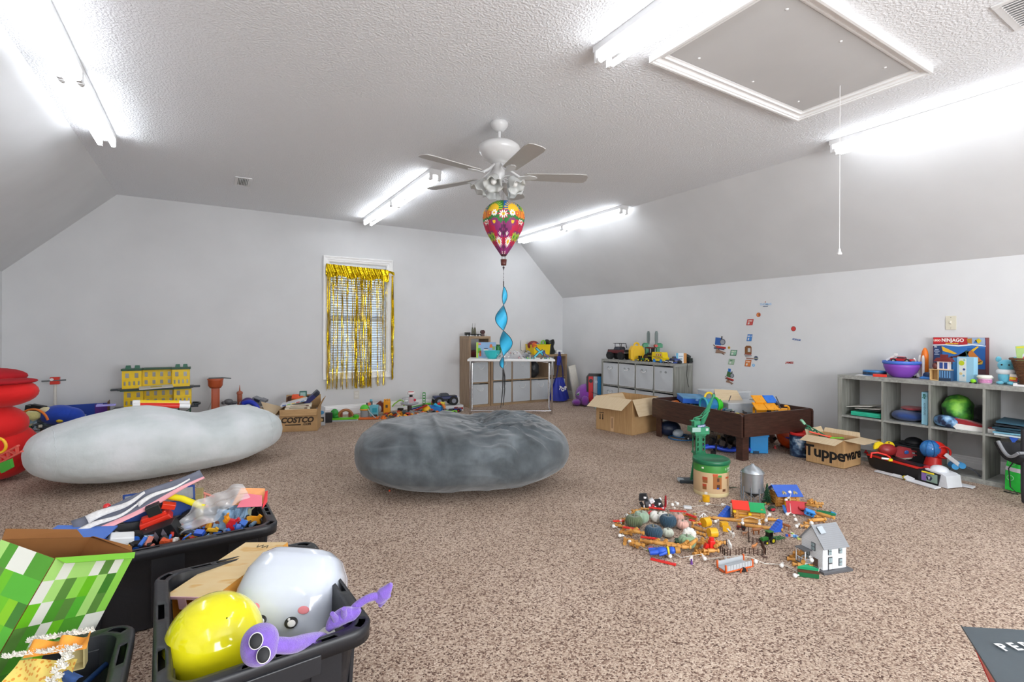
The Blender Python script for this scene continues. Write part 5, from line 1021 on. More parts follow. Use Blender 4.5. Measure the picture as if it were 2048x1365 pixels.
for grp, lab, lst in (('logs heaped before the farmhouse', 'notched wooden toy log heaped against the white farmhouse', [(2.521, 1.402, 0.08, -0.5), (2.564, 1.396, 0.08, -0.7), (2.628, 1.41, 0.06, 0.3), (2.486, 1.368, 0.06, -0.2), (2.565, 1.357, 0.08, -0.4), (2.512, 1.358, 0.05, 0.9), (2.557, 1.433, 0.06, 0.4), (2.604, 1.385, 0.05, 1.2), (2.534, 1.326, 0.05, 0.1), (2.631, 1.435, 0.06, -0.9)]),
  ('logs behind the farmhouse', 'notched wooden toy log lying behind the white farmhouse', [(3.077, 1.64, 0.05, 0.1), (3.019, 1.621, 0.07, -0.1), (3.124, 1.613, 0.12, 0.2), (3.245, 1.634, 0.12, -1.0), (3.248, 1.671, 0.08, 0.1), (3.131, 1.645, 0.05, 0.8), (3.181, 1.625, 0.05, -0.3), (2.999, 1.582, 0.05, 0.0)]),
  ('logs right of the tipped roof', 'notched wooden toy log right of the tipped red roof', [(3.405, 1.828, 0.1, 0.5), (3.499, 1.852, 0.06, 0.7), (3.437, 1.787, 0.08, -0.5), (3.364, 1.765, 0.05, 0.3), (3.358, 1.79, 0.12, -0.9), (3.381, 1.734, 0.05, -0.2)])):
 for kk, (x, y, L, a) in enumerate(sorted(lst, key=lambda e: rightness(e[0], e[1]))): a += VR; o = log_to(L, None, (x, y, rest(x, y, L, a)), (0, 0, a), 'toy_log'); o['label'] = lab + ', ' + ORD[kk]; o['category'] = 'toy log'; o['group'] = grp
for (x, y, L, a, l) in [(2.741, 1.895, 0.3, -0.28, 'long thin wooden log running in front of red-roofed cabin'), (2.77, 1.752, 0.24, -0.38, 'long wooden log leading right to the blue ramp'), (2.936, 1.798, 0.1, -0.2, 'short wooden log between green roof and right blue ramp')]:
 o = log_to(L, None, (x, y, R_), (0, 0, VR + a), 'toy_log'); o['label'] = l; o['category'] = 'toy log'
for k, (x, y, z, a, L, l) in enumerate([(2.096, 2.223, 0.022, 0.15, 0.07, 'red ribbed toy strip pointing out at the left of the ring'), (2.064, 2.087, 0.03, -0.45, 0.095, 'red ribbed toy strip above the logs, left front of the ring'), (2.056, 1.935, 0.03, -0.35, 0.1, 'red ribbed toy strip above the front logs left of centre'), (2.119, 1.796, 0.03, -0.25, 0.11, 'red ribbed toy strip above the front logs under the mint pumpkin'), (2.344, 2.207, 0.03, 1.0, 0.06, 'red ribbed toy strip standing behind the olive pumpkin'), (2.447, 2.257, 0.025, -0.35, 0.085, 'red ribbed toy strip at the back of the ring near the robot'), (2.529, 2.147, 0.025, -0.15, 0.1, 'red ribbed toy strip behind the pink pumpkins'), (2.537, 2.055, 0.025, -1.0, 0.07, 'red ribbed toy strip at the back right of the ring'), (2.479, 1.978, 0.022, -1.05, 0.08, 'red ribbed toy strip right of the pink pumpkins'), (1.942, 1.741, 0.004, -0.55, 0.125, 'red ribbed toy strip lying alone in front of the ring')]):
 m = M().box((0, 0, 0), (L, .018, .004)); [m.box((-L / 2 + L * (i + .5) / 5, 0, .003), (L / 6, .016, .003)) for i in range(5)]; one('toy_strip', l, 'toy part', m, P('e2352c'), (x, y, z), VR + a)
t = T('red_block_tower', 'bright red silo-like toy block on logs at the right of the ring', 'toy block', (2.239, 1.683), VR, rot=(0, 0, VR + .1)); t.location.z = .012
M().box((0, 0, .035), (.028, .028, .045)).o('block', P('e8241e'), t, bev=.002); M().cyl((0, 0, .057), (0, 0, .072), .012, n=16).o('stud', P('e8241e'), t, bev=.002); M().box((-.024, .004, .025), (.024, .02, .03), (0, .4, 0)).o('side_wedge', P('d81f1c'), t, bev=.001)
one('dark_jade_piece', 'dark green chunky toy piece left of the mint pumpkin', 'toy part', M().box((0, 0, .02), (.03, .026, .024), (0, .1, .3), tp=.8).box((.004, 0, .038), (.034, .03, .006)), P('24502f'), (2.144, 1.823), VR, bev=.002, kind='stuff')
t = T('pink_toy_fruit', 'small pink and green toy fruit in front of ring', 'toy fruit', (1.990, 1.866), VR); M().sph((0, 0, .012), (.018, .012, .012), 14).o('fruit', P('f0849c'), t); M().sph((-.014, -.004, .006), (.008, .008, .005), 8).o('leaf', P('7aa03a'), t)
t = T('purple_trinket', 'tiny purple toy under a bulb in front of the ring', 'toy part', (2.051, 1.657), VR); M().cyl((0, 0, 0), (0, 0, .018), .007, .004, n=10).sph((0, 0, .022), .005, 8).o('trinket', P('6a3a92'), t)
t = T('green_gable', 'green toy roof gable with brown band lying before the farmhouse', 'toy part', (2.415, 1.287), VR - .3); M().prism([(-.045, 0), (.045, 0), (0, .026)], .012, m=TR(0, 0, .034) @ RX(.15)).o('green_roof', P('1f9e68'), t, bev=.001); M().box((0, -.004, .028), (.09, .016, .008), (0, 0, 0)).o('brown_band', P('5c3420'), t); M().box((0, -.004, .012), (.088, .012, .02)).o('dark_base', P('14663c'), t, bev=.001)
t = T('lilac_cloth', 'small lilac and blue toy between the olive and teal pumpkins', 'toy part', (2.183, 2.067), VR); M().box((0, 0, .016), (.03, .02, .02), (.3, .2, .5)).sph((.01, -.006, .014), .012, 10).o('body', P('8a76c8'), t, bev=.002)
for (x, y, l, s) in [(2.626, 2.1, 'tiny yellow toy bits near the battery pack', 0.8), (2.471, 1.895, 'tiny tan toy bits between the yellow drums', 0.7), (2.86, 2.243, 'tiny green and red toy bit left of the yellow drum', 0.7)]:
 t = T('toy_bit', l, 'toy part', (x, y), VR, sc=s); M().box((0, 0, .006), (.02, .008, .010), (0, .2, .4)).o('piece', P('d8c070'), t); M().box((.016, .004, .005), (.01, .008, .009), (.3, 0, .2)).o('piece', P('8a6a3a'), t)
one('white_stick_scraps', 'white plastic dinosaur-like skeleton scrap beside the yellow drum', 'toy part', M().cyl((0, 0, .01), (.03, .01, .03), .003, n=6).cyl((.03, .01, .03), (.05, 0, .012), .003, .001, n=6).cyl((.02, .004, .02), (.01, -.02, .004), .002, n=6).cyl((.035, .01, .028), (.03, -.014, .002), .002, n=6), WHITE, (2.596, 2.039), VR)
t = T('string_lights', 'white cord of globe bulbs trailing through the toy village', 'string lights', (0, 0, 0)); pts = [(2.514, 2.198, 0.006), (2.661, 2.281, 0.03), (2.624, 2.172, 0.01), (2.618, 2.268, 0.008), (2.52, 2.144, 0.006)]
WC = P('e2e0d8'); BU = mt('f4f2ee', .25, var=.01, coat=.4, name='frosted_globe')
def bulb(p, q):
 p, q = Vector(p), Vector(q); d = (p - q).normalized(); M().cyl(q, q + d * .010, .0035, n=8).cyl(q + d * .008, q + d * .016, .004, .007, n=8).sph(tuple(p), .0105, 12).o('globe_bulb', BU, t)
for A, B_ in zip([(2.033, 2.198, 0.012), (2.108, 2.219, 0.02), (2.189, 2.244, 0.03), (1.969, 2.077, 0.012), (1.957, 1.99, 0.012), (1.953, 1.934, 0.012), (1.964, 1.814, 0.02), (2.008, 1.755, 0.012), (2.068, 1.674, 0.012), (2.136, 1.646, 0.012), (2.214, 1.574, 0.012), (2.327, 1.494, 0.012), (2.396, 1.403, 0.012), (2.352, 1.313, 0.012), (2.458, 1.282, 0.02), (2.498, 1.315, 0.05), (2.649, 2.254, 0.02), (2.605, 2.258, 0.02), (2.829, 2.163, 0.012), (2.864, 2.071, 0.03), (2.711, 1.825, 0.02), (2.784, 1.764, 0.02), (2.844, 1.761, 0.03), (2.93, 1.792, 0.04), (3.252, 1.968, 0.1), (3.278, 1.867, 0.1), (3.191, 1.84, 0.07), (3.086, 1.773, 0.02), (3.061, 1.706, 0.012), (2.942, 1.634, 0.02), (2.74, 1.443, 0.14), (2.611, 1.936, 0.012)], [(2.045, 2.186, 0.008), (2.108, 2.21, 0.008), (2.257, 2.283, 0.03), (1.996, 2.072, 0.008), (1.955, 1.973, 0.008), (1.966, 1.932, 0.015), (2.0, 1.821, 0.012), (2.042, 1.775, 0.02), (2.109, 1.701, 0.012), (2.153, 1.675, 0.02), (2.245, 1.608, 0.012), (2.33, 1.515, 0.008), (2.434, 1.418, 0.012), (2.373, 1.306, 0.012), (2.455, 1.262, 0.012), (2.542, 1.345, 0.05), (2.666, 2.289, 0.02), (2.56, 2.198, 0.02), (2.855, 2.159, 0.012), (2.883, 2.059, 0.03), (2.752, 1.852, 0.03), (2.825, 1.79, 0.03), (2.87, 1.77, 0.04), (2.909, 1.798, 0.03), (3.322, 2.018, 0.11), (3.3, 1.867, 0.08), (3.236, 1.846, 0.08), (3.103, 1.761, 0.03), (3.137, 1.758, 0.012), (2.996, 1.646, 0.02), (2.676, 1.409, 0.13), (2.655, 1.947, 0.012)]): bulb(A, B_)
m = M()
for P_ in ([(2.666, 2.289, 0.02), (2.633, 2.282, 0.008), (2.671, 2.211, 0.006), (2.853, 2.158, 0.006), (2.878, 2.074, 0.02)], [(2.257, 2.283, 0.03), (2.208, 2.284, 0.02), (2.108, 2.21, 0.008), (2.045, 2.186, 0.008), (2.03, 2.14, 0.006), (1.996, 2.072, 0.008), (1.977, 2.026, 0.006), (1.955, 1.973, 0.008), (1.966, 1.932, 0.015), (1.966, 1.885, 0.006), (2.0, 1.821, 0.012), (2.041, 1.817, 0.02), (2.042, 1.775, 0.02), (2.054, 1.724, 0.006), (2.104, 1.697, 0.015), (2.153, 1.675, 0.02), (2.144, 1.644, 0.006), (2.249, 1.61, 0.01), (2.305, 1.564, 0.02), (2.315, 1.506, 0.03), (2.363, 1.468, 0.004), (2.43, 1.415, 0.004), (2.411, 1.326, 0.006), (2.43, 1.285, 0.004), (2.46, 1.265, 0.01), (2.552, 1.303, 0.02), (2.572, 1.327, 0.05), (2.551, 1.345, 0.09), (2.618, 1.383, 0.13), (2.678, 1.41, 0.15), (2.8, 1.503, 0.1), (2.953, 1.614, 0.01), (3.022, 1.661, 0.01), (3.142, 1.761, 0.01), (3.105, 1.759, 0.03), (3.176, 1.806, 0.06), (3.241, 1.843, 0.08), (3.289, 1.861, 0.1), (3.308, 1.898, 0.12), (3.365, 1.955, 0.12)], [(2.731, 1.908, 0.004), (2.752, 1.852, 0.03), (2.771, 1.816, 0.05), (2.825, 1.79, 0.03), (2.895, 1.786, 0.03), (3.004, 1.84, 0.03)], [(2.626, 2.107, 0.004), (2.734, 2.105, 0.004), (2.732, 2.004, 0.004)]): m.tube(P_, .0016, 5)
m.o('cord', WC, t)
# ======================= vehicles and boxes =======================
def veh(name, label, cat, loc, rz, L, W, H, wr, body, cab, hub='b0b0b0', ww=None, lift=0, glass='2c3440', rot=None, bed=True, grp=None):
 t = T(name, label, cat, loc, rz, grp, rot=rot); ww = ww or wr * .7; zb = wr * .9 + lift
 M().box((0, 0, zb + H * .22), (L, W * .8, H * .36), tp=.95).box((-L * .36, 0, zb + H * .28), (L * .26, W * .78, H * .36)).o('body', P(body), t, bev=H * .06)
 if cab: M().box((-L * .04, 0, zb + H * .58), (L * .36, W * .72, H * .42), tp=.78).o('cabin', P(cab), t, bev=H * .05); M().box((-L * .04, 0, zb + H * .60), (L * .34, W * .735, H * .24), tp=.86).box((-L * .04, 0, zb + H * .60), (L * .375, W * .60, H * .24), tp=.84).o('windows', P(glass), t)
 if bed: M().box((L * .33, 0, zb + H * .42), (L * .30, W * .66, H * .06)).o('bed_liner', P('2a2b2e'), t)
 M().box((-L * .5, 0, zb + H * .12), (L * .04, W * .82, H * .12)).box((L * .5, 0, zb + H * .12), (L * .04, W * .82, H * .12)).o('bumper', P('8d9094'), t, bev=H * .02, kind='stuff')
 for sx in (-1, 1):
  for sy in (-1, 1):
   y = sy * (W / 2 - ww * .3); q = M().cyl((sx * L * .31, y - ww / 2, wr), (sx * L * .31, y + ww / 2, wr), wr, n=20).o('tyre', mt('202123', .75, var=.1, bump=.3, bsc=90), t, bev=wr * .12)
   M().cyl((sx * L * .31, y + sy * ww * .46, wr), (sx * L * .31, y + sy * ww * .53, wr), wr * .5, n=14).o('hub', P(hub), q)
 if lift: M().box((0, 0, wr), (L * .66, W * .2, wr * .3)).box((0, 0, (wr + zb) / 2), (L * .3, W * .3, zb - wr + .01)).o('axle_frame', P('303236'), t, kind='stuff')
 return t
def carton(name, label, loc, rz, w, d, h, mo, mi_, flaps=(), th=.004, cat='box'):
 t = T(name, label, cat, loc, rz); m = M()
 for sx in (-1, 1): m.box((sx * (w / 2 - th / 2), 0, h / 2), (th, d, h))
 for sy in (-1, 1): m.box((0, sy * (d / 2 - th / 2), h / 2), (w - 2 * th, th, h))
 m.box((0, 0, th / 2), (w, d, th)); m.o('carton_walls', mo, t)
 for side, ln, ang in flaps:
  X = {'f': TR(0, -d / 2, h), 'b': TR(0, d / 2, h) @ RZ(PI), 'r': TR(w / 2, 0, h) @ RZ(PI / 2), 'l': TR(-w / 2, 0, h) @ RZ(-PI / 2)}[side]; ww = w if side in 'fb' else d
  M().prism([(-ww / 2 + .002, 0), (ww / 2 - .002, 0), (ww / 2 - .01, -ln), (-ww / 2 + .01, -ln)], .003, m=X @ RX(ang)).o('flap', mi_, t)
 return t
# ---------------- cartons ----------------
t = carton('moving_carton', 'big open brown cardboard carton at left end of play table', (4.245, 4.365, 0), .15, .50, .52, .40, [CARD], CARDL, (('l', .21, .55), ('f', .20, 1.15), ('b', .2, 2.2)))
for y in (-.02, .02): M().prism([(-.005, 0), (.005, 0), (.005, -.05), (.012, -.05), (0, -.07), (-.012, -.05), (-.005, -.05)], .001, m=TR(-.251, .18 + y, .19) @ RZ(-PI / 2) @ RX(PI / 2)).o('arrow_print', BLACK, t)
M().box((-.2508, .18, .205), (.001, .07, .008)).o('arrow_bar_print', BLACK, t); M().box((-.2508, 0.02, .09), (.001, .045, .17)).o('tape_label', mt('d9b48a', .5), t); M().box((-.2516, .02, .10), (.001, .012, .12)).o('label_print', PR('8a6a4a'), t)
t = carton('lettered_carton', 'open Tupperware-lettered carton between the tin bucket and toy train pile', (4.735, 2.31, 0), 0, .29, .31, .24, [CARD], CARDL, (('l', .13, .25), ('f', .15, .05), ('b', .05, -1.2), ('r', .04, -1.3)))
m = M(); X = TR(-.1462, 0, .0) @ RZ(-PI / 2) @ RX(PI / 2); m.text('Tuppe', .135, TR(-.1462, .0, .105) @ RZ(-PI / 2) @ RX(PI / 2), off=.004, ext=.0004, sp=.96); m.o('printed_word', BLACK, t)
m = M(); m.text('rware', .125, TR(-.0, -.1562, .105) @ RX(PI / 2), off=.004, ext=.0004, sp=.96); m.o('printed_word', BLACK, t)
t = carton('stamped_carton', 'COSTCO-printed cardboard box packed with boxes, left of the window', (0.925, 6.356), -.30, .41, .34, .255, [CARD], CARD, (('f', .075, 1.25), ('l', .10, .9), ('b', .13, -1.4), ('r', .12, -1.1)))
t.location.z = 0; m = M(); m.text('COSTCO', .085, TR(-.01, -.1712, .13) @ RX(PI / 2) @ Matrix(((1, .2, 0, 0), (0, 1, 0, 0), (0, 0, 1, 0), (0, 0, 0, 1))), off=.004, ext=.0004); m.text('.COM', .035, TR(.09, -.1712, .082) @ RX(PI / 2), off=.002, ext=.0004); m.box((-.06, -.1712, .078), (.17, .0008, .012)); m.o('printed_word', mt('3a2a1c', .7), t)
cx, cy = t.location.x, t.location.y
def inbox(x, y, z): a = -.30; return (cx + x * math.cos(a) - y * math.sin(a), cy + x * math.sin(a) + y * math.cos(a), z)
g = 'flat white boxes in the lettered carton'
for k, (x, z, c, l) in enumerate(((-.02, .262, 'e9dfc6', 'lower flat cream box with brown print in COSTCO carton'), (-.01, .290, 'ece2cc', 'upper flat cream box with brown print in COSTCO carton'))):
 b = T('flat_box', l, 'box', inbox(x, -.05, z), -.26 + k * .05); M().box((0, 0, 0), (.27, .2, .024)).o('box_shell', PR(c), b, bev=.001); M().box((.01, -.1005, .002), (.20, .001, .006)).box((.09, -.1005, .002), (.03, .0015, .014)).o('brown_print', PR('6a4a34'), b, kind='stuff')
b = T('puzzle_box', 'thin colourful picture box tilted on the cream boxes', 'box', inbox(-.07, -.03, .325), 0, rot=(.05, -.22, -.25)); M().box((0, 0, 0), (.28, .19, .018)).o('box_shell', PR('d9dcE2'.lower()), b, bev=.001)
for i, c in enumerate(('3a5fae', '7ab04a', 'd8b23a', 'c04a3a', '4a8ab8')): M().box((-.10 + .05 * i, -.0955, 0), (.04, .001, .010)).o('side_picture', PR(c), b)
b = T('indigo_case', 'dark indigo long case sticking up from the COSTCO carton', 'case', inbox(.10, .04, .35), 0, rot=(.2, -.75, -.3)); M().box((0, 0, 0), (.24, .10, .05)).o('case_body', P('2c2f6a'), b, bev=.004); M().box((.09, 0, .0), (.06, .102, .052)).o('case_end', P('232a3c'), b, bev=.004)
b = T('orange_toy', 'orange plastic toy piece on top of the COSTCO carton', 'toy part', inbox(-.08, .12, .37), -.3); M().box((0, 0, 0), (.09, .05, .05), tp=.8).box((.06, 0, -.01), (.05, .04, .03)).o('toy_body', P('e8582a'), b, bev=.004)
b = T('teal_box', 'small dark teal box standing behind the orange toy piece', 'box', inbox(.0, .15, .39), -.3); M().box((0, 0, 0), (.08, .03, .08)).o('box_shell', PR('2a6a62'), b); M().box((0, -.016, 0), (.06, .001, .05)).o('pale_print', PR('9fc4bd'), b)
b = T('brown_block', 'dark brown open wooden tray inside COSTCO carton', 'tray', inbox(-.03, .08, .31), -.3); M().box((0, 0, 0), (.26, .14, .012)).box((0, .07, .03), (.26, .01, .07)).box((-.13, 0, .03), (.01, .14, .07)).o('tray_body', P('5a3c28'), b, bev=.002); M().prism([(-.1, 0), (.09, 0), (.07, .045)], .006, m=TR(0, .0, .02) @ RX(PI / 2)).o('orange_wedge', PR('e09a3a'), b)
# ---------------- on the middle grey shelf ----------------
ZC_ = .758
t = veh('monster_truck', 'dark red toy monster truck with huge black wheels on grey shelf', 'toy truck', (5.489, 5.845, 0.758), -PI / 2 + .15 + PI, .34, .18, .13, .055, '5e2226', '3a2024', hub='17181a', ww=.055, lift=.035); t.rotation_euler = (0, 0, PI / 2 + .1); t.location = (5.20, 5.52, ZC_)
m = M();
for x in (-.10, .02): m.tube([(x, -.06, .17), (x + .01, -.05, .235), (x + .01, .05, .235), (x, .06, .17)], .005, 6)
m.tube([(-.09, -.05, .235), (.06, -.05, .235)], .004, 6); m.tube([(-.09, .05, .235), (.06, .05, .235)], .004, 6); m.o('roll_cage', P('26272a'), t); M().box((-.17, 0, .13), (.03, .14, .035)).o('grille', P('2b2c30'), t, bev=.003)
t = T('yellow_case', 'bright yellow plastic carry case with top handle on grey shelf', 'case', (5.17, 5.13, ZC_), VR + .12); YC = P('f2c30c')
M().prism([(-.095, .02), (.095, .02), (.10, .03), (.10, .155), (.065, .21), (-.065, .21), (-.10, .155), (-.10, .03)], .09, m=TR(0, .045, 0) @ RX(PI / 2)).o('case_shell', YC, t, bev=.012)
M().ring((0, 0, .215), .035, .013, 'Y', 14, 8, a0=-.1, a1=PI + .1).o('handle', YC, t)
for x in (-.06, .06): M().box((x, 0, .012), (.035, .085, .024)).o('foot', YC, t, bev=.003)
M().prism([(-.065, .045), (.065, .045), (.065, .14), (.045, .17), (-.045, .17), (-.065, .14)], .006, m=TR(0, -.045, 0) @ RX(PI / 2)).o('raised_panel', YC, t, bev=.004)
tr = tractor('toy_tractor', 'large dark red toy tractor behind the yellow case on grey shelf', (5.30, 4.95, ZC_), PI / 2 + .1, 2.9, '7e2226', '4a3030');
def hcrane(label, loc, rz, red):
 t = T('toy_crane', label, 'toy crane', loc, rz); M().box((0, 0, .012), (.08, .08, .024)).o('crane_base', P('2a2f30'), t, bev=.003); M().box((0, 0, .11), (.045, .045, .18)).o('mast', CG2, t, bev=.003)
 M().box((-.01, 0, .215), (.10, .06, .05)).box((-.02, 0, .245), (.05, .05, .012)).o('crane_head', CG, t, bev=.004); M().cyl((.03, -.035, .215), (.03, .035, .215), .02, n=14).o('winch', P('c8302a' if red else 'aab2b0'), t)
 m = M(); m.prism([(-.012, 0), (.012, 0), (.020, .06), (.020, .15), (.010, .185), (-.010, .185), (-.020, .15), (-.020, .06)], .022, m=TR(.02, .011, .235) @ RX(PI / 2)); m.o('upright_jib', P('5f6e6c'), t, bev=.003); M().box((.02, -.0125, .33), (.008, .004, .16)).o('jib_rib', P('46524f'), t)
 return t
hcrane('left green toy crane with grey upright jib on grey shelf', (5.27, 5.03, ZC_), VR, False); hcrane('right green toy crane with red winch and grey upright jib on shelf', (5.27, 4.83, ZC_), VR + PI, True)
tractor('toy_tractor', 'small green toy tractor with yellow wheels next to yellow case', (5.10, 4.975, ZC_), PI / 2, 1.25, '2a6a34', 'f0d81c', False)
tractor('toy_tractor', 'green and yellow toy combine-style tractor beside the yellow bus', (5.11, 4.84, ZC_), -PI / 2, 1.25, 'c9c428', 'f0d81c', True)
t = T('toy_bus', 'yellow toy school bus with blue wheels on the grey shelf', 'toy bus', (5.125, 4.655, ZC_), PI / 2 - .12); BY_ = P('f3d40f')
M().prism([(-.115, .022), (.11, .022), (.115, .06), (.11, .13), (.10, .138), (-.075, .138), (-.09, .125), (-.10, .075), (-.12, .068)], .09, m=TR(0, .045, 0) @ RX(PI / 2)).o('bus_body', BY_, t, bev=.008)
for x in (-.062, -.022, .020): q = M().box((x, .0455, .105), (.028, .002, .034)).o('window', PR('d9b98a'), t); M().sph((x, .047, .100), (.009, .002, .011), 8).o('printed_rider', PR('c05a34'), q)
M().box((0, .0458, .075), (.19, .002, .005)).o('black_stripe', BLACK, t)
random.seed(6)
for k in range(9): M().box((-.055 + k * .013, .0458, .052 + .006 * (k % 3)), (.008, .002, .012)).o('bus_letter', PR(('c0392b', '2f5fb0', '2f8a46', '8a3fa0')[k % 4]), t)
M().box((-.062, .0, .105), (.03, .092, .034)).o('side_glass', PR('b8b49a'), t)
for x in (-.07, .065):
 for y in (-.042, .042): q = M().cyl((x, y - .008, .024), (x, y + .008, .024), .024, n=18).o('wheel', P('2f86d8'), t, bev=.002)
veh('toy_pickup', 'dark blue toy pickup truck near the end of the grey shelf', 'toy truck', (5.17, 4.45, ZC_), -.5 + PI / 2, .19, .09, .085, .024, '27408c', '2c4a9a')
veh('toy_pickup', 'grey and blue small toy flatbed behind the dark blue pickup', 'toy truck', (5.32, 4.48, ZC_), PI / 2, .15, .07, .06, .02, 'b03038', 'c8ccd0')
veh('toy_car', 'white and black low toy car in front of the blue pickup', 'toy car', (5.085, 4.50, ZC_), PI / 2 + .1, .12, .06, .04, .014, 'c9ccd2', '2a2c34', bed=False)
t = T('blue_figure_heap', 'tangled blue and white toy robot lying by the pickup', 'toy robot', (5.095, 4.395, ZC_), PI / 2)
for x, y, z, r, c in ((0, 0, .012, .3, '2b3f86'), (.03, .01, .014, -.5, 'd5d9e2'), (-.03, .01, .01, .8, '3a4f9a'), (.05, -.01, .01, .2, '2b3f86')): M().box((x, y, z), (.045, .012, .014), (r * .4, .2, r)).o('limb', P(c), t, bev=.002)
t = T('winged_toy', 'black winged toy truck cab behind the small white and blue box', 'toy truck', (5.33, 4.37, ZC_), PI / 2); M().box((0, 0, .04), (.10, .06, .05)).box((0, .0, .085), (.03, .07, .04), (.4, .3, 0)).o('toy_body', P('222a26'), t, bev=.003); M().cyl((.03, -.035, .02), (.03, .035, .02), .02, n=12).cyl((-.03, -.035, .02), (-.03, .035, .02), .02, n=12).o('wheels', BLACK, t, kind='stuff')
t = T('small_print_box', 'small box, blue white and orange, standing at the shelf end', 'box', (5.22, 4.395, ZC_ + .001), -1.15 + PI / 2 - PI / 2 + .5); M().box((0, 0, .066), (.13, .05, .13)).o('box_shell', PR('e6ebee'), t); M().box((-.052, -.0255, .066), (.026, .001, .13)).o('blue_band', PR('6ab8dc'), t); M().box((.048, -.0255, .066), (.036, .0015, .13)).o('orange_band', PR('cc8a3c'), t); M().box((-.005, -.0258, .09), (.05, .001, .012)).box((-.005, -.0258, .055), (.035, .001, .02)).o('grey_print', PR('9ab0bc'), t, kind='stuff')
t = T('black_speaker', 'small black rounded speaker with cord down the shelf side', 'speaker', (5.14, 4.375, ZC_), PI / 2 - .1); M().cyl((-.055, 0, .021), (.055, 0, .021), .021, n=18).o('speaker_body', P('26282c'), t, bev=.005)
M().tube([(-.055, 0, .015), (-.075, -.03, .003), (-.0, -.15, .003)], .002, 5).o('cord', BLACK, t)
o = one('hanging_cord', 'thin black cord hanging down the near end of the grey shelf', 'cord', M().tube([(5.26, 4.30, ZC_ + .004), (5.27, 4.34 - .006, ZC_ + .004), (5.275, 4.338, .70), (5.265, 4.337, .60), (5.285, 4.337, .50), (5.30, 4.33, .45)], .0025, 6), BLACK)
# ---------------- corner: suitcase, purple plush, cushion, blue bag ----------------
t = T('child_suitcase', 'black, red and blue child suitcase standing behind the grey shelf', 'suitcase', (5.19, 6.02, 0), VR - .1)
M().prism([(-.15, .03), (.15, .03), (.15, .46), (.11, .51), (-.11, .51), (-.15, .46)], .09, m=TR(0, .01, 0) @ RX(PI / 2)).o('case_shell', P('17181b'), t, bev=.02)
for x, w_, c in ((-.085, .07, 'c8202a'), (-.015, .06, 'a9adb8'), (.045, .055, '2f8fd0'), (.11, .05, '20222a')): M().box((x, -.083, .27), (w_, .006, .40)).o('colour_panel', P(c), t, bev=.003)
M().cyl((-.085, -.086, .40), (-.085, -.092, .40), .030, n=20).o('black_roundel', BLACK, t); M().cyl((-.0, -.086, .385), (-.0, -.092, .385), .022, n=20).o('pale_roundel', P('c9cdd6'), t); M().box((0, -.09, .20), (.18, .004, .006), (0, .35, 0)).o('black_pipe', BLACK, t)
FUR = mt('9a3fc0', .95, var=.2, sc=50, bump=1, bsc=140, sheen=.8, name='purple_fur')
t = T('furry_plush', 'fluffy bright purple soft toy slumped against the grey shelf', 'soft toy', (5.088, 6.162), VR, sc=.9); random.seed(7)
def furball(name, c, r, par, n, fl=.018, mat=FUR):
 m = M(); m.sph(c, r, 20)
 for _ in range(n):
  z = random.uniform(-1, 1); a = random.uniform(0, 6.28); q = math.sqrt(1 - z * z); d = Vector((q * math.cos(a), q * math.sin(a), z)); p = Vector(c) + Vector((d.x * r[0], d.y * r[1], d.z * r[2])) * .96
  if p.z < .01: continue
  u, w_, _ = frame(d); e = p + (d + Vector((random.uniform(-.5, .5), random.uniform(-.5, .5), random.uniform(-.7, .2)))) * fl; s = .004; m.add([tuple(p + u * s), tuple(p - u * s), tuple(p + w_ * s), tuple(e)], [(0, 1, 3), (1, 2, 3), (2, 0, 3)], 0, True)
 return m.o(name, mat, par)
furball('head', (.02, 0, .19), (.185, .16, .19), t, 2600); furball('muzzle', (-.15, -.06, .06), (.085, .08, .055), t, 500, .012); furball('paw', (-.02, -.15, .10), (.065, .05, .085), t, 500, .012)
q = M().sph((-.125, -.085, .205), (.036, .02, .028), 14).o('eye', P('a8d8b0'), t); M().sph((-.135, -.10, .205), (.014, .01, .016), 10).o('pupil', P('2a5a3a'), q); M().box((-.12, -.10, .238), (.075, .014, .012), (0, -.55, .3)).o('brow', P('d9c9e2'), t, bev=.003)
t = T('rolled_towel', 'pale mint rolled cloth between furry plush and cardboard carton', 'cloth', (5.025, 5.780), VR); M().cyl((-.06, 0, .13), (.06, 0, .13), .055, n=20).cyl((-.062, 0, .13), (.062, 0, .13), .03, n=16).o('cloth_roll', FB('c8dcd6'), t, bev=.012); M().box((0, 0, .04), (.11, .10, .08)).o('cloth_fold', FB('b9d0c9'), t, bev=.02)
t = T('long_cushion', 'long cream cushion leaning between oak shelf and right wall', 'cushion', (5.31, 6.56, 0), 0); M().grid(lambda u, v: (-.07 + .16 * u + .0 * v, .0, 0), 1, 1);
m = M(); X = TR(0, .08, .03) @ RY(-.20)
m.grid(lambda u, v: (.075 * math.copysign(abs(math.cos(2 * PI * u)) ** .5, math.cos(2 * PI * u)) * (1 - .0 * v), .035 * math.copysign(abs(math.sin(2 * PI * u)) ** .8, math.sin(2 * PI * u)) * math.sin(PI * min(1, .12 + v * .76)), v * .58), 24, 14, m=X); m.o('cushion_cover', FB('dcd8cc'), t, sub=1)
BB = mt('1f2f9e', .6, var=.2, sc=6, bump=.3, bsc=16, name='royal_blue_nylon')
t = T('drawstring_bag', 'royal blue bag lettered TOP hanging on right front of the oak shelf', 'bag', (4.98, 6.71, 0), 0, sc=1.1)
def bagf(u, v): z = .035 + v * .33; w_ = .175 * (1 - .62 * v ** 1.3) ; d = .075 * (1 - .8 * v); x = (u - .5) * 2; return (x * w_, -.02 - d * (1 - x * x) - .006 * math.sin(14 * x + 5 * v), z - .018 * (1 - x * x) * (1 - v))
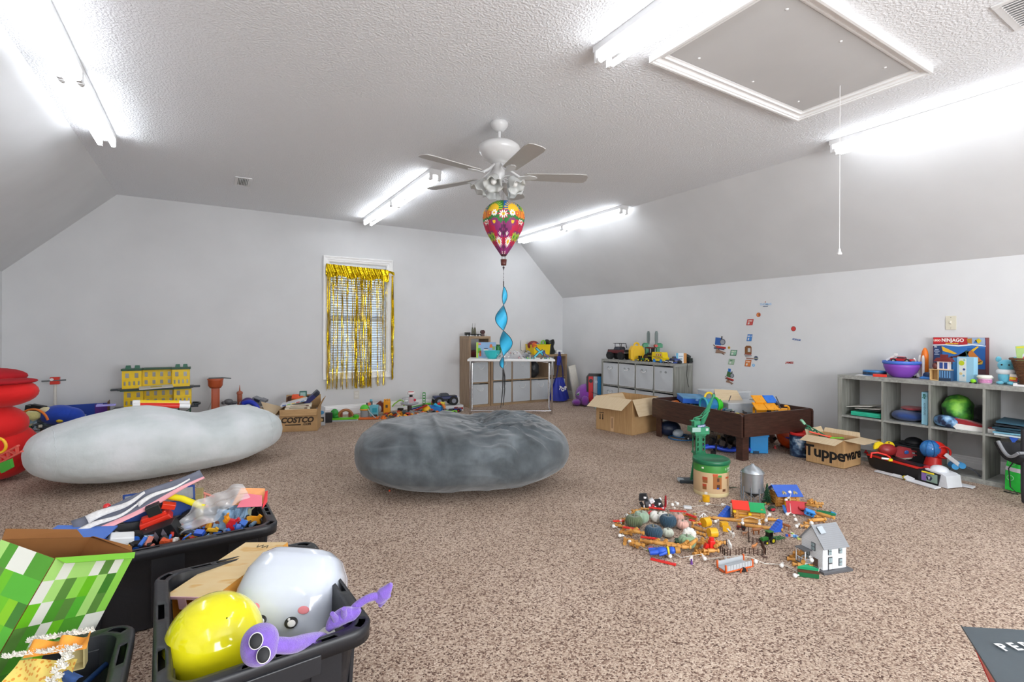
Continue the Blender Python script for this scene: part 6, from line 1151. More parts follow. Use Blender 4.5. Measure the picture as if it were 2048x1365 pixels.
m = M(); m.grid(bagf, 20, 14); m.grid(lambda u, v: (bagf(1 - u, v)[0], .005, bagf(1 - u, v)[2]), 8, 8); m.o('bag_body', BB, t)
m = M(); m.tube([(-.062, -.02, .36), (-.05, -.03, .46), (-.03, -.03, .60), (-.02, -.02, .70), (-.005, -.01, .755)], .011, 6); m.tube([(.062, -.02, .36), (.045, -.03, .50), (.02, -.03, .62), (.005, -.01, .755)], .011, 6); m.o('strap', mt('2c2c62', .7), t); M().box((-.022, -.025, .62), (.06, .03, .14), (0, .1, 0)).o('folded_cloth', BB, t, bev=.01)
for ch, x, z, r in (('T', -.05, .215, .5), ('O', .0, .19, 0), ('P', .052, .21, -.35)): M().text(ch, .07, TR(x, -.099, z) @ RY(r) @ RX(PI / 2), off=.005, ext=.001).o('letter', WHITE, t)
# ---------------- on the oak shelves ----------------
za = 1.09
t = T('brick_train', 'black toy brick flatcar with grey-brown figures on tall oak shelf', 'toy train', (3.46, 6.88, za), 0)
M().box((0, 0, .025), (.26, .05, .02)).box((-.09, 0, .045), (.08, .05, .03)).o('flatcar', BLACK, t, bev=.002)
for x in (-.10, -.05, .05, .10): M().cyl((x, -.028, .012), (x, .028, .012), .012, n=12).o('wheel', P('d5d5d2'), t)
for x in (-.005, .035):
 q = M().box((x, -.0, .075), (.032, .03, .085), tp=.8).cyl((x - .015, 0, .04), (x + .015, 0, .04), .02, n=8).o('robot_torso', P('5d5c48'), t, bev=.003); M().cyl((x, 0, .11), (x + .002, 0, .20), .004, .002, n=6).box((x, 0, .125), (.018, .02, .02)).o('robot_mast', P('4a4a3c'), q)
t = T('brick_robot', 'brown and white toy brick creature at right of tall oak shelf', 'toy robot', (3.64, 6.90, za), 0); M().cyl((0, -.02, .065), (0, .025, .065), .034, n=10).o('round_shell', P('4a2c2c'), t, bev=.003); M().box((.03, 0, .05), (.03, .03, .05), (0, .4, 0)).box((.05, -.01, .02), (.05, .02, .014), (0, .3, 0)).box((.075, 0, .018), (.014, .014, .03)).o('white_limbs', P('e0dcd6'), t, bev=.002, kind='stuff'); M().box((0, 0, .016), (.05, .04, .032)).o('feet', P('6b5a58'), t, bev=.002)
one('dark_red_bundle', 'dark red cloth bundle in top cube of the tall oak shelf', 'cloth', M().sph((0, 0, .06), (.13, .10, .06), 16), FB('6a2020'), (3.54, 7.0, .755))
t = T('white_vase_toy', 'white rounded toy at left back of the folding table', 'toy', (3.30, 6.70, 0), 0); bpy.data.objects.remove(t)
zb_ = .783
t = T('yellow_crate', 'yellow printed toy bin full of toys on the wide oak shelf', 'toy bin', (4.74, 6.98, zb_), 0); m = M(); w_, d_, h_ = .34, .24, .165
for sy in (-1, 1): m.prism([(-w_ / 2 + .02, 0), (w_ / 2 - .02, 0), (w_ / 2, h_), (-w_ / 2, h_)], .006, m=TR(0, sy * d_ / 2 + .003, 0) @ RX(PI / 2))
for sx in (-1, 1): m.box((sx * (w_ / 2 - .01), 0, h_ / 2), (.006, d_, h_), (0, sx * .12, 0))
m.box((0, 0, .003), (w_ - .04, d_, .006)); m.o('bin_walls', P('f4d30c'), t); m = M(); m.ring((0, 0, 0), 1, .0, n=4) if False else m.box((0, -d_ / 2, h_), (w_ + .02, .014, .01)).box((0, d_ / 2, h_), (w_ + .02, .014, .01)); m.o('bin_lip', P('f4d30c'), t, kind='stuff')
for x, w__, hh_, c in ((.0, .10, .05, '2f5f8c'), (-.06, .06, .03, 'c0402a'), (.04, .05, .075, '345a8a')): M().prism([(-w__ / 2, 0), (w__ / 2, 0), (w__ / 4, hh_), (0, hh_ * .7), (-w__ / 4, hh_ * .9)], .002, m=TR(x, -d_ / 2 - .003, .012) @ RX(PI / 2)).o('printed_shape', PR(c), t)
t = T('red_helmet', 'dark red toy helmet piled in the yellow bin', 'toy', (4.66, 7.0, zb_ + .12), 0); M().sph((0, 0, .03), (.11, .08, .08), 14).box((.02, -.07, .04), (.06, .02, .04)).o('shell', P('7a2020'), t); M().sph((.03, -.08, .045), (.022, .01, .022), 10).o('teal_lens', P('3aa0b8'), t)
one('orange_toy_part', 'orange toy claw at the left rim of yellow bin', 'toy', M().box((0, 0, 0), (.10, .04, .05), (0, .5, 0), tp=.6).box((-.03, 0, -.03), (.03, .04, .04)), P('e0622a'), (4.60, 6.87, zb_ + .17), bev=.004)
t = T('green_coil', 'bright green coiled tube toy in the yellow bin', 'toy', (4.82, 6.94, zb_ + .17), 0); M().ring((0, 0, .02), .045, .008, 'Y', 18, 6).ring((.01, .02, .025), .035, .006, 'X', 14, 6).o('coil', P('7fd03a'), t)
one('black_sack', 'black plastic sack standing right of yellow bin on oak shelf', 'bag', M().grid(lambda u, v: ((.085 + .02 * math.sin(9 * v)) * math.cos(2 * PI * u) * (1.05 - .25 * abs(v - .4)) * (1 + .1 * math.sin(6 * PI * u) * v), .07 * math.sin(2 * PI * u), v * .24 + .012 * math.sin(8 * PI * u) * v), 24, 12).sph((0, 0, .20), (.085, .065, .03), 12), mt('1d2322', .45, var=.2, bump=.5, bsc=20), (4.985, 6.98, zb_))
t = T('white_router', 'white rounded electronic box on right end of oak shelf', 'router', (5.15, 6.98, zb_), 0); M().box((0, 0, .008), (.20, .12, .014)).o('base_tray', WHITE, t, bev=.006); M().box((.01, 0, .04), (.12, .09, .05)).o('router_body', WHITE, t, bev=.012); M().box((.01, -.046, .025), (.10, .003, .008)).o('grey_band', P('b9b9b9'), t)
one('white_tray', 'thin white plastic tray leaning at the wall behind yellow bin', 'lid', M().box((0, 0, .09), (.24, .008, .18)), mt('e2e2e2', .4), (4.62, 7.14, zb_ + .06), bev=.003)
x, z, w_, h_ = cB(2, 1)
one('black_bag', 'shiny black bag stuffed in the open cube of the oak shelf', 'bag', M().grid(lambda u, v: ((.13 - .05 * v) * math.cos(2 * PI * u) * math.sin(PI * (.06 + .9 * v)) ** .5 + .01 * math.sin(12 * v + 6 * u), .11 * math.sin(2 * PI * u) * math.sin(PI * (.06 + .9 * v)) ** .5, v * .27 + .01 * math.sin(5 * u * PI)), 26, 14), mt('2e3134', .3, var=.4, sc=12, bump=.7, bsc=18), (3.755 + x - .03, 6.99, z))
# ---------------- folding table top ----------------
tx, ty, ta = 3.623, 6.005, -.530
def tb(x, y, z=.775): return (tx + x * math.cos(ta) - y * math.sin(ta), ty + x * math.sin(ta) + y * math.cos(ta), z)
t = T('brick_set_box', 'LEGO picture box with blue sky and green figure on folding table', 'box', tb(-.37, .40), ta + .05); M().box((0, 0, .115), (.29, .07, .23)).o('box_shell', PR('8fb2d8'), t, bev=.001)
def pp(par, x, z, w_, h_, c, y=-.0355, nm='printed_shape', tp=1): M().prism([(-w_ / 2, 0), (w_ / 2, 0), (w_ / 2 * tp, h_), (-w_ / 2 * tp, h_)], .0008, m=TR(x, y, z) @ RX(PI / 2)).o(nm, PR(c), par)
pp(t, -.128, 0, .03, .23, 'b8d84a'); pp(t, -.095, .19, .036, .03, 'd0202a'); M().text('LEGO', .014, TR(-.095, -.037, .205) @ RX(PI / 2), off=.0006).o('letters', PR('f4f0e0'), t); pp(t, -.10, .07, .06, .075, '5ab848', tp=.6); pp(t, -.085, .02, .03, .085, 'd8622a'); pp(t, 0, .125, .08, .02, '4a5a7c', tp=.5); pp(t, 0, .105, .07, .02, 'e8e4dc'); pp(t, .075, .15, .05, .05, 'e0762e', tp=.6); pp(t, .115, .12, .04, .05, '8ab06a'); pp(t, .02, .02, .12, .07, '9ec4dc')
t = T('turquoise_bowl', 'turquoise plastic bowl on the left of the folding table', 'bowl', tb(-.27, .12), 0); M().lathe([(.001, .0), (.055, 0), (.06, .004), (.085, .03), (.105, .075), (.112, .105), (.118, .112), (.118, .116), (.108, .114), (.100, .08), (.08, .035), (.055, .008), (.001, .008)], 36).o('bowl_shell', P('38c8cc'), t)
t = T('green_jar', 'dark green rounded toy jar behind the LEGO box', 'jar', tb(-.19, .44), 0); M().cyl((0, 0, 0), (0, 0, .15), .045, n=20).sph((0, 0, .15), (.045, .045, .03), 14).o('jar_body', P('1e8040'), t); M().cyl((0, 0, .17), (0, 0, .195), .028, n=16).o('lid', P('156030'), t)
def bagbr(label, loc, s, seed, cs):
 t = T('brick_bag', label, 'bag of bricks', loc, 0, 'clear bags of loose bricks'); random.seed(seed); m = M(); mm = [P(c) for c in cs]
 for k in range(130): m.box((random.gauss(0, s * .32), random.gauss(0, s * .2), abs(random.gauss(0, s * .22)) + .008), (random.uniform(.008, .024), random.uniform(.008, .016), .009), (random.uniform(0, 3), random.uniform(0, 3), random.uniform(0, 3)), mi=k % len(mm))
 m.o('loose_bricks', mm, t, kind='stuff')
 M().grid(lambda u, v: (s * .85 * math.cos(2 * PI * u) * math.cos(PI / 2 * v) * (1 + .12 * math.sin(9 * u * PI)), s * .55 * math.sin(2 * PI * u) * math.cos(PI / 2 * v), s * .72 * math.sin(PI / 2 * v) * (1 + .15 * math.sin(7 * u * PI)) + .002), 28, 8).o('bag_film', CLR, t)
bagbr('clear bag of grey and white bricks beside turquoise bowl', tb(-.10, .12), .13, 1, ['d5d5d2', '8a8c90', '3c4446', 'f0f0ee']); bagbr('clear bag of mixed white and brown bricks mid table', tb(.07, .16), .12, 2, ['d8d2c8', '8c6a50', 'b9b9b9', '5a5c60'])
bagbr('clear bag of red and yellow printed packs at table back', tb(.06, .40), .13, 3, ['b04a44', 'c8b83a', '5a6a4a', 'd8d0c8']); bagbr('clear bag of dark bricks at back behind the ribbon', tb(.22, .38), .10, 4, ['6a4a44', '8a8c90', '4a4c50'])
t = T('grey_brick_build', 'grey brick-built turret left of pixel sword', 'toy build', tb(.26, .20), ta); random.seed(31)
for k in range(9): M().box((random.uniform(-.03, .03), random.uniform(-.03, .03), .008 + k * .013), (.05 - .002 * k, .035, .012), (0, 0, .2 * k)).o('brick', P(('8c9094', 'b0b4b8', '5e6266')[k % 3]), t, bev=.001)
t = T('pixel_axe', 'turquoise and black stair-stepped toy pickaxe leaning on table', 'toy', tb(.40, .24), ta + .05, rot=(-.15, .0, ta + .1)); s_ = .0145; art = ['...kk......', '..kttk.....', '...kttk..k.', '....kttkkt.', '.....kttttk', '....kttttk.', '...kttkkttk', '..kttk..ktk', '.kttk....kk', 'kttk.......', 'kkk........']
m = M(); mm = [P('17202a'), P('3ac4d8')]
for r, row in enumerate(art):
 for c, ch in enumerate(row):
  if ch != '.': m.box(((c - 5) * s_, 0, (10 - r) * s_ + .01), (s_, .012, s_), mi=0 if ch == 'k' else 1)
m.o('pixel_body', mm, t)
t = T('blue_pixel_stick', 'dark blue stepped toy handle beside the pixel pickaxe', 'toy', tb(.50, .16), ta); m = M(); [m.box((-.04 + k * .012, 0, .10 - k * .012), (.016, .012, .016)) for k in range(8)]; m.o('stick', P('1f3a8c'), t)
for k, (x, y, l, c) in enumerate(((.14, .06, 'tiny white and pink brick pieces mid table front', ('e8e4e0', 'd8a0a8', 'c8c4bc')), (.24, .07, 'tiny green brick scene at the table front', ('7ac0b0', '3a8a4a', 'd0c84a')), (.33, .09, 'small teal and grey brick pile under pixel pickaxe', ('4aa8a8', '6a6c70', 'd8d8d4')), (.43, .08, 'small white brick figure pile at table front', ('e8e8e6', '4a5a6a', 'c09a6a')), (.51, .09, 'small green and teal brick scene at table right', ('3aa0a0', '8ab05a', '2a4a6a')))):
 t = T('brick_pieces', l, 'toy bricks', tb(x, y), ta); random.seed(40 + k)
 for j in range(7): h_ = random.uniform(.006, .03); M().box((random.uniform(-.035, .035), random.uniform(-.025, .025), h_ / 2), (random.uniform(.008, .02), random.uniform(.008, .016), h_), (0, 0, random.uniform(0, 3))).o('brick', P(c[j % 3]), t)
# ---------------- stickers on the right wall ----------------
XW = 5.3985
def SK(nm, l, Y, Z, parts, cat='wall sticker', shear=0, rot=0):
 t = T('wall_sticker', l, cat, (XW, Y, Z), 0, 'peel-off stickers on the right wall'); B0 = Matrix(((0, 0, -1, 0), (-1, 0, 0, 0), (0, 1, 0, 0), (0, 0, 0, 1))) @ RZ(rot) @ Matrix(((1, shear, 0, 0), (0, 1, 0, 0), (0, 0, 1, 0), (0, 0, 0, 1)))
 for k, q in enumerate(parts):
  m = M(); Z_ = TR(0, 0, .0004 + .0005 * k)
  if q[0] == 'r': x, y, w_, h_, c = q[1:]; m.prism([(x - w_ / 2, y - h_ / 2), (x + w_ / 2, y - h_ / 2), (x + w_ / 2, y + h_ / 2), (x - w_ / 2, y + h_ / 2)], .0006, m=B0 @ Z_); n = 'colour_patch'
  elif q[0] == 'c': x, y, r, c = q[1:]; m.prism([(x + r * math.cos(a * PI / 12), y + r * math.sin(a * PI / 12)) for a in range(24)], .0006, m=B0 @ Z_); n = 'disc'
  elif q[0] == 'p': c = q[2]; m.prism(q[1], .0006, m=B0 @ Z_); n = 'shape'
  else: s_, x, y, h_, c = q[1:]; m.text(s_, h_, B0 @ Z_ @ TR(x, y, 0), ext=.0003, off=h_ * .03); n = 'lettering'
  m.o(n, PR(c), t)
def lz(w_, h_, c, c2, word, wc='f0ece4'): return [('r', 0, 0, w_, h_, c), ('r', 0, 0, w_ * .86, h_ * .82, c2), ('t', word, 0, h_ * .22, h_ * .28, wc), ('p', [(-w_ * .3, -h_ * .35), (-w_ * .05, -h_ * .35), (0, -h_ * .1), (-w_ * .1, h_ * .0), (-w_ * .28, -h_ * .05)], 'd9d9d6')]
def loco(c, c2, s=1): return [('r', -.02 * s, .045 * s, .075 * s, .08 * s, c), ('r', .02 * s, .09 * s, .014 * s, .03 * s, '2a2c30'), ('c', .035 * s, .045 * s, .034 * s, '5a5f68'), ('c', .035 * s, .045 * s, .026 * s, '9a9ea6'), ('r', .02 * s, -.015 * s, .12 * s, .022 * s, 'b8302a'), ('r', .0, -.032 * s, .13 * s, .014 * s, c2), ('p', [(-.08 * s, .0), (-.07 * s, .005 * s), (.075 * s, -.085 * s), (.06 * s, -.09 * s)], '7a5a48'), ('p', [(-.03 * s, -.04 * s), (.08 * s, -.06 * s), (.09 * s, -.07 * s), (-.04 * s, -.085 * s)], '9a7a66')]
def at_(Yz): return Yz[1], Yz[2]
def add_sk(pos, nm, l, parts, **k): SK(nm, l, pos[1], pos[2], parts, **k)
add_sk((5.399, 3.356, 1.480), '', 'pale blue THOMAS lettering sticker, topmost on right wall', [('t', 'THOMAS', 0, 0, .034, '9fc4e6'), ('r', 0, -.024, .06, .006, '4a5a7a'), ('c', 0, .026, .006, 'b8584a')])
add_sk((5.399, 3.440, 1.363), '', 'round orange and brown badge sticker near the top', [('c', 0, 0, .026, 'b0382c'), ('c', 0, 0, .021, 'e08a4a'), ('p', [(.004, -.018), (.016, -.01), (.014, .012), (.002, .014)], '5a3a30')])
add_sk((5.399, 3.546, 1.279), '', 'slanted red JAMES name sticker', lz(.08, .07, 'b8433e', 'c9504a', 'JAMES'), shear=.22)
add_sk((5.399, 3.551, 1.097), '', 'slanted blue sticker with white shape', lz(.062, .08, '2f6fb8', '3f86d0', 'NO 1'), shear=.18)
add_sk((5.399, 3.953, 0.994), '', 'large blue steam engine sticker on tracks, leftmost on the wall', loco('2f62b0', '3a4a70', 1.15), rot=-.1)
add_sk((5.399, 3.820, 0.973), '', 'tiny round yellow sticker beside the blue engine', [('c', 0, 0, .017, 'd8a832'), ('r', 0, 0, .018, .006, '2a2a2a')])
add_sk((5.399, 3.759, 0.914), '', 'slanted green PERCY name sticker', lz(.085, .07, '3f6f5a', '8cc0a0', 'PERCY'), shear=.22)
add_sk((5.399, 3.786, 0.804), '', 'slanted pale green EMILY name sticker below the PERCY one', lz(.08, .068, '8aa88a', 'a8c4a8', 'EMILY', '3f7a5a'), shear=.22)
add_sk((5.399, 3.570, 0.939), '', 'brown tram engine sticker in the middle of group', [('p', [(-.04, -.03), (.045, -.03), (.045, .05), (.03, .065), (-.02, .065), (-.04, .045)], '8a5a34'), ('r', .015, .015, .034, .045, 'c8c8c4'), ('r', .0, -.035, .085, .012, 'a8443c'), ('p', [(-.05, -.035), (.05, -.045), (.05, -.055), (-.03, -.07)], '9a9a9a'), ('p', [(-.02, -.075), (.07, -.08), (.075, -.09), (-.02, -.09)], '9a6a5a')])
add_sk((5.399, 3.469, 0.861), '', 'round grey and navy badge sticker right of the tram', [('c', 0, 0, .028, '8a94a0'), ('c', 0, 0, .022, '3a4468'), ('r', 0, 0, .04, .010, 'b9bf9a')])
add_sk((5.399, 3.569, 0.798), '', 'slanted orange TOBY name sticker', lz(.075, .078, 'b8602c', 'd8803f', 'TOBY'), shear=.18)
add_sk((5.399, 3.500, 0.778), '', 'small pale blue round number sticker', [('c', 0, 0, .017, '7ab4e0'), ('t', '1', 0, 0, .024, 'f0f0f0')])
add_sk((5.399, 3.813, 0.700), '', 'small blue square sticker low on the wall', [('r', 0, 0, .036, .04, '2f7fd0'), ('r', .004, 0, .02, .026, '1f5fb0')], rot=-.1)
add_sk((5.399, 3.812, 0.609), '', 'small dark engine sticker with green tender, lowest of the group', loco('3f6a3f', '6a2c2a', .8), rot=-.25)
add_sk((5.399, 3.037, 1.200), '', 'plain round red dot sticker at right', [('c', 0, 0, .027, '6a3a3a'), ('c', 0, 0, .0235, 'd0403c')])
add_sk((5.399, 3.005, 1.082), '', 'blue SODOR word sticker under the red dot', [('t', 'SODOR', 0, 0, .026, '2f5fa8')], shear=.3, rot=-.16)
add_sk((5.399, 3.080, 0.830), '', 'red JAMES word sticker, lower right of the group', [('t', 'JAMES', 0, 0, .032, 'b8302c')], shear=.25)
# ======================= right grey shelf: top =======================
zt_ = .765
t = T('tape_tin', 'blue printed round tin ring at the far end of open grey shelf', 'tin', (5.24, 2.20, zt_), -.3); M().cyl((0, 0, 0), (0, 0, .045), .09, n=30).o('tin_body', P('3a86c8'), t, bev=.002); M().cyl((0, 0, .008), (0, 0, .034), .0905, n=30, cap=False).o('dark_picture_band', mt('1f3450', .5, var=.6, sc=60), t)
one('white_paper', 'sheet of white paper sticking out under the blue tin', 'paper', M().box((0, 0, 0), (.16, .14, .0015)), WHITE, (5.18, 2.24, zt_ + .0015), .2)
one('red_box', 'small flat red box lying before the purple bowl', 'box', M().box((0, 0, .012), (.10, .03, .024)).box((0, 0, .0125), (.102, .004, .0245)), P('d8321f'), (5.10, 2.10, zt_), -1.25, bev=.002)
t = T('purple_bowl', 'purple bowl with blue inner bowl holding toy cars on grey shelf', 'bowl', (5.225, 1.985, zt_), 0); M().lathe([(.001, 0), (.06, 0), (.075, .008), (.11, .045), (.128, .09), (.132, .115), (.128, .118), (.12, .09), (.07, .02), (.001, .012)], 36).o('outer_bowl', P('8a4cc0'), t); M().lathe([(.10, .09), (.130, .118), (.138, .122), (.14, .135), (.136, .146), (.132, .142), (.122, .12), (.09, .07), (.001, .06)], 36).o('inner_bowl', P('4a78d8'), t)
t = veh('toy_car', 'red toy car lying in the purple bowl', 'toy car', (5.215, 1.975, zt_ + .125), -PI / 2 - .1, .17, .07, .05, .02, 'd0222a', 'd0222a', bed=False)
one('jointed_toy', 'white jointed toy piece sticking up from purple bowl', 'toy part', M().box((0, 0, 0), (.09, .022, .018), (0, -.6, 0)).box((.035, 0, .03), (.022, .03, .02)), P('ecebe8'), (5.22, 2.06, zt_ + .17), -PI / 2, bev=.003)
t = T('blue_car_bits', 'blue and yellow toy car bits in the purple bowl', 'toy parts', (5.17, 1.96, zt_ + .135), -PI / 2); M().box((-.02, 0, 0), (.05, .02, .02)).o('blue_bit', P('2a5ac0'), t, bev=.002); M().box((.03, 0, 0), (.03, .02, .02)).o('yellow_bit', P('e8c020'), t, bev=.002)
t = T('toy_shuttle', 'white toy space shuttle with boosters and orange tank by the boxed set', 'toy spacecraft', (5.27, 1.875, zt_), -PI / 2 + .15)
M().lathe([(.001, 0), (.026, .0), (.026, .20), (.020, .235), (.008, .262), (.001, .265)], 20, (.035, .03, 0)).o('orange_tank', P('ee7a1c'), t);
for x, y in ((.0, .03), (.03, -.005)): M().lathe([(.018, 0), (.011, .018), (.011, .17), (.006, .195), (.001, .20)], 14, (x, y, 0)).o('booster', P('eceae6'), t)
M().lathe([(.001, .02), (.017, .02), (.018, .12), (.014, .15), (.004, .172), (.001, .174)], 14, (-.03, -.01, 0)).prism([(-.075, 0), (-.048, 0), (-.048, .075), (-.056, .05)], .004, m=TR(0, -.01, .01) @ RX(PI / 2)).prism([(-.012, 0), (.012, 0), (-.012, .06)], .004, m=TR(0, -.01, .01) @ RX(PI / 2)).o('orbiter', P('e9e9ea'), t); M().sph((-.03, -.026, .145), (.008, .004, .010), 8).cyl((-.03, -.01, .0), (-.03, -.01, .02), .012, n=10).o('black_trim', BLACK, t, kind='stuff')
XB, Y1_, Y0_ = 5.33, 1.80, 1.405; t = T('boxed_set', 'large LEGO NINJAGO picture box standing against the right wall', 'box', (XB, (Y1_ + Y0_) / 2, zt_), -PI / 2); w_, h_ = .40, .355; t.scale = (.86, 1, 1); t.location.y = 1.625
M().box((0, .035, h_ / 2), (w_, .07, h_)).o('box_shell', PR('7a2a30'), t, bev=.0015)
q_ = -.0008
def bx_(x, z, w__, h__, c, k=1, nm='picture_area'): M().box((x, q_ * k, z), (w__, .0012, h__)).o(nm, PR(c), t)
def pl(pts, c, k=2, nm='picture_shape'): M().prism(pts, .001, m=TR(0, q_ * k, 0) @ RX(PI / 2)).o(nm, PR(c), t)
bx_(0, .17, .39, .34, '2f6fb8'); bx_(-.16, .16, .07, .26, '27406e', 2); bx_(-.065, .325, .265, .06, 'b8262e', 2); bx_(.13, .325, .125, .058, '9db3d0', 2); bx_(.13, .16, .13, .22, '1f5a9e', 1.5); bx_(.15, .05, .10, .10, '5a3a40', 3)
pl([(-.2, .292), (-.1, .297), (0, .29), (.1, .302), (.2, .29), (.2, .284), (.1, .292), (0, .28), (-.1, .288), (-.2, .283)], 'e6eef4', 4)
bx_(-.165, .328, .052, .04, 'd8202a', 4, 'logo_square'); M().text('LEGO', .022, TR(-.165, q_ * 5.5, .328) @ RX(PI / 2), off=.0009, ext=.0003).o('logo_letters', PR('f6f2e0'), t)
M().text('NINJAGO', .040, TR(-.045, q_ * 4.5, .331) @ RX(PI / 2), off=.0012, ext=.0003).o('title_letters', PR('f4f2ee'), t); M().text('DRAGONS RISING', .012, TR(-.05, q_ * 4.5, .303) @ RX(PI / 2), off=.0006, ext=.0003).o('subtitle_letters', PR('f0c838'), t); M().text('9+', .022, TR(-.176, q_ * 4.5, .272) @ RX(PI / 2), off=.0008, ext=.0003).o('age_mark', WHITE, t)
for z, w__ in ((.25, .03), (.237, .045), (.222, .025), (.21, .04), (.15, .012)): bx_(-.168, z, w__, .006, 'aab8d0', 4, 'small_print')
for p, c in (([(-.13, .28), (-.12, .24), (-.03, .215), (-.01, .222), (-.09, .262)], 'edb830'), ([(-.06, .19), (.0, .21), (.05, .24), (.06, .21), (.03, .18), (-.03, .175)], '6a3a2c'), ([(.0, .205), (.06, .25), (.08, .24), (.06, .19), (.02, .19)], '27483a'), ([(.06, .235), (.10, .25), (.175, .165), (.15, .15), (.08, .20)], 'c9772c'), ([(.09, .25), (.14, .285), (.15, .28), (.11, .24)], 'e4b428'), ([(.13, .15), (.18, .17), (.175, .14), (.14, .135)], 'd0a63a'), ([(-.10, .17), (-.05, .20), (-.02, .16), (-.06, .12), (-.11, .14)], '7a3a36'), ([(-.18, .13), (-.155, .15), (-.15, .12), (-.175, .09)], 'e0a02a'), ([(-.185, .05), (-.15, .08), (-.14, .03), (-.18, .02)], '23395c'), ([(.06, .345), (.10, .35), (.10, .305), (.07, .31)], 'b8802c'), ([(.12, .33), (.15, .35), (.17, .33), (.15, .305)], 'dcc22c'), ([(.11, .31), (.13, .34), (.14, .31)], '3a78c8')): pl(p, c, 5)
t = T('blue_plastic_bag', 'small crumpled blue plastic piece before the boxed set', 'toy part', (5.19, 1.80, zt_), -PI / 2); M().box((0, 0, .012), (.08, .04, .018), (.1, .1, .2), tp=.7).o('piece', P('2a78c8'), t, bev=.003); M().sph((-.0, .03, .03), (.03, .012, .03), 10).o('dark_picture_ball', P('23406a'), t)
t = T('wood_playhouse', 'open pale wood toy playhouse with barred blue front', 'toy house', (5.16, 1.665, zt_), -PI / 2); WD = P('e0bd84'); M().box((-.055, 0, .003), (.06, .07, .006)).box((-.082, 0, .045), (.005, .07, .085)).box((-.028, 0, .045), (.005, .07, .085)).box((-.02, 0, .0905), (.14, .07, .005)).box((-.055, .034, .045), (.055, .004, .085)).o('wood_frame', WD, t); M().box((.015, 0, .044), (.078, .066, .086)).o('barred_block', P('3a5a80'), t);
for k in range(5): M().box((-.017 + k * .016, -.0345, .055), (.006, .002, .055)).o('bar', P('6aa0d0'), t)
M().box((.015, -.035, .012), (.078, .002, .018)).o('base_band', P('2a3a50'), t); M().box((-.0, 0, .125), (.075, .05, .065)).o('upper_storey', P('ece2e0'), t); M().box((-.012, -.026, .125), (.022, .002, .05)).box((.018, -.026, .125), (.022, .002, .05)).o('blue_window', P('2f4a90'), t, kind='stuff'); M().prism([(-.06, 0), (.06, 0), (.04, .03), (-.04, .03)], .07, m=TR(0, .035, .158) @ RX(PI / 2)).box((0, 0, .20), (.04, .04, .03)).o('red_roof', P('7a2c2c'), t); M().sph((-.055, -.01, .12), (.022, .02, .028), 10).o('brown_bush', P('6a3430'), t)
t = T('pale_blue_carton', 'tall pale blue carton with round print standing by the playhouse', 'box', (5.20, 1.53, zt_), -PI / 2 - .25); M().box((0, 0, .10), (.115, .05, .20)).o('box_shell', PR('9fd4ee'), t, bev=.001); M().box((-.018, -.0255, .095), (.05, .001, .185)).o('white_panel', PR('e4ecea'), t)
for x, z, r, c in ((-.025, .15, .02, 'c8d82c'), (-.008, .10, .009, '3a4a9a'), (-.03, .065, .011, 'e8d090'), (-.006, .175, .008, '9ad0b0'), (-.01, .05, .008, '7ab8d8')): M().cyl((x, -.026, z), (x, -.0268, z), r, n=16).o('round_print', PR(c), t)
one('blue_booklet', 'blue booklet standing between playhouse and pale blue carton', 'booklet', M().box((0, 0, .095), (.05, .02, .19)), PR('4a9ae0'), (5.23, 1.605, zt_), -PI / 2, bev=.001)
t = T('green_critter', 'tiny lime green round toy with black feet on shelf edge', 'toy', (5.08, 1.46, zt_), 0); M().sph((0, 0, .018), (.016, .018, .016), 14).o('shell', P('8ad820'), t); M().box((0, .015, .005), (.02, .012, .01)).box((0, -.015, .005), (.02, .012, .01)).o('feet', BLACK, t, kind='stuff')
t = T('dough_tub', 'small white-lidded pink and orange printed tub beside plush', 'tub', (5.13, 1.405, zt_), 0); M().lathe([(.001, 0), (.036, 0), (.042, .045), (.001, .045)], 28).o('tub_body', PR('ead8e0'), t); M().cyl((0, 0, .008), (0, 0, .036), .0405, .0425, n=28, cap=False).o('pink_print', mt('e08ab8', .5, var=.4, sc=70), t); M().lathe([(.001, .045), (.048, .045), (.048, .052), (.040, .066), (.001, .066)], 28).o('tub_lid', P('f0efe6'), t)
PB = mt('6ec4dc', .95, var=.08, sc=70, bump=.3, bsc=300, sheen=.4, name='blue_plush'); t = T('blue_plush', 'plain light blue soft toy with white collar and red tag on grey shelf', 'soft toy', (5.22, 1.305, zt_), -PI / 2 + .1)
M().sph((0, 0, .055), (.05, .045, .06), 16).o('torso', PB, t); M().sph((0, -.005, .145), (.052, .045, .045), 18).o('head', PB, t); M().sph((0, 0, .095), (.060, .05, .024), 18, e=.7).o('white_collar', mt('eef0f2', .95, bump=.3), t)
for sx in (-1, 1): M().sph((sx * .045, .0, .19), (.018, .010, .022), 12).o('ear', PB, t); M().sph((sx * .03, -.045, .012), (.022, .03, .014), 12).o('foot', PB, t); q = M().sph((sx * .02, -.047, .15), (.006, .003, .006), 8).o('eye', BLACK, t)
M().sph((.085, .0, .035), (.05, .014, .014), 12).o('tail', PB, t); M().box((.045, -.05, .055), (.045, .003, .055), (0, .1, 0)).o('paper_tag', PR('f2ece4'), t); M().box((.045, -.0525, .045), (.045, .001, .032), (0, .1, 0)).o('red_print', PR('d03a2c'), t); M().box((.042, -.0535, .050), (.034, .001, .018), (0, .1, 0)).o('yellow_print', PR('ecc32a'), t)
t = T('wicker_basket', 'dark brown woven basket at the right edge of the grey shelf', 'basket', (5.235, 1.085, zt_), 0); random.seed(2); WK = tex('wicker', wood(('4a2e1c', '6b452b', '8a5f3c'), (40, 40, 60), .6)); m = M()
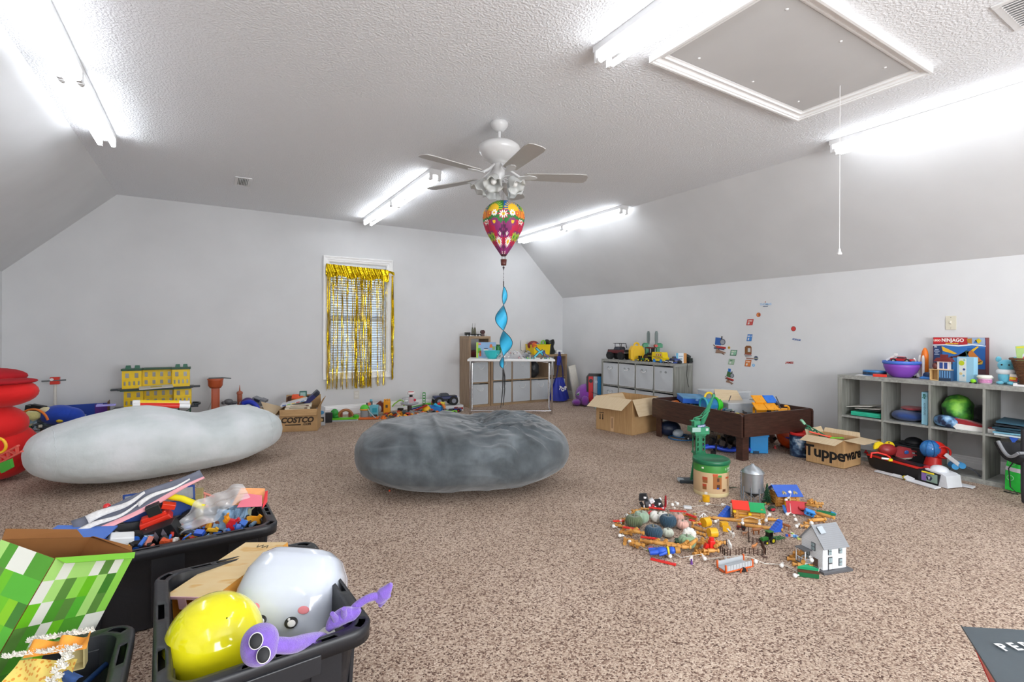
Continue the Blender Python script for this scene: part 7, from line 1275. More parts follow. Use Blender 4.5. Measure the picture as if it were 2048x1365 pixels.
for r in range(18):
 z = .006 + r * .0105; k = .115 + .045 * z / .2; pts = [(k * math.copysign(abs(math.cos(a)) ** .45, math.cos(a)) * 1.0 + .004 * (-1) ** (i + r), 1.12 * k * math.copysign(abs(math.sin(a)) ** .45, math.sin(a)), z) for i, a in enumerate([2 * PI * i / 44 for i in range(44)])]; m.tube(pts, .0055, 5, closed=True)
m.o('woven_walls', WK, t); M().box((0, 0, .006), (.22, .24, .01)).o('basket_floor', WK, t); m = M()
z = .20; k = .165; m.tube([(k * math.copysign(abs(math.cos(a)) ** .45, math.cos(a)), 1.12 * k * math.copysign(abs(math.sin(a)) ** .45, math.sin(a)), z) for a in [2 * PI * i / 44 for i in range(44)]], .009, 6, closed=True); m.o('braided_rim', WK, t)
t = T('green_packet', 'pale green snack packet poking out of the wicker basket', 'packet', (5.20, 1.20, zt_ + .19), -PI / 2, rot=(-.1, -.12, -PI / 2)); M().box((0, 0, .045), (.085, .012, .13)).o('packet_film', mt('b4d68a', .35, bump=.2), t, bev=.004); M().box((-.01, -.0068, .098), (.05, .001, .01)).o('yellow_strip', PR('e8dc3a'), t); M().prism([(-.01, .0), (.025, .0), (.03, .04), (.012, .055), (-.008, .03)], .001, m=TR(0, -.0065, .01) @ RX(PI / 2)).o('picture_patch', PR('dfe8ee'), t); M().prism([(-.012, 0), (.012, 0), (.0, .02)], .001, m=TR(0, -.0078, .01) @ RX(PI / 2)).o('red_patch', PR('d84a44'), t)
one('white_toy_gun', 'small white plastic toy piece before the wicker basket', 'toy part', M().box((0, 0, .008), (.06, .03, .014)).box((-.02, 0, .018), (.02, .02, .012)), P('e8e8ea'), (5.07, 1.20, zt_), -PI / 2, bev=.002)
# ---- inside its cubes (shelf boards at z=.392, floor at .036)
zm, zf = .3915, .036
t = T('paper_stack', 'loose white papers and open book on top left cube', 'papers', (5.22, 2.235, zm + .052), -PI / 2);
for k, (x, r, c) in enumerate(((-.03, -.12, 'e6e4dc'), (.03, -.05, 'd8d6ce'), (.05, .02, '3a4a48'))): M().box((x, -.02 + .01 * k, .012 * (3 - k)), (.20, .24, .004), (0, r, .1 * k)).o('paper_sheet', PR(c), t)
one('teal_folder', 'teal plastic folder case under the papers, top left cube', 'folder', M().box((0, 0, .024), (.24, .26, .036)).box((0, -.131, .026), (.2, .004, .01)), P('2fb592'), (5.21, 2.205, zm), -PI / 2, bev=.003)
def pack(label, nm, cat, loc, r, mat, seed, e=.7):
 def f(u, v): a = 2 * PI * u; p = PI * (v - .5); c = abs(math.cos(p)) ** e; x, y, z = r[0] * c * math.cos(a), r[1] * c * math.sin(a), r[2] * math.sin(p); n = NZ.noise(Vector((x * 14 + seed, y * 14, z * 14))) * .022 + .006 * math.sin(30 * x + 9 * y); k = 1 + n * 6; return (x * k, y * k, max(0, z * k + r[2]))
 return one(nm, label, cat, M().grid(f, 36, 22), mat, loc)
pack('navy blue folded cloth bag in second cube of top row', 'navy_bag', 'bag', (5.22, 1.93, zm), (.13, .11, .045), FB('22407e'), 1); pack('red and white cloth on top of the navy bag', 'red_cloth', 'cloth', (5.27, 1.92, zm + .085), (.09, .085, .018), FB('b04048'), 2)
t = T('blue_binder', 'pale blue binder with green lettering upright in second cube', 'binder', (5.10, 1.775, zm), -PI / 2); M().box((0, .11, .135), (.042, .22, .27)).o('binder_cover', PR('9fd8f0'), t, bev=.002); M().text('aby', .03, TR(.0, -.0012, .235) @ RX(PI / 2) @ RZ(-PI / 2), off=.001).o('green_letters', PR('1f7a6a'), t); M().text('ADVENTURE', .018, TR(.0, -.0012, .13) @ RX(PI / 2) @ RZ(-PI / 2)).o('grey_letters', PR('5a8098'), t)
pack('lime and dark green nylon bag in third cube of top row', 'green_bag', 'bag', (5.24, 1.60, zm + .02), (.13, .10, .115), tex('green_camo', lambda nt, b: (nt.links.new(ramp(nt, [(.35, '1a3a26'), (.5, '4a9a34'), (.62, '8acc48')], noise(nt, coords(nt), 9, 3)).outputs[0], b.inputs['Base Color']))), 3)
pack('pale blue and navy printed bag under the green one', 'blue_print_bag', 'bag', (5.13, 1.63, zm), (.07, .09, .05), tex('blue_print', lambda nt, b: (nt.links.new(ramp(nt, [(.4, '27304e'), (.52, '6a9ac8'), (.65, 'b0d4ec')], noise(nt, coords(nt), 16, 3)).outputs[0], b.inputs['Base Color']))), 4)
t = T('red_sneaker', 'dark red cloth shoe with thick white sole in third cube', 'shoe', (5.14, 1.47, zm), PI / 2 + .1); M().prism([(-.13, 0), (.10, 0), (.12, .02), (.12, .045), (-.13, .03), (-.145, .015)], .09, m=TR(0, .045, 0) @ RX(PI / 2)).o('white_sole', mt('eceae6', .8), t, bev=.012); M().prism([(-.12, .03), (.115, .045), (.11, .085), (.04, .075), (-.03, .055)], .075, m=TR(0, .0375, 0) @ RX(PI / 2)).o('red_upper', FB('9a1f26'), t, bev=.012)
one('round_hat', 'black round hat behind the shoe in third cube', 'hat', M().sph((0, 0, .06), (.08, .07, .07), 16).cyl((0, 0, .0), (0, 0, .02), .06, n=14), FB('17181b'), (5.31, 1.47, zm + .06))
t = T('folder_stack', 'stack of dark teal and pale blue folders sticking out of fourth cube', 'folders', (5.19, 1.19, zm), -PI / 2)
for k, (c, r, dz) in enumerate((('c9d8de', .02, 0), ('7ab4cc', -.05, .018), ('1f3f50', .06, .034), ('244a5c', -.08, .052), ('14202a', .04, .07), ('2a5468', .1, .088))): M().box((.0, -.02, dz + .009), (.27, .30, .012), (.0, r * .6, r)).o('folder', PR(c), t)
M().prism([(-.03, 0), (.04, 0), (.0, -.06)], .003, m=TR(-.03, -.16, .015) @ RX(PI / 2)).o('blue_corner', PR('2a5ac0'), t)
t = T('wood_block_box', 'small light wooden box in bottom cube behind lettered carton', 'box', (5.24, 2.125, zf), -PI / 2); M().box((0, 0, .075), (.075, .12, .15)).o('box_shell', tex('pale_wood', wood(('b98f58', 'c9a26a', 'd6b27c'), (3, 3, 20))), t, bev=.002)
t = T('black_storage_case', 'black plastic case with white number label in second bottom cube', 'case', (5.20, 1.89, zf), -PI / 2); M().box((0, 0, .075), (.25, .26, .15)).box((0, 0, .152), (.26, .27, .012)).o('case_body', P('1d2024'), t, bev=.004); lb = M().box((.03, -.1315, .10), (.06, .002, .035)).o('white_label', PR('dfe6ec'), t); M().text('011', .024, TR(.03, -.1332, .10) @ RX(PI / 2), off=.001).o('digits', BLACK, lb)
one('black_brim_hat', 'dark round brimmed hat on top of the black case', 'hat', M().cyl((0, 0, 0), (0, 0, .008), .105, n=30).sph((0, 0, .008), (.07, .07, .05), 18), mt('14161c', .5), (5.22, 1.89, zf + .16))
t = T('grey_track_arch', 'grey curved toy track arch in third bottom cube', 'toy track', (5.13, 1.53, zf), PI / 2 - .0)
for y in (-.012, .012): M().ring((0, y, -.055), .115, .0035, 'Y', 18, 5, a0=.5, a1=PI - .5).o('rail', P('6a6e74'), t)
for k in range(6): a = .6 + k * (PI - 1.2) / 5; M().box((.115 * math.cos(a), 0, -.055 + .115 * math.sin(a)), (.008, .03, .005), (0, PI / 2 - a, 0)).o('sleeper', P('5a5e64'), t)
t = T('green_drawstring_bag', 'bright green drawstring backpack leaning at the shelf right end', 'bag', (5.02, 1.13, 0), -PI / 2 - .1); GN = mt('2fd04a', .6, var=.1, bump=.3, bsc=12)
def gb(u, v): x = (u - .5) * 2; w__ = .125 * (1 - .35 * v ** 4); return (x * w__, -.03 - .05 * (1 - x * x) * math.sin(PI * (.1 + .8 * v)) - .004 * math.sin(16 * x) * v, .01 + v * .29)
m = M(); m.grid(gb, 16, 12); m.grid(lambda u, v: (gb(1 - u, v)[0], .012, gb(1 - u, v)[2]), 6, 6); m.o('bag_body', GN, t); M().grid(lambda u, v: tuple(Vector(gb(u, .5 + .1 * v)) + Vector((0, -.002, 0))), 16, 2).o('white_band', PR('d8d4dc'), t)
for sx in (-1, 1): M().tube([(sx * .03, -.07, .30), (sx * .06 - .02, -.10, .18), (sx * .05 - .02, -.10, .05), (sx * .05 + .02, -.10, .008), (sx * .08 - .03, -.09, .006)], .004, 6).o('black_cord', BLACK, t)
for x, z in ((-.07, .22), (.06, .23), (-.08, .11), (.03, .09)): M().ring((x, -.078, z), .018, .003, 'Y', 14, 4).o('grey_ring_print', PR('7ac888'), t)
t = T('black_frame_chair', 'black chair with curved tube leg and grey-edged seat, right edge', 'chair', (4.60, 1.05, 0), VR); FR = P('2b2c32'); M().tube([(-.02, 0, .52), (-.02, 0, .12), (-.015, 0, .05), (.02, .0, .017), (.42, .0, .017)], .0165, 12).o('front_leg', FR, t); M().tube([(.44, .10, .52), (.44, .10, .12), (.42, .06, .017)], .0165, 12).o('rear_leg', FR, t); M().box((-.02, -.017, .14), (.012, .003, .02)).o('white_sticker', WHITE, t)
def st_(u, v): return (-.075 + .55 * u, v * .14 - .02, .37 - .10 * math.sin(PI * v) * math.sin(PI * min(1, u + .2)) + .05 * (1 - u) * v)
q = M(); q.grid(st_, 14, 10); q = q.o('seat_sling', mt('1b1c20', .8), t); q.modifiers.new('s', 'SOLIDIFY').thickness = .03; M().tube([st_(k / 12, 0) for k in range(13)], .011, 6).tube([st_(0, k / 10) for k in range(11)], .011, 6).o('grey_piping', FB('8a8d92'), t, kind='stuff')
# ---- pile of toys in front of the open shelf
t = T('launcher_toy', 'black and red toy vehicle launcher with white ramps on the carpet', 'toy playset', (4.797, 1.848), 0); yaw = math.atan2(1.45 - 1.93, 4.72 - 4.86); t.rotation_euler = (0, 0, yaw); t.location = (4.83, 1.78, 0); t.scale = (.86,) * 3
M().prism([(-.33, .03), (-.26, 0), (.17, 0), (.17, .10), (-.36, .115)], .15, m=TR(0, .075, 0) @ RX(PI / 2)).o('black_hull', P('1b1c20'), t, bev=.004); M().box((-.10, -.0, .118), (.52, .16, .016), (0, .02, 0)).o('red_deck', P('d8281f'), t, bev=.003); M().box((-.10, -.0, .127), (.46, .10, .01)).o('black_channel', P('1f2024'), t)
M().prism([(.15, .0), (.31, .0), (.33, .11), (.15, .12)], .19, m=TR(0, .095, 0) @ RX(PI / 2)).o('launcher_box', P('1d1e22'), t, bev=.004); M().box((.245, -.0975, .062), (.13, .003, .075)).o('printed_panel', PR('8fa89a'), t); M().box((.20, -.0995, .062), (.04, .002, .07)).o('violet_panel', PR('8a6ab0'), t); M().cyl((.245, -.099, .06), (.245, -.1015, .06), .026, n=6).o('hexagon_emblem', P('2a2f4a'), t); M().prism([(-.012, .015), (-.005, .015), (0, -.004), (.005, .015), (.012, .015), (.002, -.016), (-.002, -.016)], .001, m=TR(.245, -.1017, .06) @ RX(PI / 2)).o('emblem_mark', P('c8ccd8'), t); M().box((.235, -.102, .103), (.10, .012, .012)).o('yellow_handle', P('ecd42a'), t, bev=.002)
M().prism([(.31, 0), (.385, 0), (.37, .10), (.33, .115), (.20, .13), (.20, .118), (.31, .10)], .17, m=TR(0, .085, .005) @ RX(PI / 2)).sph((.26, 0, .125), (.07, .07, .045), 14).o('white_hood', P('dfe2e8'), t, bev=.004); M().box((.20, -.03, .135), (.07, .05, .012), (0, .1, 0)).o('red_vent', P('c8252a'), t)
M().box((-.06, -.16, .012), (.26, .05, .010), (.1, 0, .08)).box((.0, -.155, .02), (.07, .03, .012), (0, 0, .08)).o('white_ramp', P('e0e2e6'), t, bev=.002); M().box((.24, -.17, .012), (.26, .07, .010), (.1, 0, -.05)).box((.11, -.15, .022), (.06, .07, .02), (0, .3, .3)).o('white_ramp', P('e0e2e6'), t, bev=.002); M().box((.36, .13, .012), (.15, .07, .014), (0, 0, .3)).o('white_ramp', P('e0e2e6'), t, bev=.002)
t = T('toy_helmet', 'red and translucent blue toy ball helmet on a white arm', 'toy', (5.033, 1.688, 0.200), VR - .3); M().sph((.02, .02, 0), (.075, .07, .075), 20).o('red_half', P('e0281f'), t); M().sph((-.025, -.0, .012), (.070, .066, .068), 20).o('blue_half', mt('2f86d0', .15, alpha=.85, coat=.5), t); M().ring((.045, -.045, 0), .045, .008, 'Y', 20, 6).o('red_ridge', P('d2221c'), t); m = M()
for k in range(4): m.ring((-.025, 0, .012), .0705, .002, 'Y', 22, 4, m=TR(-.025, 0, .012) @ RZ(k * PI / 4) @ TR(.025, 0, -.012))
m.o('blue_grid', P('1f62a8'), t, kind='stuff'); M().cyl((0, 0, -.05), (-.01, 0, -.13), .05, .06, n=18).o('red_base', P('c8221c'), t); M().box((.09, -.07, -.05), (.12, .02, .03), (0, .7, 0)).o('white_arm', P('e6e6ea'), t, bev=.003); M().cyl((.11, -.075, -.10), (.11, -.015, -.10), .026, n=14).cyl((.15, -.085, -.09), (.15, -.03, -.09), .024, n=14).cyl((.11, -.05, -.10), (.15, -.06, -.09), .012, n=10).o('blue_wheels', P('4aa8e8'), t, kind='stuff')
t = T('winged_figure', 'dark red toy figure with yellow fan wings lying on the launcher', 'toy figure', (4.840, 1.936, 0.160), VR + .1); M().sph((0, 0, .02), (.075, .05, .05), 18).o('round_body', P('8f2426'), t);
for sx, r in ((-.055, -.3), (.035, .1)): M().prism([(.05 * math.cos(a * PI / 8), .05 * math.sin(a * PI / 8)) for a in range(9)], .012, m=TR(sx, .03, .035) @ RY(r) @ RX(PI / 2)).o('yellow_fan', P('ecd020'), t, bev=.002)
M().sph((.03, .02, .075), (.008, .006, .008), 8).o('dark_knob', P('5a3a1a'), t); M().prism([(.06, -.03), (.12, -.05), (.22, -.045), (.20, .03), (.12, .045), (.07, .02)], .035, m=TR(0, .02, .0) @ RX(PI / 2)).box((.25, 0, .0), (.09, .02, .014), (0, .1, 0)).box((.25, 0, -.03), (.09, .02, .014), (0, .1, 0)).o('cape_and_legs', mt('9a3236', .6), t, bev=.005); M().sph((.155, -.02, .0), (.022, .004, .016), 12).o('blue_oval', P('2f5aa0'), t)
t = T('spinning_top_launcher', 'white hourglass-shaped toy with yellow tip leaning on launcher', 'toy', (5.056, 1.905, 0.055), VR); M().lathe([(.001, .06), (.058, .06), (.058, .042), (.045, .036), (.016, .03), (.014, .018), (.032, 0), (.036, -.008), (.012, -.014), (.009, -.028), (.020, -.042), (.001, -.042)], 24).o('white_spool', P('e9e6d8'), t); M().cyl((0, 0, -.042), (0, 0, -.052), .004, n=8).o('tip_stem', P('e8d020'), t)
one('green_paddle', 'lime green flat toy paddle on top of the white spool', 'toy part', M().sph((0, 0, 0), (.14, .03, .010), 20), P('62c82c'), (4.995, 1.925, 0.135), VR)
t = T('red_hose_toy', 'red toy tow bar with white and yellow ends on the launcher', 'toy part', (4.701, 1.951, 0.145), VR - .15); M().tube([(-.05, 0, -.02), (-.045, 0, .02), (0, 0, .025), (.06, -.01, .01), (.09, -.01, -.01)], .008, 8).o('red_bar', P('e02a1e'), t); M().cyl((.01, -.04, -.01), (.06, -.045, -.015), .008, n=10).o('white_roll', WHITE, t); M().box((.07, -.045, -.02), (.03, .02, .02)).o('yellow_cap', P('ecd020'), t, bev=.002)
one('yellow_tip', 'small yellow toy tip on the carpet under white spool', 'toy part', M().cyl((0, 0, 0), (0, 0, .02), .008, .02, n=12).sph((0, 0, .024), (.02, .016, .008), 12), P('ecdc20'), (4.684, 1.754))
# ======================= on the play table =======================
t = T('blue_case', 'blue plastic lidded case tilted on the far end of play table', 'case', pt(.38, 1.02, .385), -.1 + VR, rot=(.12, .06, VR)); M().box((0, 0, .03), (.30, .20, .055)).o('case_body', P('2f6ad0'), t, bev=.006); M().box((0, 0, .062), (.31, .21, .012)).o('case_lid', mt('5a9ae0', .4, var=.5, sc=9), t, bev=.004); M().box((0, -.106, .05), (.03, .006, .02)).o('latch', P('8ab8ec'), t)
for x, y, c, l, s in ((.16, 1.10, 'd8763a', 'orange toy cup lying at far left corner of play table', 1), (.70, .60, '2f9ae0', 'round blue toy disc behind the green drum', .9)): o = one('toy_cup', l, 'toy cup', M().lathe([(.03, 0), (.042, .07), (.038, .07), (.027, .004), (.001, .004)], 20), P(c), pt(x, y, .37), rot=(PI / 2, 0, VR + .4)); o.scale = (s,) * 3
t = T('green_blue_drum', 'clear blue toy drum with green ends and yellow handle on table', 'toy', pt(.27, .64, .335), -.35); M().cyl((-.085, 0, .075), (.03, 0, .075), .07, n=28).o('blue_barrel', mt('3a9ae0', .15, alpha=.6, coat=.4), t); M().ring((-.09, 0, .075), .070, .010, 'X', 28, 8).o('teal_rim', P('38b0b8'), t); q = M().cyl((.03, 0, .075), (.05, 0, .075), .082, n=30).cyl((.05, 0, .075), (.10, 0, .075), .06, .052, n=26).o('green_end', P('3ac82a'), t, bev=.004); m = M()
for k in range(10): a = k * PI / 5; m.box((.10, .03 * math.cos(a), .075 + .03 * math.sin(a)), (.01, .006, .055), (PI / 2 - a, 0, 0))
m.o('green_spokes', P('2a9a2a'), q, kind='stuff'); M().ring((-.03, 0, .155), .045, .011, 'Y', 16, 8, a0=0, a1=PI).o('yellow_handle', P('f0cc28'), t)
one('toy_tan_board', 'tan cardboard sheet slanting on the toys behind the drum', 'cardboard', M().sheet([(0, 0, 0), (.30, 0, -.02), (.26, .10, .11), (.03, .14, .12)], .004), CARDL, pt(.42, .72, .42), VR)
BN = mt('e4e8ec', .2, alpha=.45, coat=.3, name='clear_bin_plastic')
for (x, y, z, l, w_, h_, d_) in ((.72, .92, .332, 'clear plastic bin with lid at the back of the play table', .44, .17, .28), (.60, .60, .332, 'clear plastic bin full of grey parts mid play table', .36, .095, .24)):
 t = T('clear_bin', l, 'plastic bin', pt(x, y, z), VR + .12); m = M()
 for sx in (-1, 1): m.box((sx * w_ / 2, 0, h_ / 2), (.003, d_, h_), (0, sx * .08, 0)); m.box((0, sx * d_ / 2, h_ / 2), (w_, .003, h_), (-sx * .08, 0, 0))
 m.box((0, 0, .002), (w_ - .01, d_ - .01, .003)); m.o('bin_walls', BN, t); M().box((0, 0, h_ + .004), (w_ + .03, d_ + .03, .014)).o('bin_lid', mt('eef0f2', .3, alpha=.5), t, bev=.004)
 random.seed(int(x * 100)); m = M()
 for k in range(70): m.box((random.uniform(-.42, .42) * w_, random.uniform(-.42, .42) * d_, random.uniform(.015, h_ * .6)), (random.uniform(.02, .06), random.uniform(.01, .03), random.uniform(.008, .02)), (random.uniform(0, 3), random.uniform(0, 3), random.uniform(0, 3)), mi=k % 4)
 m.o('grey_parts', [P(c) for c in ('8a8c90', '5a5c60', 'b0a8a0', '7a6a62')], t, kind='stuff')
t = T('panel_building', 'orange and blue snap-panel toy building with grey rods on table', 'toy building', pt(.56, .22, PTZ), VR + .05); ON = P('f4a41c'); BU_ = P('2f7ae0'); GR_ = P('5c5e64')
def pan(par, X, w__, h__, mat, nm='panel'):
 m = M(); m.box((0, 0, 0), (w__, .008, h__), m=X)
 for sx in (-1, 1):
  for sz in (-1, 1): m.cyl((sx * w__ * .38, -.007, sz * h__ * .38), (sx * w__ * .38, .007, sz * h__ * .38), .011, n=10, m=X)
 m.ring((0, -.005, 0), .010, .003, 'Y', 10, 4, m=X); return m.o(nm, mat, par, bev=.001)
pan(t, TR(-.085, -.02, .115) @ RX(-1.0), .11, .11, ON); pan(t, TR(.03, -.02, .115) @ RX(-1.0), .11, .11, ON); pan(t, TR(-.055, .05, .175) @ RX(-1.0), .11, .11, ON); pan(t, TR(.06, .05, .175) @ RX(-1.0), .11, .11, BU_); pan(t, TR(.07, -.02, .045) @ RZ(.5), .12, .09, ON); pan(t, TR(.15, .0, .05) @ RZ(-.3), .10, .09, ON); pan(t, TR(-.05, .04, .05), .14, .10, ON); pan(t, TR(.13, .05, .06) @ RZ(.8), .10, .10, ON)
for a, b in (((.06, -.06, .09), (.12, -.05, .01)), ((.09, -.01, .16), (.14, .0, .09)), ((.12, .05, .20), (.16, .05, .12)), ((.04, -.05, .10), (.08, -.04, .03)), ((-.14, -.05, .08), (-.13, -.05, .0)), ((.10, .0, .15), (.15, .01, .08))): M().cyl(a, b, .0055, n=8).o('grey_rod', GR_, t)
M().prism([(-.035, 0), (.035, 0), (.02, .05), (-.01, .055)], .01, m=TR(.155, -.06, .005) @ RX(PI / 2)).o('blue_gusset', P('2450b8'), t, bev=.001); M().ring((.19, .0, .08), .035, .010, 'Y', 12, 6, a0=-1, a1=2).o('curved_piece', ON, t)
veh('toy_car', 'small blue and silver toy car at the near corner of play table', 'toy car', pt(.27, .09, PTZ), .3, .11, .07, .05, .020, '3a4450', '20242c', hub='e8e8e8', bed=False)
t = T('brown_spool', 'dark brown round wooden toy wheel beside the near corner car', 'toy part', pt(.16, .14, PTZ), 0); M().cyl((0, 0, 0), (0, 0, .05), .038, n=24).cyl((0, 0, .05), (0, 0, .055), .02, n=16).o('spool', P('5a3424'), t, bev=.003)
for x, y, b, c, l, L_ in ((.30, .40, 'a8342a', '6a2a24', 'dark red toy fire engine mid play table', .14), (.20, .52, 'c03030', 'c03030', 'small red toy car beside crane jib on the table', .07), (.30, .34, '6a6e74', 'e8d030', 'grey toy cart with yellow cab on the play table', .12), (.42, .36, '8a5a34', '5a3a2a', 'brown toy wagon before the clear bin', .10), (.36, .46, '9a3a30', '3a3c40', 'red and black toy truck touching the clear bin', .12)): veh('toy_wagon', l, 'toy car', pt(x, y, PTZ), 1.2 * x * 3, L_, .04, .045, .011, b, c, bed=False)
one('grey_play_slab', 'grey flat plastic slab by the side rim of play table', 'toy part', M().box((0, 0, .01), (.20, .12, .02)).box((0, 0, .024), (.16, .09, .012)), P('8a969c'), pt(.14, .34, PTZ), 1.3, bev=.004)
t = T('green_rail_strip', 'bright green toy rail strip at the right end of play table', 'toy track', pt(.73, .20, PTZ), -.2); M().box((0, 0, .012), (.24, .035, .012)).box((0, .03, .014), (.16, .02, .01), (0, 0, .15)).o('strip', P('6ad83a'), t, bev=.002)
one('red_stick', 'thin dark rod sticking up between drum and clear bins', 'toy part', M().cyl((0, 0, 0), (.05, .0, .14), .004, n=6), P('3a3236'), pt(.45, .62, .36), VR)
t = T('paper_heap', 'jumble of small coloured toys at far left rim of table', 'toy parts', pt(.22, .92, PTZ), -.14); random.seed(17); m = M(); bpy.data.objects.remove(t)
for k in range(160): m.box((random.uniform(-.13, .35), random.uniform(-.45, .22), random.uniform(.0, .05)), (random.uniform(.015, .06), random.uniform(.008, .03), random.uniform(.008, .02)), (random.uniform(0, .6), random.uniform(0, .6), random.uniform(0, 3)), mi=k % 6)
one('small_toy_jumble', 'jumble of small coloured toy parts along the far half of table', 'toy parts', m, [P(c) for c in ('d8d4cc', '2f6a9a', '5a6a70', 'b0493a', '3a3c40', '8ab070')], pt(.22, .92, PTZ + .006), -.14, kind='stuff')
# ---- under and beside the play table
one('dark_blue_bag', 'dark navy ribbed bag under the far end of the table', 'bag', M().sph((0, 0, .085), (.13, .09, .085), 20), mt('16233e', .45, var=.4, sc=14, bump=.6, bsc=20), (4.396, 3.862), VR)
one('blue_cord_coil', 'coil of blue cord on the carpet under the table', 'cord', M().ring((0, 0, .008), .13, .007, n=30).ring((.05, .03, .02), .10, .006, n=26).ring((.12, -.01, .012), .08, .006, n=26), P('2f6aa0'), (4.384, 3.686))
one('white_plastic_ball', 'white and blue crumpled plastic beside the navy bag', 'plastic bag', M().sph((0, 0, .05), (.07, .05, .045), 12), mt('c8d4de', .3, alpha=.7, bump=.8, bsc=20), (4.398, 3.738))
random.seed(19); mB = [P(c) for c in ('17181a', '2a2420', '3a3230', '8a6a1c')]; m = M()
for k in range(120): m.box((random.gauss(0, .16), random.gauss(0, .09), abs(random.gauss(0, .06)) + .01), (random.uniform(.02, .09), random.uniform(.01, .04), random.uniform(.01, .04)), (random.uniform(0, 3), random.uniform(0, 3), random.uniform(0, 3)), mi=k % 4 if k % 9 == 3 else k % 3)
one('black_toy_jumble', 'heap of black and brown toy parts under the play table', 'toy parts', m, mB, (4.52, 3.10, .004), 0, kind='stuff')
veh('toy_truck', 'small black toy truck with white hubs under table by crane', 'toy truck', (4.442, 3.594), VR, .15, .06, .05, .018, '1f2024', '1f2024', hub='e0e0e0')
t = T('blue_slide', 'long wavy blue toy slide lying under the play table', 'toy slide', (4.223, 3.072), VR - .22); m = M(); m.grid(lambda u, v: (-.16 + u * .42, -.03 + v * .06 + .01 * math.sin(6 * u), .035 + .012 * math.sin(9 * u) + .02 * (2 * v - 1) ** 2), 24, 6); q = m.o('slide_trough', P('2f55d8'), t); q.modifiers.new('s', 'SOLIDIFY').thickness = .02
t = T('blue_bin', 'bright blue plastic bin under near right corner of table', 'toy bin', (4.520, 2.897), VR - .1); M().box((0, .0, .09), (.165, .14, .17)).box((0, -.0, .17), (.18, .155, .02)).o('bin_body', P('1f86c8'), t, bev=.006); M().box((-.03, -.073, .012), (.05, .01, .03)).o('dark_notch', P('10344e'), t)
one('brown_bear_toy', 'small brown and orange toys under table between legs', 'toy', M().sph((0, 0, .05), (.05, .04, .05), 12).sph((.05, 0, .03), (.03, .03, .03), 10), FB('7a4a34'), (4.579, 3.157), 0)
t = T('orange_dish', 'orange plastic bowl tipped under the right end of play table', 'bowl', (4.960, 2.857), 0, rot=(.35, .2, VR)); M().lathe([(.001, 0), (.07, 0), (.10, .03), (.15, .12), (.145, .122), (.095, .035), (.06, .008), (.001, .008)], 30).o('bowl_shell', P('f0581c'), t); t.location.z = .03
one('indigo_tub', 'royal blue square tub leaning on the orange bowl', 'tub', M().box((0, 0, .045), (.10, .08, .085)).box((0, 0, .088), (.11, .09, .01)), P('1a1fb8'), (5.039, 2.887), VR, bev=.006)
one('fur_toys', 'brown shaggy small toys beside the orange bowl', 'toy', M().sph((-.04, 0, .035), (.04, .04, .035), 12).sph((.03, .0, .05), (.04, .035, .05), 12), FUR if False else FB('8a6a58'), (5.026, 3.081), VR)
for x, y, l in ((1550, 898, 'tiny red plastic toy shard under the table end'), (1562, 893, 'tiny dark red toy shard near the indigo tub')):
 pass
for (x, y, l, c) in [(4.817, 2.891, 'tiny red plastic toy shard under the table end', 'c8282a'), (4.981, 2.921, 'tiny dark red toy shard near the indigo tub', '9a1f2a'), (6.257, 2.805, 'tiny red clip inside the first bottom cube', 'd01f26')]: o = one('red_shard', l, 'toy part', M().box((0, 0, .008), (.03, .02, .014), (.2, .1, .4)).box((.01, 0, .02), (.012, .012, .02)), P(c), (x, y), .5, bev=.001, kind='stuff')
o.location = (5.2, 2.25, .04)
t = T('tin_bucket', 'round tin bucket with red rim and snowy train night scene', 'bucket', (4.754, 2.600), 0); M().lathe([(.001, 0), (.088, 0), (.092, .004), (.098, .20), (.001, .20)], 36).o('scene_wall', tex('snow_scene', lambda nt, b: (nt.links.new(ramp(nt, [(.3, '1c2c48'), (.45, '2c4468'), (.58, '6f8fae'), (.7, 'dfe8f0')], noise(nt, coords(nt, (1, 1, 1.6)), 16, 5)).outputs[0], b.inputs['Base Color']))), t); M().lathe([(.099, .198), (.104, .202), (.104, .222), (.094, .224), (.090, .205), (.001, .200)], 36).o('red_rim', P('d82a26'), t)
for a, z, w__, h__, c in ((-.1, .11, .014, .055, 'a8463c'), (.35, .04, .03, .016, '9a2a2a'), (.0, .06, .045, .04, '1c2e2c'), (-.3, .08, .03, .03, '22384a'), (.1, .165, .03, .02, 'cfe0f0')): X = RZ(VR + a) @ TR(0, -.097, z) @ RX(PI / 2); M().prism([(-w__ / 2, -h__ / 2), (w__ / 2, -h__ / 2), (w__ / 2 * .7, h__ / 2), (-w__ / 2 * .7, h__ / 2)], .003, m=X).o('painted_shape', PR(c), t)
t = T('green_lattice_crane', 'green lattice toy crane arm sticking out of lettered carton', 'toy part', (4.70, 2.40, .20), VR - .1); m = M()
for y in (-.012, .012): m.tube([(-.13, y, .13), (0, y, .06), (.08, y, .01)], .004, 5); m.tube([(-.12, y, .10), (0, y, .03), (.08, y, .0)], .004, 5)
for k in range(7): m.box((-.11 + k * .028, 0, .105 - k * .016), (.006, .024, .04), (0, .6 * (-1) ** k, 0))
m.o('lattice_arm', P('2a7a5a'), t); M().box((-.15, 0, .15), (.05, .03, .02), (0, .9, 0)).o('pale_tip', P('8ac0a0'), t, bev=.003)
one('coral_stick', 'coral red flat stick lying across the lettered carton', 'toy part', M().cyl((-.13, 0, .06), (.10, -.02, .0), .007, n=8), P('f0604a'), (4.68, 2.36, .215), VR); one('lime_spoon', 'lime green toy spoon on the lettered carton contents', 'toy part', M().box((0, 0, 0), (.09, .02, .008)).sph((-.05, 0, 0), (.022, .016, .008), 12), P('7ad02a'), (4.76, 2.28, .225), VR, bev=.002)
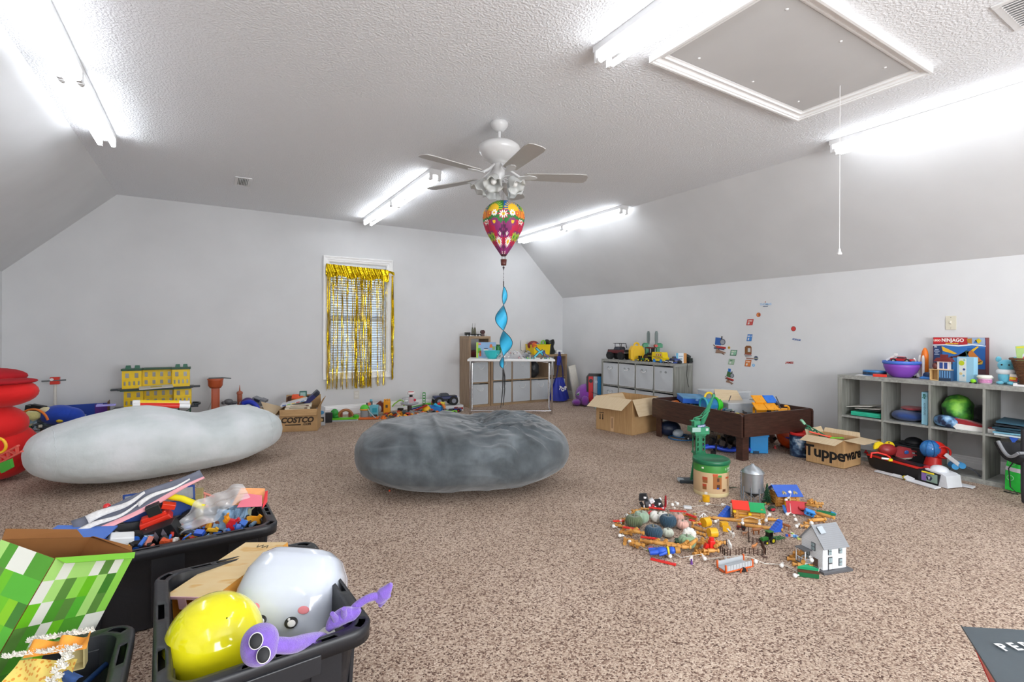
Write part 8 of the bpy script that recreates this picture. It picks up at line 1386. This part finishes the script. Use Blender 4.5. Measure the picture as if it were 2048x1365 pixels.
t = T('white_toy_sheet', 'white and grey flat toy parts filling lettered carton', 'toy parts', (4.735, 2.31, .15), 0); random.seed(23); m = M(); bpy.data.objects.remove(t)
for k in range(50): m.box((random.uniform(-.11, .11), random.uniform(-.12, .12), random.uniform(0, .06)), (random.uniform(.03, .08), random.uniform(.02, .05), .01), (random.uniform(-.4, .4), random.uniform(-.4, .4), random.uniform(0, 3)), mi=k % 4)
one('carton_toy_fill', 'pale flat toy parts filling the lettered carton', 'toy parts', m, [P(c) for c in ('dcdcd8', 'b4b8bc', 'c84a3a', '4a8a6a')], (4.735, 2.31, .14), 0, kind='stuff')
one('orange_ball', 'small orange ball knob showing in the lettered carton', 'toy part', M().sph((0, 0, 0), .018, 12), P('ee5a22'), (4.72, 2.33, .225))

# ======================= back wall, left part =======================
RDF = mt('e01818', .85, var=.08, sc=6, bump=.1, bsc=60, sheen=.1, name='red_plush_fabric'); RDD = mt('b00d1c', .9, var=.08, sc=8, name='dark_red_felt')
t = T('red_plush', 'giant red soft toy slumped at the left edge of the frame', 'soft toy', (-1.29, 5.27, 0), VR, sc=.95)
M().sph((-.16, 0, .24), (.30, .26, .24), 24).o('lower_body', RDF, t); M().sph((-.19, -.06, .46), (.30, .24, .17), 24).o('torso', RDF, t); M().sph((-.10, -.05, .72), (.30, .20, .125), 24).o('head', RDF, t); M().sph((-.18, -.22, .66), (.17, .09, .075), 20).o('snout', RDF, t); M().sph((-.22, -.0, .84), (.26, .22, .07), 20).o('cap_crown', RDD, t); M().sph((-.02, -.06, .805), (.20, .20, .028), 20).o('cap_brim', RDD, t); M().sph((-.25, -.12, .58), (.21, .16, .018), 16).o('dark_collar', P('1f1b22'), t)
t = T('coral_truss_toy', 'coral and yellow toy crane piece with yellow ring before the red plush', 'toy part', (-1.0591, 4.1481, 0.3899), VR + .2, rot=(.1, -.5, VR)); m = M()
for z in (-.02, .02): m.box((0, 0, z), (.22, .02, .010))
for k in range(7): m.box((-.09 + k * .03, 0, 0), (.006, .018, .045), (0, .5 * (-1) ** k, 0))
m.o('truss', P('d8574a'), t); M().ring((.02, -.01, .075), .045, .008, 'Y', 20, 6).o('yellow_ring', P('f2b81c'), t); M().prism([(-.05, -.08), (.02, -.08), (.04, -.03), (-.04, -.02)], .02, m=RX(PI / 2)).o('green_block', P('3fa02c'), t, bev=.002)
def vj(label, nm, cat, px, Y, base, sz, c, rz=0): pass
BP = mt('1f48b8', .9, var=.1, sc=30, sheen=.2, name='royal_plush'); CP = mt('e6dcb4', .9, var=.06, name='cream_plush')
t = T('royal_blue_plush', 'royal blue soft toy with cream arm and white mitt on the heap', 'soft toy', (-1.211, 6.200, 0.342), VR + .1); M().sph((0, 0, .02), (.15, .11, .095), 20).o('torso', BP, t); M().sph((.08, .02, .0), (.12, .09, .09), 18).o('rump', BP, t); M().sph((-.07, -.06, .075), (.05, .04, .03), 14).o('cream_patch', CP, t); M().sph((.06, -.07, -.02), (.03, .03, .02), 10).o('yellow_patch', P('e8c83a'), t); M().tube([(-.10, -.06, .04), (-.16, -.08, .0), (-.19, -.09, -.05)], [.025, .024, .026], 10).o('arm', CP, t); M().sph((-.205, -.10, -.12), (.035, .03, .06), 14).o('white_mitt', mt('e6e6ea', .9), t)
def heap(label, nm, x0, x1, y0, y1, z, n, cs, seed, big=.14, cat='toy parts', base=.004):
 random.seed(seed); m = M()
 for k in range(n):
  zz = random.random() ** 1.5 * z; m.box((random.uniform(x0, x1), random.uniform(y0, y1), base + zz + .01), (random.uniform(.03, big), random.uniform(.02, big * .5), random.uniform(.01, .04)), (random.uniform(-.5, .5), random.uniform(-.5, .5), random.uniform(0, 3)), mi=k % len(cs))
 one(nm, label, cat, m, [P(c) for c in cs], (0, 0, 0), kind='stuff')
heap('low heap of mixed toys along back wall behind the pale beanbag', 'mixed_toy_heap', -1.65, -1.0, 6.15, 6.80, .31, 240, ('1f2226', '3a4650', '8aa8b8', 'c8c4b4', '5a2c2a', '9ab0c0', '2a3f6a', 'b0a48c'), 51)
t = T('green_photo_box', 'green and white picture box upright beside the red plush', 'box', (-1.36, 5.75, 0), VR + .25); M().box((0, 0, .22), (.10, .05, .24)).box((0, 0, .05), (.14, .08, .10)).o('box_shell', PR('3a7a34'), t, bev=.002); M().box((-.01, -.0255, .25), (.07, .001, .14)).o('picture', PR('b8cfd8'), t); M().box((-.01, -.0262, .19), (.07, .001, .05)).o('yellow_print', PR('c8d070'), t)
one('orange_track_arc', 'orange curved toy track arching over the left heap', 'toy track', M().ring((0, 0, 0), .14, .010, 'Y', 18, 6, a0=.3, a1=2.4), P('f0802a'), (-1.368, 6.100, 0.302), VR)
t = T('black_toy_rack', 'black plastic toy rack on the heap behind the red plush', 'toy part', (-1.416, 6.500, 0.397), VR); M().box((0, 0, 0), (.20, .06, .05), (.1, .2, .2)).box((.03, -.03, .03), (.12, .04, .02), (.1, .2, .1)).o('rack_body', P('191a1d'), t, bev=.003); M().box((.0, -.035, .0), (.09, .006, .014)).o('grey_slot', P('6a6c70'), t)
one('cream_towel', 'pale yellow folded cloth on the heap behind the red plush', 'cloth', M().sph((0, 0, 0), (.11, .06, .04), 14, e=.6), FB('dcd890'), (-1.428, 6.200, 0.374), VR)
t = T('open_display_box', 'royal blue open display box with purple end by the wall', 'box', (-1.17, 6.92, .10), .06); M().box((.0, .10, .15), (.46, .006, .22)).box((0, 0, .04), (.46, .20, .006)).box((0, -.10, .09), (.44, .006, .09)).o('blue_board', mt('1f48b0', .45, var=.25, sc=4), t); M().box((.225, .0, .165), (.006, .20, .25)).o('cardboard_end', CARDD, t); M().box((.16, .094, .18), (.12, .004, .14)).o('purple_panel', PR('6a35a0'), t); M().box((.07, -.105, .10), (.09, .003, .06)).o('white_label', PR('b9c4cf'), t); M().box((.0, -.105, .09), (.02, .003, .05)).o('orange_print', PR('c8843a'), t); M().box((-.0, .0, -.048), (.4, .18, .09)).o('box_under', P('2a2c30'), t)
t = T('toy_signal_mast', 'tall white toy mast with red head and grey cross bar', 'toy mast', (-1.375, 6.88, 0), 0); M().cyl((0, 0, 0), (0, 0, .60), .013, n=10).o('mast', P('dcd8d0'), t); M().box((0, 0, .635), (.075, .05, .075)).o('red_head', P('d8392a'), t, bev=.004); M().cyl((-.10, -.02, .635), (.09, -.02, .64), .008, n=8).o('cross_bar', P('6a6e70'), t); M().cyl((-.02, -.027, .65), (-.02, -.04, .65), .015, n=10).o('white_dial', WHITE, t)
YL = P('f4cd08'); DGR = P('24503a'); DKD = P('2f363c')
t = T('toy_station', 'yellow two-storey toy train station with green roofs on dark decks', 'toy building', (-.515, 6.74, 0), 0); t.scale = (.79, .9, 1)
def wing(x0, x1, y, z, h__, n1, n2, name='wall_block'):
 w__ = x1 - x0; m = M(); zs = [z, z + h__ * .18, z + h__ * .40, z + h__ * .60, z + h__ * .86, z + h__];
 def band(za, zb, xs):
  for a, b in xs: m.box(((a + b) / 2, y, (za + zb) / 2), (b - a, .008, zb - za))
 def holes(n, fw): s = w__ / n; out = []; c = x0; [out.append((c, x0 + s * (k + .5) - s * fw)) or (c := x0 + s * (k + .5) + s * fw) for k in range(n)] if False else None; pts = [x0]; [pts.extend([x0 + s * (k + .5) - s * fw, x0 + s * (k + .5) + s * fw]) for k in range(n)]; pts.append(x1); return [(pts[2 * k], pts[2 * k + 1]) for k in range(n + 1)]
 band(zs[0], zs[1], [(x0, x1)]); band(zs[1], zs[2], holes(n1, .2)); band(zs[2], zs[3], [(x0, x1)]); band(zs[3], zs[4], holes(n2, .2)); band(zs[4], zs[5], [(x0, x1)]); m.box(((x0 + x1) / 2, y - .006, z + h__ * .5), (w__, .006, h__ * .03)); m.box(((x0 + x1) / 2, y - .006, z + h__ * .02), (w__, .006, h__ * .04))
 m.o(name, YL, t)
 for xx in (x0, x1): M().box((xx, y + .06, z + h__ / 2), (.008, .13, h__)).o('end_wall', YL, t)
for z, dx in ((.325, .02), (.535, 0)):
 wing(-.36 + dx, -.155 + dx, -.05, z, .19, 4, 2); wing(-.155 + dx, .20 + dx, .06, z, .19, 4, 4); wing(.20 + dx, .40 + dx, -.05, z, .19, 4, 2)
M().box((.02, .03, .312), (.98, .30, .022)).o('lower_deck', DKD, t, bev=.004); M().box((.02, .03, .524), (.86, .24, .014)).box((-.42, .0, .526), (.14, .08, .018)).box((.46, .0, .526), (.14, .08, .018)).o('upper_deck', DKD, t, bev=.004); M().box((.02, .03, .514), (.80, .26, .010)).o('green_eave', DGR, t, bev=.002)
for x0, x1, y in ((-.375, -.14, 0), (-.14, .19, .06), (.19, .415, 0)): M().box(((x0 + x1) / 2, y - .0, .738), (x1 - x0, .14, .022)).o('green_roof', DGR, t, bev=.004)
for x in (-.30, -.20, .26, .35): M().box((x, -.02, .765), (.06, .06, .035), tp=.8).o('roof_dormer', P('2a6a50'), t, bev=.002)
m = M(); m.ring((.42, .0, .33), .11, .012, n=18, a0=-1.2, a1=1.4); m.o('track_curve', P('3a4248'), t)
for x in (-.32, .34):
 m = M(); [m.box((x + a, b, .15), (.014, .014, .30)) for a in (-.07, .07) for b in (-.06, .08)]; [m.box((x, -.06, .06 + .06 * k), (.15, .008, .008), (0, .5 * (-1) ** k, 0)) for k in range(4)]; m.o('lattice_leg', P('1f5a40'), t)
one('picture_booklet', 'white and yellow booklet lying on the upper station deck', 'booklet', M().box((0, 0, 0), (.30, .14, .008)).box((0, 0, .005), (.10, .05, .002), mi=1), [PR('d8d8d4'), PR('c8b43a')], (-.50, 6.64, .545), .1, rot=(.12, -.03, .12)); one('white_flat_box', 'flat white box on the lower station deck', 'box', M().box((0, 0, .014), (.20, .07, .028)), WHITE, (-.53, 6.64, .325), 0, bev=.002); one('blue_toy_tray', 'blue toy tray beside the white flat box on station', 'tray', M().box((0, 0, .008), (.14, .08, .016)).box((.02, .02, .03), (.02, .02, .03)), P('2a6ad0'), (-.37, 6.64, .325), 0, bev=.002)
t = T('foam_sticks', 'red and yellow foam sticks with white ends on pale beanbag', 'foam stick', (-0.3635, 5.2817, 0.5087), 0, rot=(0, .10, .16));
for y, z, c in ((-.03, 0, 'e02a1c'), (.02, .02, 'f2d010')): M().cyl((-.15, y, z), (.13, y, z), .022, n=16).o('foam_tube', P(c), t); M().cyl((-.20, y, z), (-.15, y, z), .019, .022, n=14).o('white_end', WHITE, t); M().cyl((.13, y, z), (.21, y, z), .021, n=14).o('white_end', WHITE, t)
one('lilac_card', 'thin lilac toy lying on top of the pale beanbag', 'toy part', M().box((0, 0, 0), (.13, .05, .014)).box((-.04, -.01, .01), (.04, .03, .01)), P('8a84c8'), (-0.7400, 5.2992, 0.5339), .1, bev=.003)
t = T('orange_tower', 'orange-brown toy column with flared top and grey rail stub', 'toy column', (.055, 6.78, 0), 0); BO = P('b5532e'); M().box((0, 0, .25), (.085, .07, .50)).box((-.03, -.036, .25), (.008, .006, .5)).box((.03, -.036, .25), (.008, .006, .5)).o('column', BO, t, bev=.004); M().lathe([(.001, .49), (.055, .49), (.075, .52), (.078, .58), (.085, .60), (.001, .60)], 20).o('flared_top', BO, t); M().box((.11, 0, .602), (.10, .03, .012), (0, .12, 0)).box((0, 0, .607), (.14, .05, .012)).o('rail_stub', P('4a5254'), t, bev=.002)
t = T('rust_finial', 'rust brown small toy tower with pointed finial by wall', 'toy tower', (.31, 6.92, 0), 0); M().cyl((0, 0, 0), (0, 0, .38), .028, n=14).sph((0, 0, .40), (.035, .035, .03), 12).cyl((0, 0, .42), (0, 0, .50), .01, .002, n=8).o('finial_tower', P('a85a40'), t)
one('grey_toy_snail', 'dark grey lumpy toy on the heap left of rust finial', 'toy', M().sph((0, 0, 0), (.05, .03, .035), 12).sph((.06, 0, -.015), (.035, .025, .02), 10).sph((-.05, 0, -.01), (.025, .02, .02), 8), P('5a5a5c'), (0.187, 6.750, 0.324), 0)
heap('low heap of grey and blue toys between pale beanbag and COSTCO box', 'grey_toy_heap', .20, .62, 6.45, 6.95, .26, 110, ('6a6c70', '3a3c44', 'b8bcc0', '2a3f9a', 'a89070', '4a3a6a', 'c9ccd0'), 52)
t = T('purple_ring_toy', 'dark purple round toy and blue arc leaning on the heap', 'toy', (0.382, 6.600, 0.282), VR); M().ring((0, 0, 0), .07, .026, 'Y', 24, 8).o('purple_ring', P('4a3a78'), t); M().ring((.03, -.04, -.06), .11, .026, 'Y', 20, 8, a0=.1, a1=2.2).o('blue_arc', P('2038b8'), t)
t = T('grey_toy_truck', 'grey boxy toy with dark window on top of the heap', 'toy truck', (0.495, 6.650, 0.327), VR, rot=(.1, .35, VR)); M().box((0, 0, 0), (.14, .10, .07), tp=.85).box((.06, 0, .03), (.07, .08, .03)).o('toy_body', P('7c7e84'), t, bev=.004); M().box((0, -.046, .015), (.07, .012, .03)).o('dark_window', P('2a2c34'), t)
one('tan_flap_board', 'tan cardboard flap standing left of the COSTCO box', 'cardboard', M().sheet([(0, 0, 0), (.14, 0, 0), (.16, 0, .10), (-.06, 0, .17)], .005), CARDL, (0.569, 6.500, 0.163), -.2)
one('white_vent_toy', 'white slatted small toy beside the COSTCO carton corner', 'toy part', M().box((0, 0, .12), (.07, .08, .20)).box((0, -.042, .15), (.05, .006, .008)).box((0, -.042, .12), (.05, .006, .008)).box((0, -.042, .09), (.05, .006, .008)), P('d0d4d8'), (0.618, 6.450, -0.044), VR, kind='stuff')
one('photo_card', 'tall thin grey picture card leaning behind the orange tower', 'card', M().box((0, 0, .16), (.005, .10, .32), (0, .35, 0)), PR('c8c8c4'), (-.03, 7.0, .02), 0)
# ======================= back wall, window part =======================
t = T('window_toy_box', 'grey toy display box with window, right of the COSTCO box', 'box', (1.165, 6.437), VR + .55); M().box((0, .06, .11), (.10, .12, .22)).o('box_shell', PR('b8bcc2'), t, bev=.002); M().box((-.0, -.001, .075), (.07, .003, .06)).o('dark_window', P('2a2622'), t); M().sph((.0, -.004, .07), (.025, .004, .02), 10).o('tan_print', PR('c8a870'), t); M().sph((0, -.002, .16), (.035, .004, .025), 10).o('blue_print', PR('3a86b8'), t)
one('black_cup', 'short black square cup on carpet beside the window display box', 'cup', M().box((0, 0, .06), (.085, .085, .12), tp=1.1).box((0, 0, .121), (.075, .075, .004)), P('222228'), (1.292, 6.639), VR + .4, bev=.004)
t = T('lime_playset', 'lime green toy playset base with brown arch and green bush', 'toy playset', (1.486, 6.651), VR + .35); M().prism([(-.16, -.02), (.15, -.05), (.19, .0), (.15, .07), (-.14, .07)], .018, m=TR(0, 0, .02)).o('lime_base', P('6ad020'), t, bev=.004); M().box((-.0, .0, .009), (.34, .12, .016)).o('grey_tray', P('b8bcc0'), t); M().ring((.02, .02, .05), .085, .018, 'Y', 18, 8, a0=0, a1=PI).o('brown_arch', P('a8683c'), t); M().sph((-.115, .03, .10), (.05, .045, .055), 14).sph((-.10, .03, .06), (.05, .04, .03), 10).o('green_bush', P('2f9a3a'), t); M().sph((.15, -.0, .05), (.04, .035, .025), 12).o('green_mound', P('3ab020'), t); M().box((-.03, .03, .075), (.03, .02, .06)).box((.07, .03, .07), (.03, .02, .06)).o('brown_figures', P('8a3a24'), t, bev=.004, kind='stuff')
t = T('rescue_playset', 'toy playset with green dome, orange base and grey slide', 'toy playset', (1.806, 6.638), VR + .15); OG = P('e0702a'); M().box((0, 0, .014), (.26, .16, .024)).o('orange_base', OG, t, bev=.006); M().cyl((-.06, .03, .02), (-.06, .03, .12), .055, n=18).o('grey_drum', P('9aa0a4'), t); M().ring((-.06, .03, .12), .056, .010, n=20).o('orange_band', P('e8982a'), t); M().sph((-.06, .03, .125), (.062, .055, .06), 18).o('green_dome', P('58c83a'), t); m = M(); m.grid(lambda u, v: (-.01 + .11 * u, -.03 - .10 * u + .03 * v, .14 - .11 * u ** .7), 8, 3); q = m.o('grey_slide', P('b4bcc4'), t); q.modifiers.new('s', 'SOLIDIFY').thickness = .008; M().box((.06, .05, .10), (.11, .08, .15)).o('teal_cabinet', P('6ab8c8'), t, bev=.006); M().box((.07, .008, .11), (.06, .004, .06)).o('teal_door', P('2fa0b4'), t); M().box((.07, .006, .035), (.07, .004, .035)).o('dark_shelf', P('3a3434'), t); M().box((.0, .04, .19), (.04, .03, .04)).o('salmon_block', P('e8845a'), t, bev=.003); M().cyl((.02, .05, .18), (.02, .05, .225), .02, n=12).cyl((-.03, .05, .16), (-.03, .05, .205), .016, n=10).o('grey_knobs', P('5a6468'), t, kind='stuff'); M().cyl((.02, .05, .225), (.02, .05, .25), .016, n=12).o('blue_knob', P('6ac0d8'), t)
t = T('orange_dino_tower', 'bright orange toy castle tower with brown roof block', 'toy tower', (2.096, 6.793), VR + .1); M().box((0, 0, .10), (.09, .08, .20)).o('tower_body', P('f0a21c'), t, bev=.01);
for k in range(3): M().box((-.03 + .03 * k, 0, .21), (.018, .07, .03)).o('merlon', P('f0a21c'), t, bev=.003)
M().box((0, -.042, .13), (.03, .004, .04)).o('dark_opening', P('5a4a34'), t); M().prism([(-.05, .0), (.05, .0), (.05, .11), (.0, .15), (-.05, .11)], .07, m=TR(-.095, .06, .05) @ RX(PI / 2)).o('brown_gable', P('7a3420'), t, bev=.003); M().sph((-.10, -.02, .09), (.03, .02, .05), 12).o('grey_gate', P('a8b0b8'), t)
one('orange_button_toy', 'little orange and grey disc toy at beanbag edge', 'toy part', M().cyl((0, 0, 0), (0, 0, .02), .04, n=16).cyl((0, 0, .02), (0, 0, .04), .025, n=14), P('e87a2a'), (1.971, 6.542), 0, bev=.003)
t = T('lime_hook_toy', 'lime green hooked toy arm leaning behind black toy bits', 'toy part', (2.360, 7.098), VR); M().ring((.03, 0, .10), .055, .010, 'Y', 14, 6, a0=-.6, a1=1.9).tube([(.01, 0, .15), (-.06, 0, .10), (-.09, 0, .06)], .009, 6).o('hook_arm', P('94d83a'), t); M().box((.03, 0, .02), (.08, .05, .04)).o('black_foot', P('2a2620'), t, bev=.004)
heap('scatter of orange, black and grey toys behind the charcoal beanbag', 'orange_toy_heap', 2.05, 2.75, 6.25, 6.75, .05, 110, ('e87a22', '22221f', '8a8c8e', 'c8401f', 'f0a22a', '5a6a70'), 53, .12)
t = T('lookout_tower', 'grey toy lookout tower with railed deck and red top', 'toy tower', (2.350, 6.598), VR); GYT = P('a9adb4'); M().cyl((0, 0, 0), (0, 0, .15), .03, n=14).o('dark_column', P('3c3634'), t, bev=.003); M().lathe([(.001, .14), (.06, .145), (.12, .165), (.125, .18), (.001, .18)], 28).o('grey_deck', GYT, t); m = M(); m.ring((0, 0, .245), .10, .005, n=26, a0=1.2, a1=5.4)
for k in range(8): a = 1.2 + k * .6; m.cyl((.115 * math.cos(a), .115 * math.sin(a), .18), (.10 * math.cos(a), .10 * math.sin(a), .245), .005, n=6)
m.o('deck_railing', P('c2c4c9'), t); M().cyl((.02, 0, .18), (.02, 0, .26), .045, .03, n=16).o('pink_cabin', P('d8b0b4'), t); M().cyl((.02, 0, .26), (.02, 0, .29), .022, n=14).o('black_neck', BLACK, t); M().lathe([(.001, .29), (.05, .295), (.055, .31), (.05, .325), (.001, .325)], 22, (.02, 0, 0)).o('white_cap', WHITE, t); M().cyl((.02, 0, .325), (.02, 0, .332), .038, n=18).o('red_top', P('d8484a'), t); M().sph((.075, -.02, .22), .02, 12).o('red_ball_knob', P('d82a44'), t)
t = T('yellow_striped_ball', 'yellow toy ball with black bands behind the charcoal beanbag', 'toy ball', (2.598, 6.600), VR); M().sph((0, 0, .06), .062, 24).o('ball', P('f2bc1c'), t);
for z in (.03, .045): M().ring((0, 0, z), math.sqrt(.062 ** 2 - (z - .06) ** 2) + .001, .004, n=28).o('black_band', BLACK, t)
one('red_orange_slide', 'long red to orange toy ramp sloping behind beanbag', 'toy slide', M().box((-.02, 0, .075), (.30, .04, .02), (0, -.42, 0)).box((-.15, 0, .025), (.08, .05, .03), mi=1), [P('b8281f'), P('ee6a1c')], (2.492, 6.612), VR, bev=.004)
t = T('green_toy_bracket', 'tall green perforated toy bracket with green tube', 'toy part', (2.717, 7.001), VR); m = M(); [m.box((sx * .018, 0, .17), (.008, .012, .17)) for sx in (-1, 1)]; [m.box((0, 0, .09 + .04 * k), (.036, .012, .014)) for k in range(5)]; m.o('perforated_post', P('2f9a3a'), t, bev=.001); M().cyl((.03, -.01, .085), (.17, -.01, .09), .02, n=14).o('lime_tube', P('6ac83a'), t); M().box((.12, -.01, .10), (.012, .05, .06)).o('red_clip', P('e0402a'), t); M().box((-.12, .02, .05), (.20, .06, .014), (0, -.2, 0)).o('green_chute', P('4aa84a'), t, bev=.003); M().box((-.10, -.01, .03), (.16, .06, .016), (0, -.25, 0)).o('navy_chute', P('1f46a8'), t, bev=.003); M().box((.0, 0, .04), (.05, .04, .08)).o('brown_base', P('6a4030'), t, bev=.003)
t = T('blue_toy_box', 'bright blue toy bin holding coloured tubes behind the beanbag', 'toy bin', (2.746, 6.614), VR - .1); M().prism([(-.09, 0), (.07, 0), (.09, .09), (-.10, .11)], .12, m=TR(0, .06, 0) @ RX(PI / 2)).o('bin_body', P('2f86d8'), t, bev=.004)
for (x0, z0_, x1, z1__, c) in ((-.02, .13, .07, .09, '2fb0d8'), (.03, .13, .08, .15, 'd8302f'), (.07, .15, .13, .14, 'e8d84a'), (.10, .14, .13, .08, 'e0802a')): M().cyl((x0, -.01, z0_), (x1, -.01, z1__), .02, n=12).o('coloured_tube', P(c), t)
t = veh('monster_truck', 'blue toy monster truck with fat black wheels on a white box', 'toy truck', (2.93, 6.72, .09), .0, .38, .17, .12, .072, '2a3566', '1f2430', hub='8a8f9c', ww=.07, lift=.03, rot=(0, 0, -.12)); t.scale = (.92,) * 3
t = T('white_truck_box', 'white and red picture box under the blue monster truck', 'box', (2.98, 6.72, 0), -.1); M().box((0, 0, .045), (.40, .20, .088)).o('box_shell', PR('dadcdc'), t, bev=.001); M().box((.15, -.101, .04), (.09, .002, .03)).o('red_print', PR('a8322c'), t)
t = T('white_windshield_toy', 'grey white open-frame toy leaning on the monster truck', 'toy part', (3.130, 6.932), VR, rot=(.2, .2, VR)); m = M(); m.box((0, 0, .20), (.09, .008, .014)); m.box((0, 0, .10), (.09, .008, .03)); [m.box((sx * .04, 0, .15), (.014, .008, .11)) for sx in (-1, 1)]; m.box((0, 0, .04), (.06, .05, .08)); m.o('white_frame', P('cfd4dc'), t, bev=.003)
veh('toy_car', 'lime green toy car on the heap under the monster truck', 'toy car', (2.93, 6.50, .0), VR, .17, .08, .06, .018, '8ade20', '2a2c30', bed=False); veh('toy_car', 'small red and blue toy car nearest the table leg', 'toy car', (3.054, 6.590), VR - .2, .14, .08, .06, .024, '1f3f9a', 'c0242f', hub='c0302a', bed=False); veh('toy_car', 'orange and blue small toy vehicle right of blue bin', 'toy car', (2.875, 6.590), VR + .4, .12, .06, .06, .018, '5a7ab8', 'e8702a', bed=False)
one('tiny_orange_bead', 'tiny orange bead on the carpet before the charcoal beanbag', 'bead', M().sph((0, 0, .007), .007, 8), P('e8542a'), (1.108, 3.528))
